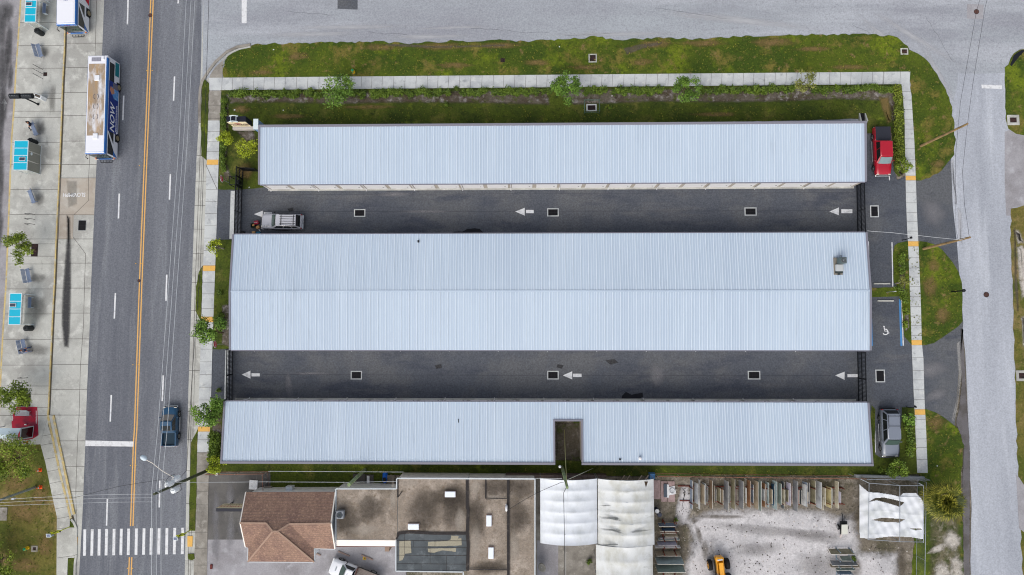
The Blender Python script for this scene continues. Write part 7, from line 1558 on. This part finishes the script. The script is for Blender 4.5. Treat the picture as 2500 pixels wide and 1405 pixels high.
def wire(pts, r, m, label, sag=0, name='power_line', cat='wire'):
    P = [G3(x, y, z) for x, y, z in pts]; out = []
    for a, b in zip(P, P[1:]):
        for i in range(8): u = i / 8; out.append(a + (b - a) * u - Vector((0, 0, sag * 4 * u * (1 - u))))
    out.append(P[-1]); mb = MB(P[0]); mb.tube(out, r, 5); o = mb.build(name, m); o.location = P[0]; tag(o, label, cat, 'overhead wires')
wire([(462, -150, 11.0), (437, 350, 11.0), (412, 690, 11.1), (385, 1050, 11.3), (370, 1200, 11.5), (370, 1405, 11.4), (371, 1650, 11.3)], .025, wire_l, 'leftmost of three pale power lines along the main road')
wire([(474, -150, 11.0), (448, 350, 11.0), (422, 690, 11.1), (396, 1050, 11.3), (381, 1200, 11.5), (381.5, 1405, 11.4), (383, 1650, 11.3)], .025, wire_l, 'middle of three pale power lines along the main road')
wire([(484, -150, 11.0), (457, 350, 11.0), (432, 700, 11.1), (408, 1050, 11.3), (393, 1200, 11.5), (393, 1405, 11.4), (394, 1650, 11.3)], .025, wire_l, 'rightmost of three pale power lines along the main road')
wire([(513, -100, 6.5), (500, 300, 6.2), (489, 655, 6.2), (470, 900, 6.4), (455, 1150, 7.6), (440, 1166, 8.0)], .024, wire_d, 'dark cable running above the kerb down to the transformers')
wire([(-60, 1228, 9.5), (180, 1216, 9.3), (290, 1188, 9.6), (400, 1171, 9.9)], .02, wire_d, 'dark cable crossing the main road to the transformer pole', .1)
for k, (y0, y1, l) in enumerate(((1225, 1207, 'topmost of three thin wires crossing the road to the pole top'), (1232, 1216, 'middle of three thin wires crossing the road to the pole top'), (1239, 1226, 'lowest of three thin wires crossing the road to the pole top'))): wire([(-80, y0, 10.5), (200, y1 + 3, 10.6), (372, y1, 11.2)], .014, wire_l, l, .15)
wire([(430, 1178, 8.5), (520, 1178, 6.5), (655, 1177, 4.6), (850, 1178, 4.4), (968, 1176, 3.6)], .02, wire_l, 'pale service cable sagging to the workshop wall')
wire([(655, 1151, 4.0), (800, 1152, 3.9), (985, 1153, 3.8)], .02, wire_l, 'pale cable strung above the grass strip behind the workshop')
wire([(2430, -120, 8.5), (2384, 28, 8.5), (2345, 250, 8.3), (2333, 380, 8.2), (2334, 560, 8.2), (2340, 590, 8.0)], .016, wire_d, 'left dark wire over the east street', 0)
wire([(2440, -120, 8.6), (2405, 20, 8.6), (2376, 200, 8.6), (2362, 304, 8.7), (2350, 420, 8.5), (2355, 500, 8.5), (2364, 560, 8.6), (2366, 576, 8.6)], .016, wire_d, 'right dark wire joining the two yellow wooden poles', 0)
wire([(2368, 578, 8.4), (2345, 586, 8.0), (2240, 575, 5.6), (2175, 568, 4.4), (2118, 564, 3.4)], .022, wire_l, 'pale twisted service drop from the pole to the big ridged building', .1)
wire([(1384, 1188, 9.8), (1376, 1204, 9.5), (1378, 1300, 9.0), (1377, 1500, 8.6)], .032, wire_d, 'thick dark cable running down across the clean white tent', 0)
wire([(1386, 1192, 10.3), (1382, 1300, 10.0), (1381, 1500, 9.8)], .014, wire_l, 'thin pale wire beside the thick cable over the tent', 0)
wire([(1376, 1178, 9.0), (1362, 1182, 8.6), (1300, 1210, 6.5), (1240, 1246, 3.8)], .024, wire_d, 'dark cable drooping from the tent pole to the roof vent', .2)
wire([(1372, 1169, 9.0), (1200, 1168, 7.0), (980, 1167, 3.8)], .016, wire_l, 'thin wire along the back edge of the workshop roof', 0)
wire([(1384, 1188, 10.0), (1380, 1110, 5.0), (1378, 1050, .2)], .03, mat('guy_cover', (178, 176, 120), .6), 'yellowish guy wire dropping into the roof notch', 0)
wire([(1385, 1172, 8.4), (1448, 1144, .2)], .03, mat('guy_pale', (190, 192, 176), .6), 'pale guy wire slanting right from the tent pole', 0)

# ------------------------------------------------------------------ stone racks and slabs
rack_red = mat('rack_rust', (112, 46, 32), .75, [((84, 36, 30), 2, .45, .65)], grain=.12); rack_steel = mat('rack_steel', (136, 152, 164), .45, metal=.3)
scol = {'grey': (134, 136, 140), 'pale grey': (186, 190, 194), 'white': (220, 222, 222), 'tan': (170, 156, 134), 'cream': (198, 190, 168), 'brown': (138, 118, 98), 'olive': (142, 136, 112), 'blue grey': (128, 142, 160), 'dark grey': (84, 92, 98), 'teal': (160, 178, 180), 'lilac': (188, 184, 200), 'rust': (150, 112, 84), 'dark blue': (52, 84, 110), 'golden': (204, 192, 146), 'pinkish': (190, 166, 158), 'green grey': (142, 156, 150)}
def stone_m(c): return mat('stone_' + c.replace(' ', '_'), scol[c], .3, [(tuple(int(v * .82) for v in scol[c]), 1.6, .45, .68), (tuple(min(255, int(v * 1.1)) for v in scol[c]), 3.5, .56, .74)], grain=.08, spec=.4, coord='obj')
edge_pale = mat('stone_edge', (216, 212, 204), .6)
def slab_obj(P, thick, c, label, group):
    """P: four corners, bottom pair then top pair"""
    o_ = (P[0] + P[1]) / 2; n = (P[1] - P[0]).cross(P[3] - P[0]).normalized() * thick / 2; mb = MB(o_)
    A = [p - n for p in P]; B_ = [p + n for p in P]; mb.add(A + B_, [[3, 2, 1, 0], [4, 5, 6, 7]]); mb.m = 1; mb.add(A + B_, [[0, 1, 5, 4], [1, 2, 6, 5], [2, 3, 7, 6], [3, 0, 4, 7]])
    o = mb.build('stone_slab', [stone_m(c), edge_pale]); o.location = o_; tag(o, label, 'stone slab', group)
def rackbase(name, label, pts, posts, h, m, px0):
    o_ = G3(*px0); t = thing('slab_rack', label, 'rack', o_); mb = MB(o_)
    for a, b in pts: beam(mb, G3(*a, .1), G3(*b, .1), .1, .1)
    mb.build('base_rail', m, t)
    for a in posts: p = G3(*a); mb = MB(o_); beam(mb, (p.x, p.y, .1), (p.x + (.25 if name == 'x' else .001), p.y + (0 if name == 'x' else -.25), h), .09, .09) if 0 else mb.tube([(p.x, p.y, .1), (p.x + (.2 if name == 'x' else 0), p.y - (0 if name == 'x' else .2), h)], .055, 6); mb.build('upright', m, t)
    return t
row1 = [(488, 170, 1000, 'blue grey', .9), (650, 262, 862, 'pale grey', 1.5), (703, 150, 1010, 'white', .5), (838, 300, 862, 'tan', 1.4), (877, 262, 872, 'pale grey', 1.5), (932, 330, 805, 'grey', .9), (1068, 172, 992, 'brown', 1.2), (1135, 312, 812, 'tan', .8), (1172, 424, 780, 'grey', .6), (1300, 400, 800, 'olive', 1.2), (1378, 440, 870, 'tan', 1.6), (1524, 196, 1045, 'grey', 1.5), (1578, 330, 828, 'white', .6), (1722, 132, 1012, 'olive', 1.3), (1780, 334, 800, 'pinkish', .6), (1964, 192, 1004, 'grey', 1.6), (2012, 100, 800, 'olive', .5), (2058, 384, 830, 'white', 1.0), (2180, 182, 962, 'rust', 1.2), (2258, 292, 822, 'blue grey', .9), (2398, 204, 1015, 'tan', 1.3), (2490, 190, 1050, 'green grey', 1.4)]
row1 = [(1650 + a / 11.905, 1160 + b / 11.905, 1160 + c / 11.905, d, e) for a, b, c, d, e in row1]
row1b = [(202, 425, 762, 'pale grey', 1.0), (222, 260, 950, 'rust', 1.0), (262, 282, 962, 'brown', .7), (326, 228, 950, 'teal', 1.2), (432, 430, 852, 'tan', 1.3), (484, 272, 900, 'dark blue', .8), (562, 200, 1022, 'teal', 1.4), (692, 262, 874, 'green grey', 1.2), (768, 200, 990, 'dark grey', .8), (794, 434, 892, 'cream', 1.2), (896, 450, 800, 'olive', 1.0), (962, 252, 910, 'lilac', 1.4), (1004, 320, 842, 'pinkish', .7), (1168, 192, 1080, 'grey', 1.4), (1208, 452, 852, 'pinkish', 1.6), (1278, 450, 862, 'dark grey', .9), (1412, 292, 922, 'white', 1.2), (1442, 230, 942, 'blue grey', 1.4), (1470, 500, 780, 'tan', 1.6), (1512, 240, 850, 'grey', 1.1), (1686, 182, 890, 'olive', 1.4), (1862, 222, 1000, 'pale grey', 1.5), (1920, 640, 1030, 'cream', .9), (1976, 384, 892, 'cream', 1.4), (2142, 372, 972, 'golden', 1.4), (2178, 400, 880, 'green grey', .8), (2352, 202, 982, 'cream', .9), (2420, 502, 832, 'lilac', 1.6)]
row1 += [(1850 + a / 11.905, 1160 + b / 11.905, 1160 + c / 11.905, d, e) for a, b, c, d, e in row1b]
row1.sort()
ords = ['first', 'second', 'third', 'fourth', 'fifth', 'sixth', 'seventh', 'eighth', 'ninth', 'tenth', 'eleventh', 'twelfth', 'thirteenth', 'fourteenth', 'fifteenth', 'sixteenth', 'seventeenth', 'eighteenth', 'nineteenth', 'twentieth'] + ['twenty-' + q for q in ('first', 'second', 'third', 'fourth', 'fifth', 'sixth', 'seventh', 'eighth', 'ninth')] + ['thirtieth'] + ['thirty-' + q for q in ('first', 'second', 'third', 'fourth', 'fifth', 'sixth', 'seventh', 'eighth', 'ninth')] + ['fortieth'] + ['forty-' + q for q in ('first', 'second', 'third', 'fourth', 'fifth', 'sixth', 'seventh', 'eighth', 'ninth')] + ['fiftieth', 'fifty-first']
for i, (x, y0, y1, c, h) in enumerate(row1):
    h = h * .62 + .3; T0, T1 = G3(x, y0, h), G3(x, y1, h); k = h * .14; B0, B1 = T0 + Vector((-k, 0, .12 - h)), T1 + Vector((-k, 0, .12 - h))
    slab_obj([B1, B0, T0, T1], .035, c, f'{c} stone slab standing upright, {ords[i]} from the left in the long rack', 'slabs in the long rack')
rackbase('x', 'long rust red rack holding upright stone slabs below the fence', [((1655, 1187), (2058, 1192)), ((1659, 1223), (2058, 1231))], [(x, y) for x in (1682, 1716, 1752, 1790, 1826, 1862, 1900, 1938, 1976, 2012, 2046) for y in (1189, 1226)], 1.25, rack_red, (1655, 1223))
row2 = [(1609, 1649, 1286, 'blue grey', .9, 0), (1617, 1649.5, 1297, 'dark blue', .8, 0), (1612, 1658, 1299, 'tan', .9, .02), (1612, 1651, 1302.5, 'pinkish', .5, 0), (1624, 1656, 1312, 'cream', .7, 1), (1612, 1655, 1316.5, 'lilac', .5, 0), (1608, 1660, 1319.5, 'teal', .6, 0), (1607, 1654, 1333.5, 'lilac', 1.1, 0), (1600, 1662, 1338.5, 'white', .7, 0), (1604, 1663, 1358.5, 'tan', 1.1, 0), (1605, 1671, 1378.5, 'teal', 1.7, 0), (1606, 1674, 1398.5, 'green grey', 1.8, 0)]
for i, (x0, x1, y, c, h, _) in enumerate(row2):
    T0, T1 = G3(x0, y, h), G3(x1, y, h); k = h * .22; sx_ = 0
    slab_obj([T1 + Vector((sx_, k, .15 - h)), T0 + Vector((sx_, k, .15 - h)), T0, T1], .04, c, f'{c} stone slab, {ords[i]} from the top in the rack beside the stained tent', 'slabs in the left rack')
rackbase('y', 'rust red rack of stone slabs along the right side of the stained tent', [((1618, 1268), (1620, 1420)), ((1646, 1268), (1648, 1420))], [(x, y) for x in (1618, 1646) for y in (1268, 1290, 1311, 1328, 1344, 1362, 1384, 1404)], 1.3, rack_red, (1618, 1400))
row3 = [(2029, 2087, 1354, 'olive', .9), (2056, 2082, 1370.5, 'green grey', .8), (2032, 2095, 1381.5, 'grey', .8), (2029, 2100, 1387, 'tan', .6), (2043, 2089, 1394, 'green grey', .7), (2046, 2080, 1404, 'blue grey', .8)]
for i, (x0, x1, y, c, h) in enumerate(row3):
    T0, T1 = G3(x0, y, h), G3(x1, y, h); k = h * .45; slab_obj([T1 + Vector((0, k, .15 - h)), T0 + Vector((0, k, .15 - h)), T0, T1], .04, c, f'{c} stone slab, {ords[i]} from the top in the steel rack below the small trailer', 'slabs in the steel rack')
rackbase('y', 'pale steel rack of stone slabs at the bottom right of the gravel yard', [((2041, 1336), (2043, 1420)), ((2072, 1338), (2074, 1420))], [(x, y) for x in (2041, 2072) for y in (1338, 1360, 1376, 1392, 1408)], 1.2, rack_steel, (2041, 1400))
# yard odds and ends
paver = mat('paver_pink', (168, 146, 144), .85, [((140, 120, 118), 1.2, .45, .65)], grain=.1, coord='obj')
a = G(1629, 1198); t = thing('paver_display', 'pinkish paver slabs laid flat beside the stained tent', 'paving', (a[0], a[1], .02)); mb = MB()
for x, y, w_, h in ((-1.3, .1, .95, 2.2), (-.4, -.1, .7, 2.4), (.45, -.1, .85, 2.4)): mb.box((x, y, .05), (w_, h, .1), bev=.01)
mb.build('pavers', paver, t)
item('stone_trough', (1624, 1198), .13, (.4, 1.55, .12), mat('trough_dark', (74, 84, 96), .5), 'dark narrow stone panel lying on the pinkish pavers', 'stone panel'); item('stone_offcut', (1630, 1199), .13, (.3, 1.55, .1), white_paint, 'white narrow stone panel lying on the pinkish pavers', 'stone panel')
a = G(1641, 1199, .3); t = thing('basin', 'round white basin on a square plate on the pinkish pavers', 'basin', (a[0], a[1], .12), .2); mb = MB(); mb.box((0, 0, .04), (.85, .95, .06)); mb.build('plate', white_paint, t); mb = MB(); rings = [[Vector((r * math.cos(k), r * math.sin(k), z)) for k in np.linspace(0, 6.283, 17)[:-1]] for r, z in ((.3, .07), (.34, .2), (.28, .2), (.2, .1))]; mb.loft(rings, True, True); mb.build('bowl', mat('bowl_grey', (190, 192, 196), .3), t)
def barrel(px, m, lid, label): a = G(*px, .8); t = thing('barrel', label, 'barrel', (a[0], a[1], .02), 0, 'barrels beside the stained tent'); mb = MB(); mb.tube([(0, 0, 0), (0, 0, .3), (0, 0, .6), (0, 0, .9)], [.27, .29, .29, .27], 12); mb.build('body', m, t); mb = MB(); mb.cyl((0, 0), .25, .9, .93, 12); mb.build('lid', lid, t)
barrel((1604, 1248), mat('barrel_blue', (30, 44, 74), .5), white_paint, 'dark barrel with a pale lid at the right edge of the stained tent'); barrel((1610, 1257), mat('barrel_dark', (30, 34, 48), .5), mat('barrel_lid', (60, 64, 80), .5), 'dark barrel with a dark lid at the right edge of the stained tent')
a = G(2063, 1291, .9); t = thing('small_trailer', 'small trailer with a pale tilted panel left of the torn canopy', 'trailer', (a[0], a[1], .02), 0); mb = MB(); mb.box((0, 0, .55), (.8, 1.5, .12)); mb.box((0, 1.1, .4), (.08, .9, .08)); mb.build('chassis', plastic, t); mb = MB(); mb.box((-.05, -.1, .9), (.75, 1.15, .08), .0, .12, .1); mb.build('panel', mat('panel_pale', (208, 208, 198), .6), t)
for s_ in (-1, 1): wheel(t, s_ * .5, 0, .3, .16, rim_m, s_)
mb = MB(); mb.tube([(-.2, -.8, .3), (-.25, -1.2, .2)], .1, 8); mb.build('gas_bottle', mat('bottle_pink', (196, 184, 180), .5), t)
item('white_board', (619, 1184), .03, (1.0, 1.1, .12), white_paint, 'square white panel lying on the dark forecourt', 'panel', -.06); item('bucket', (531, 1157), .03, (.35, .3, .25), white_paint, 'small white tub at the top of the dark forecourt', 'tub', .3)
item('concrete_block', (656, 1192), .03, (.9, .5, .5), concrete_old, 'grey concrete block at the corner of the tiled house wall', 'block'); item('red_brick', (516, 1384), .03, (.3, .55, .08), mat('brick_red', (104, 52, 50), .9), 'small dark red brick by the pavement at the lower left forecourt', 'brick')
deck = mat('deck_grey', (132, 124, 112), .9, [((104, 96, 88), 1.5, .45, .66)], grain=.12, coord='obj', stripes=(0, .15, .12, (84, 78, 72))); deck2 = mat('deck_dark', (84, 80, 78), .9, grain=.15, coord='obj', stripes=(0, .2, .1, (60, 56, 54)))
def pallet(px, sx_, sy_, m, label, z=.04, h=.18):
    a = G(*px, .2); t = thing('wooden_pallet', label, 'pallet', (a[0], a[1], z)); mb = MB(); mb.box((0, 0, h - .03), (sx_, sy_, .04)); mb.build('deck', m, t); mb = MB()
    for k in (-1, 0, 1): mb.box((k * (sx_ / 2 - .05), 0, (h - .05) / 2), (.09, sy_ - .02, h - .05))
    mb.build('runner', m, t)
pallet((876, 1168), 1.45, 1.0, deck2, 'dark wooden pallet beneath the pale green pole'); pallet((902, 1170), .95, 1.0, deck2, 'grey wooden pallet carrying a white strip behind the workshop'); pallet((954, 1173), 1.0, 1.3, deck, 'weathered wooden pallet beside the blue machine', .04, .5); pallet((969, 1169), .6, .8, deck, 'small weathered pallet at the workshop corner', .04, .3)
item('white_strip', (899, 1172), .23, (.32, .95, .08), white_paint, 'white narrow board on the grey pallet behind the workshop', 'board')
a = G(938.5, 1168, .8); t = thing('blue_compressor', 'bright blue machine standing behind the workshop between pallets', 'machine', (a[0], a[1], .04)); mb = MB(); mb.tube([(0, -.6, .4), (0, -.5, .4), (0, .5, .4), (0, .6, .4)], [.16, .3, .3, .16], 12); mb.build('tank', mat('machine_blue', (16, 92, 190), .4), t); mb = MB(); mb.box((.02, -.15, .8), (.35, .4, .3), bev=.05); mb.build('motor', black_iron, t); mb = MB(); mb.tube([(0, -.5, .4), (0, -1.0, .5)], .03, 6); mb.build('pipe', pipe_white, t)
for x, w_, l in ((1405, 34, 'first from the left'), (1438, 26, 'second from the left')): pallet((x, 1165), w_ * .05, .55, mat('deck_pink', (140, 124, 116), .9, grain=.12, coord='obj', stripes=(0, .4, .08, (100, 88, 84))), f'low stack of pavers behind the clean white tent, {l}', .02, .5)
for x, l in ((1520, 'leftmost'), (1533, 'second'), (1562, 'third'), (1578, 'rightmost')): a = G3(x, 1166, .9); mb = MB((a.x, a.y, 0)); beam(mb, (a.x - .2, a.y - .4, .9), (a.x + .2, a.y + .3, 1.2), .12, .05); o = mb.build('wooden_plank', mat('plank_pale', (176, 160, 146), .85, grain=.1)); o.location = (a.x, a.y, 0); tag(o, f'pale wooden plank sticking out behind the stained tent, {l} of four', 'plank', 'planks behind the stained tent')
a = G(1596, 1168, 1.5); mb = MB(); mb.loft([[Vector((-.35, -.4, 0)), Vector((.4, -.4, 0)), Vector((.4, .4, 0)), Vector((-.35, .4, 0))], [Vector((-.3, -.4, .7)), Vector((.1, -.3, .9)), Vector((.3, .35, .8)), Vector((-.3, .35, .8))]], True); o = mb.build('blue_tarp', mat('tarp_blue', (76, 126, 178), .6, grain=.1)); o.location = (a[0], a[1], .02); tag(o, 'blue tarp bundle at the upper right corner of the stained tent', 'tarp')
a = G(1323, 1385, .8); t = thing('round_shade', 'tilted round grey dish near the bottom edge below the clean tent', 'dish', (a[0], a[1], .02), .3); mb = MB(); rings = [[Vector((r * math.cos(k) * .8, r * math.sin(k), .95 + z + .35 * r * math.cos(k))) for k in np.linspace(0, 6.283, 17)[:-1]] for r, z in ((.55, .0), (.52, .06), (.4, .02), (.1, -.03))]; mb.loft(rings, True, True); mb.build('dish', mat('dish_grey', (128, 126, 120), .7, grain=.1), t); mb = MB(); mb.tube([(0, 0, 0), (0, 0, .95)], .05, 6); mb.build('stand', frame_m, t)
a = G(885, 1370); t = thing('yellow_post', 'yellow post with a dark tip beside the wheel stop in the forecourt', 'bollard', (*G(890, 1363), .012)); mb = MB(); mb.box((0, 0, .02), (.4, .4, .04)); mb.tube([(0, 0, .04), (.15, .12, .55)], .05, 8); mb.build('post', mat('post_yellow', (206, 170, 60), .6), t); mb = MB(); mb.tube([(.15, .12, .55), (.28, .22, .95)], .06, 8); mb.build('tip', plastic, t)
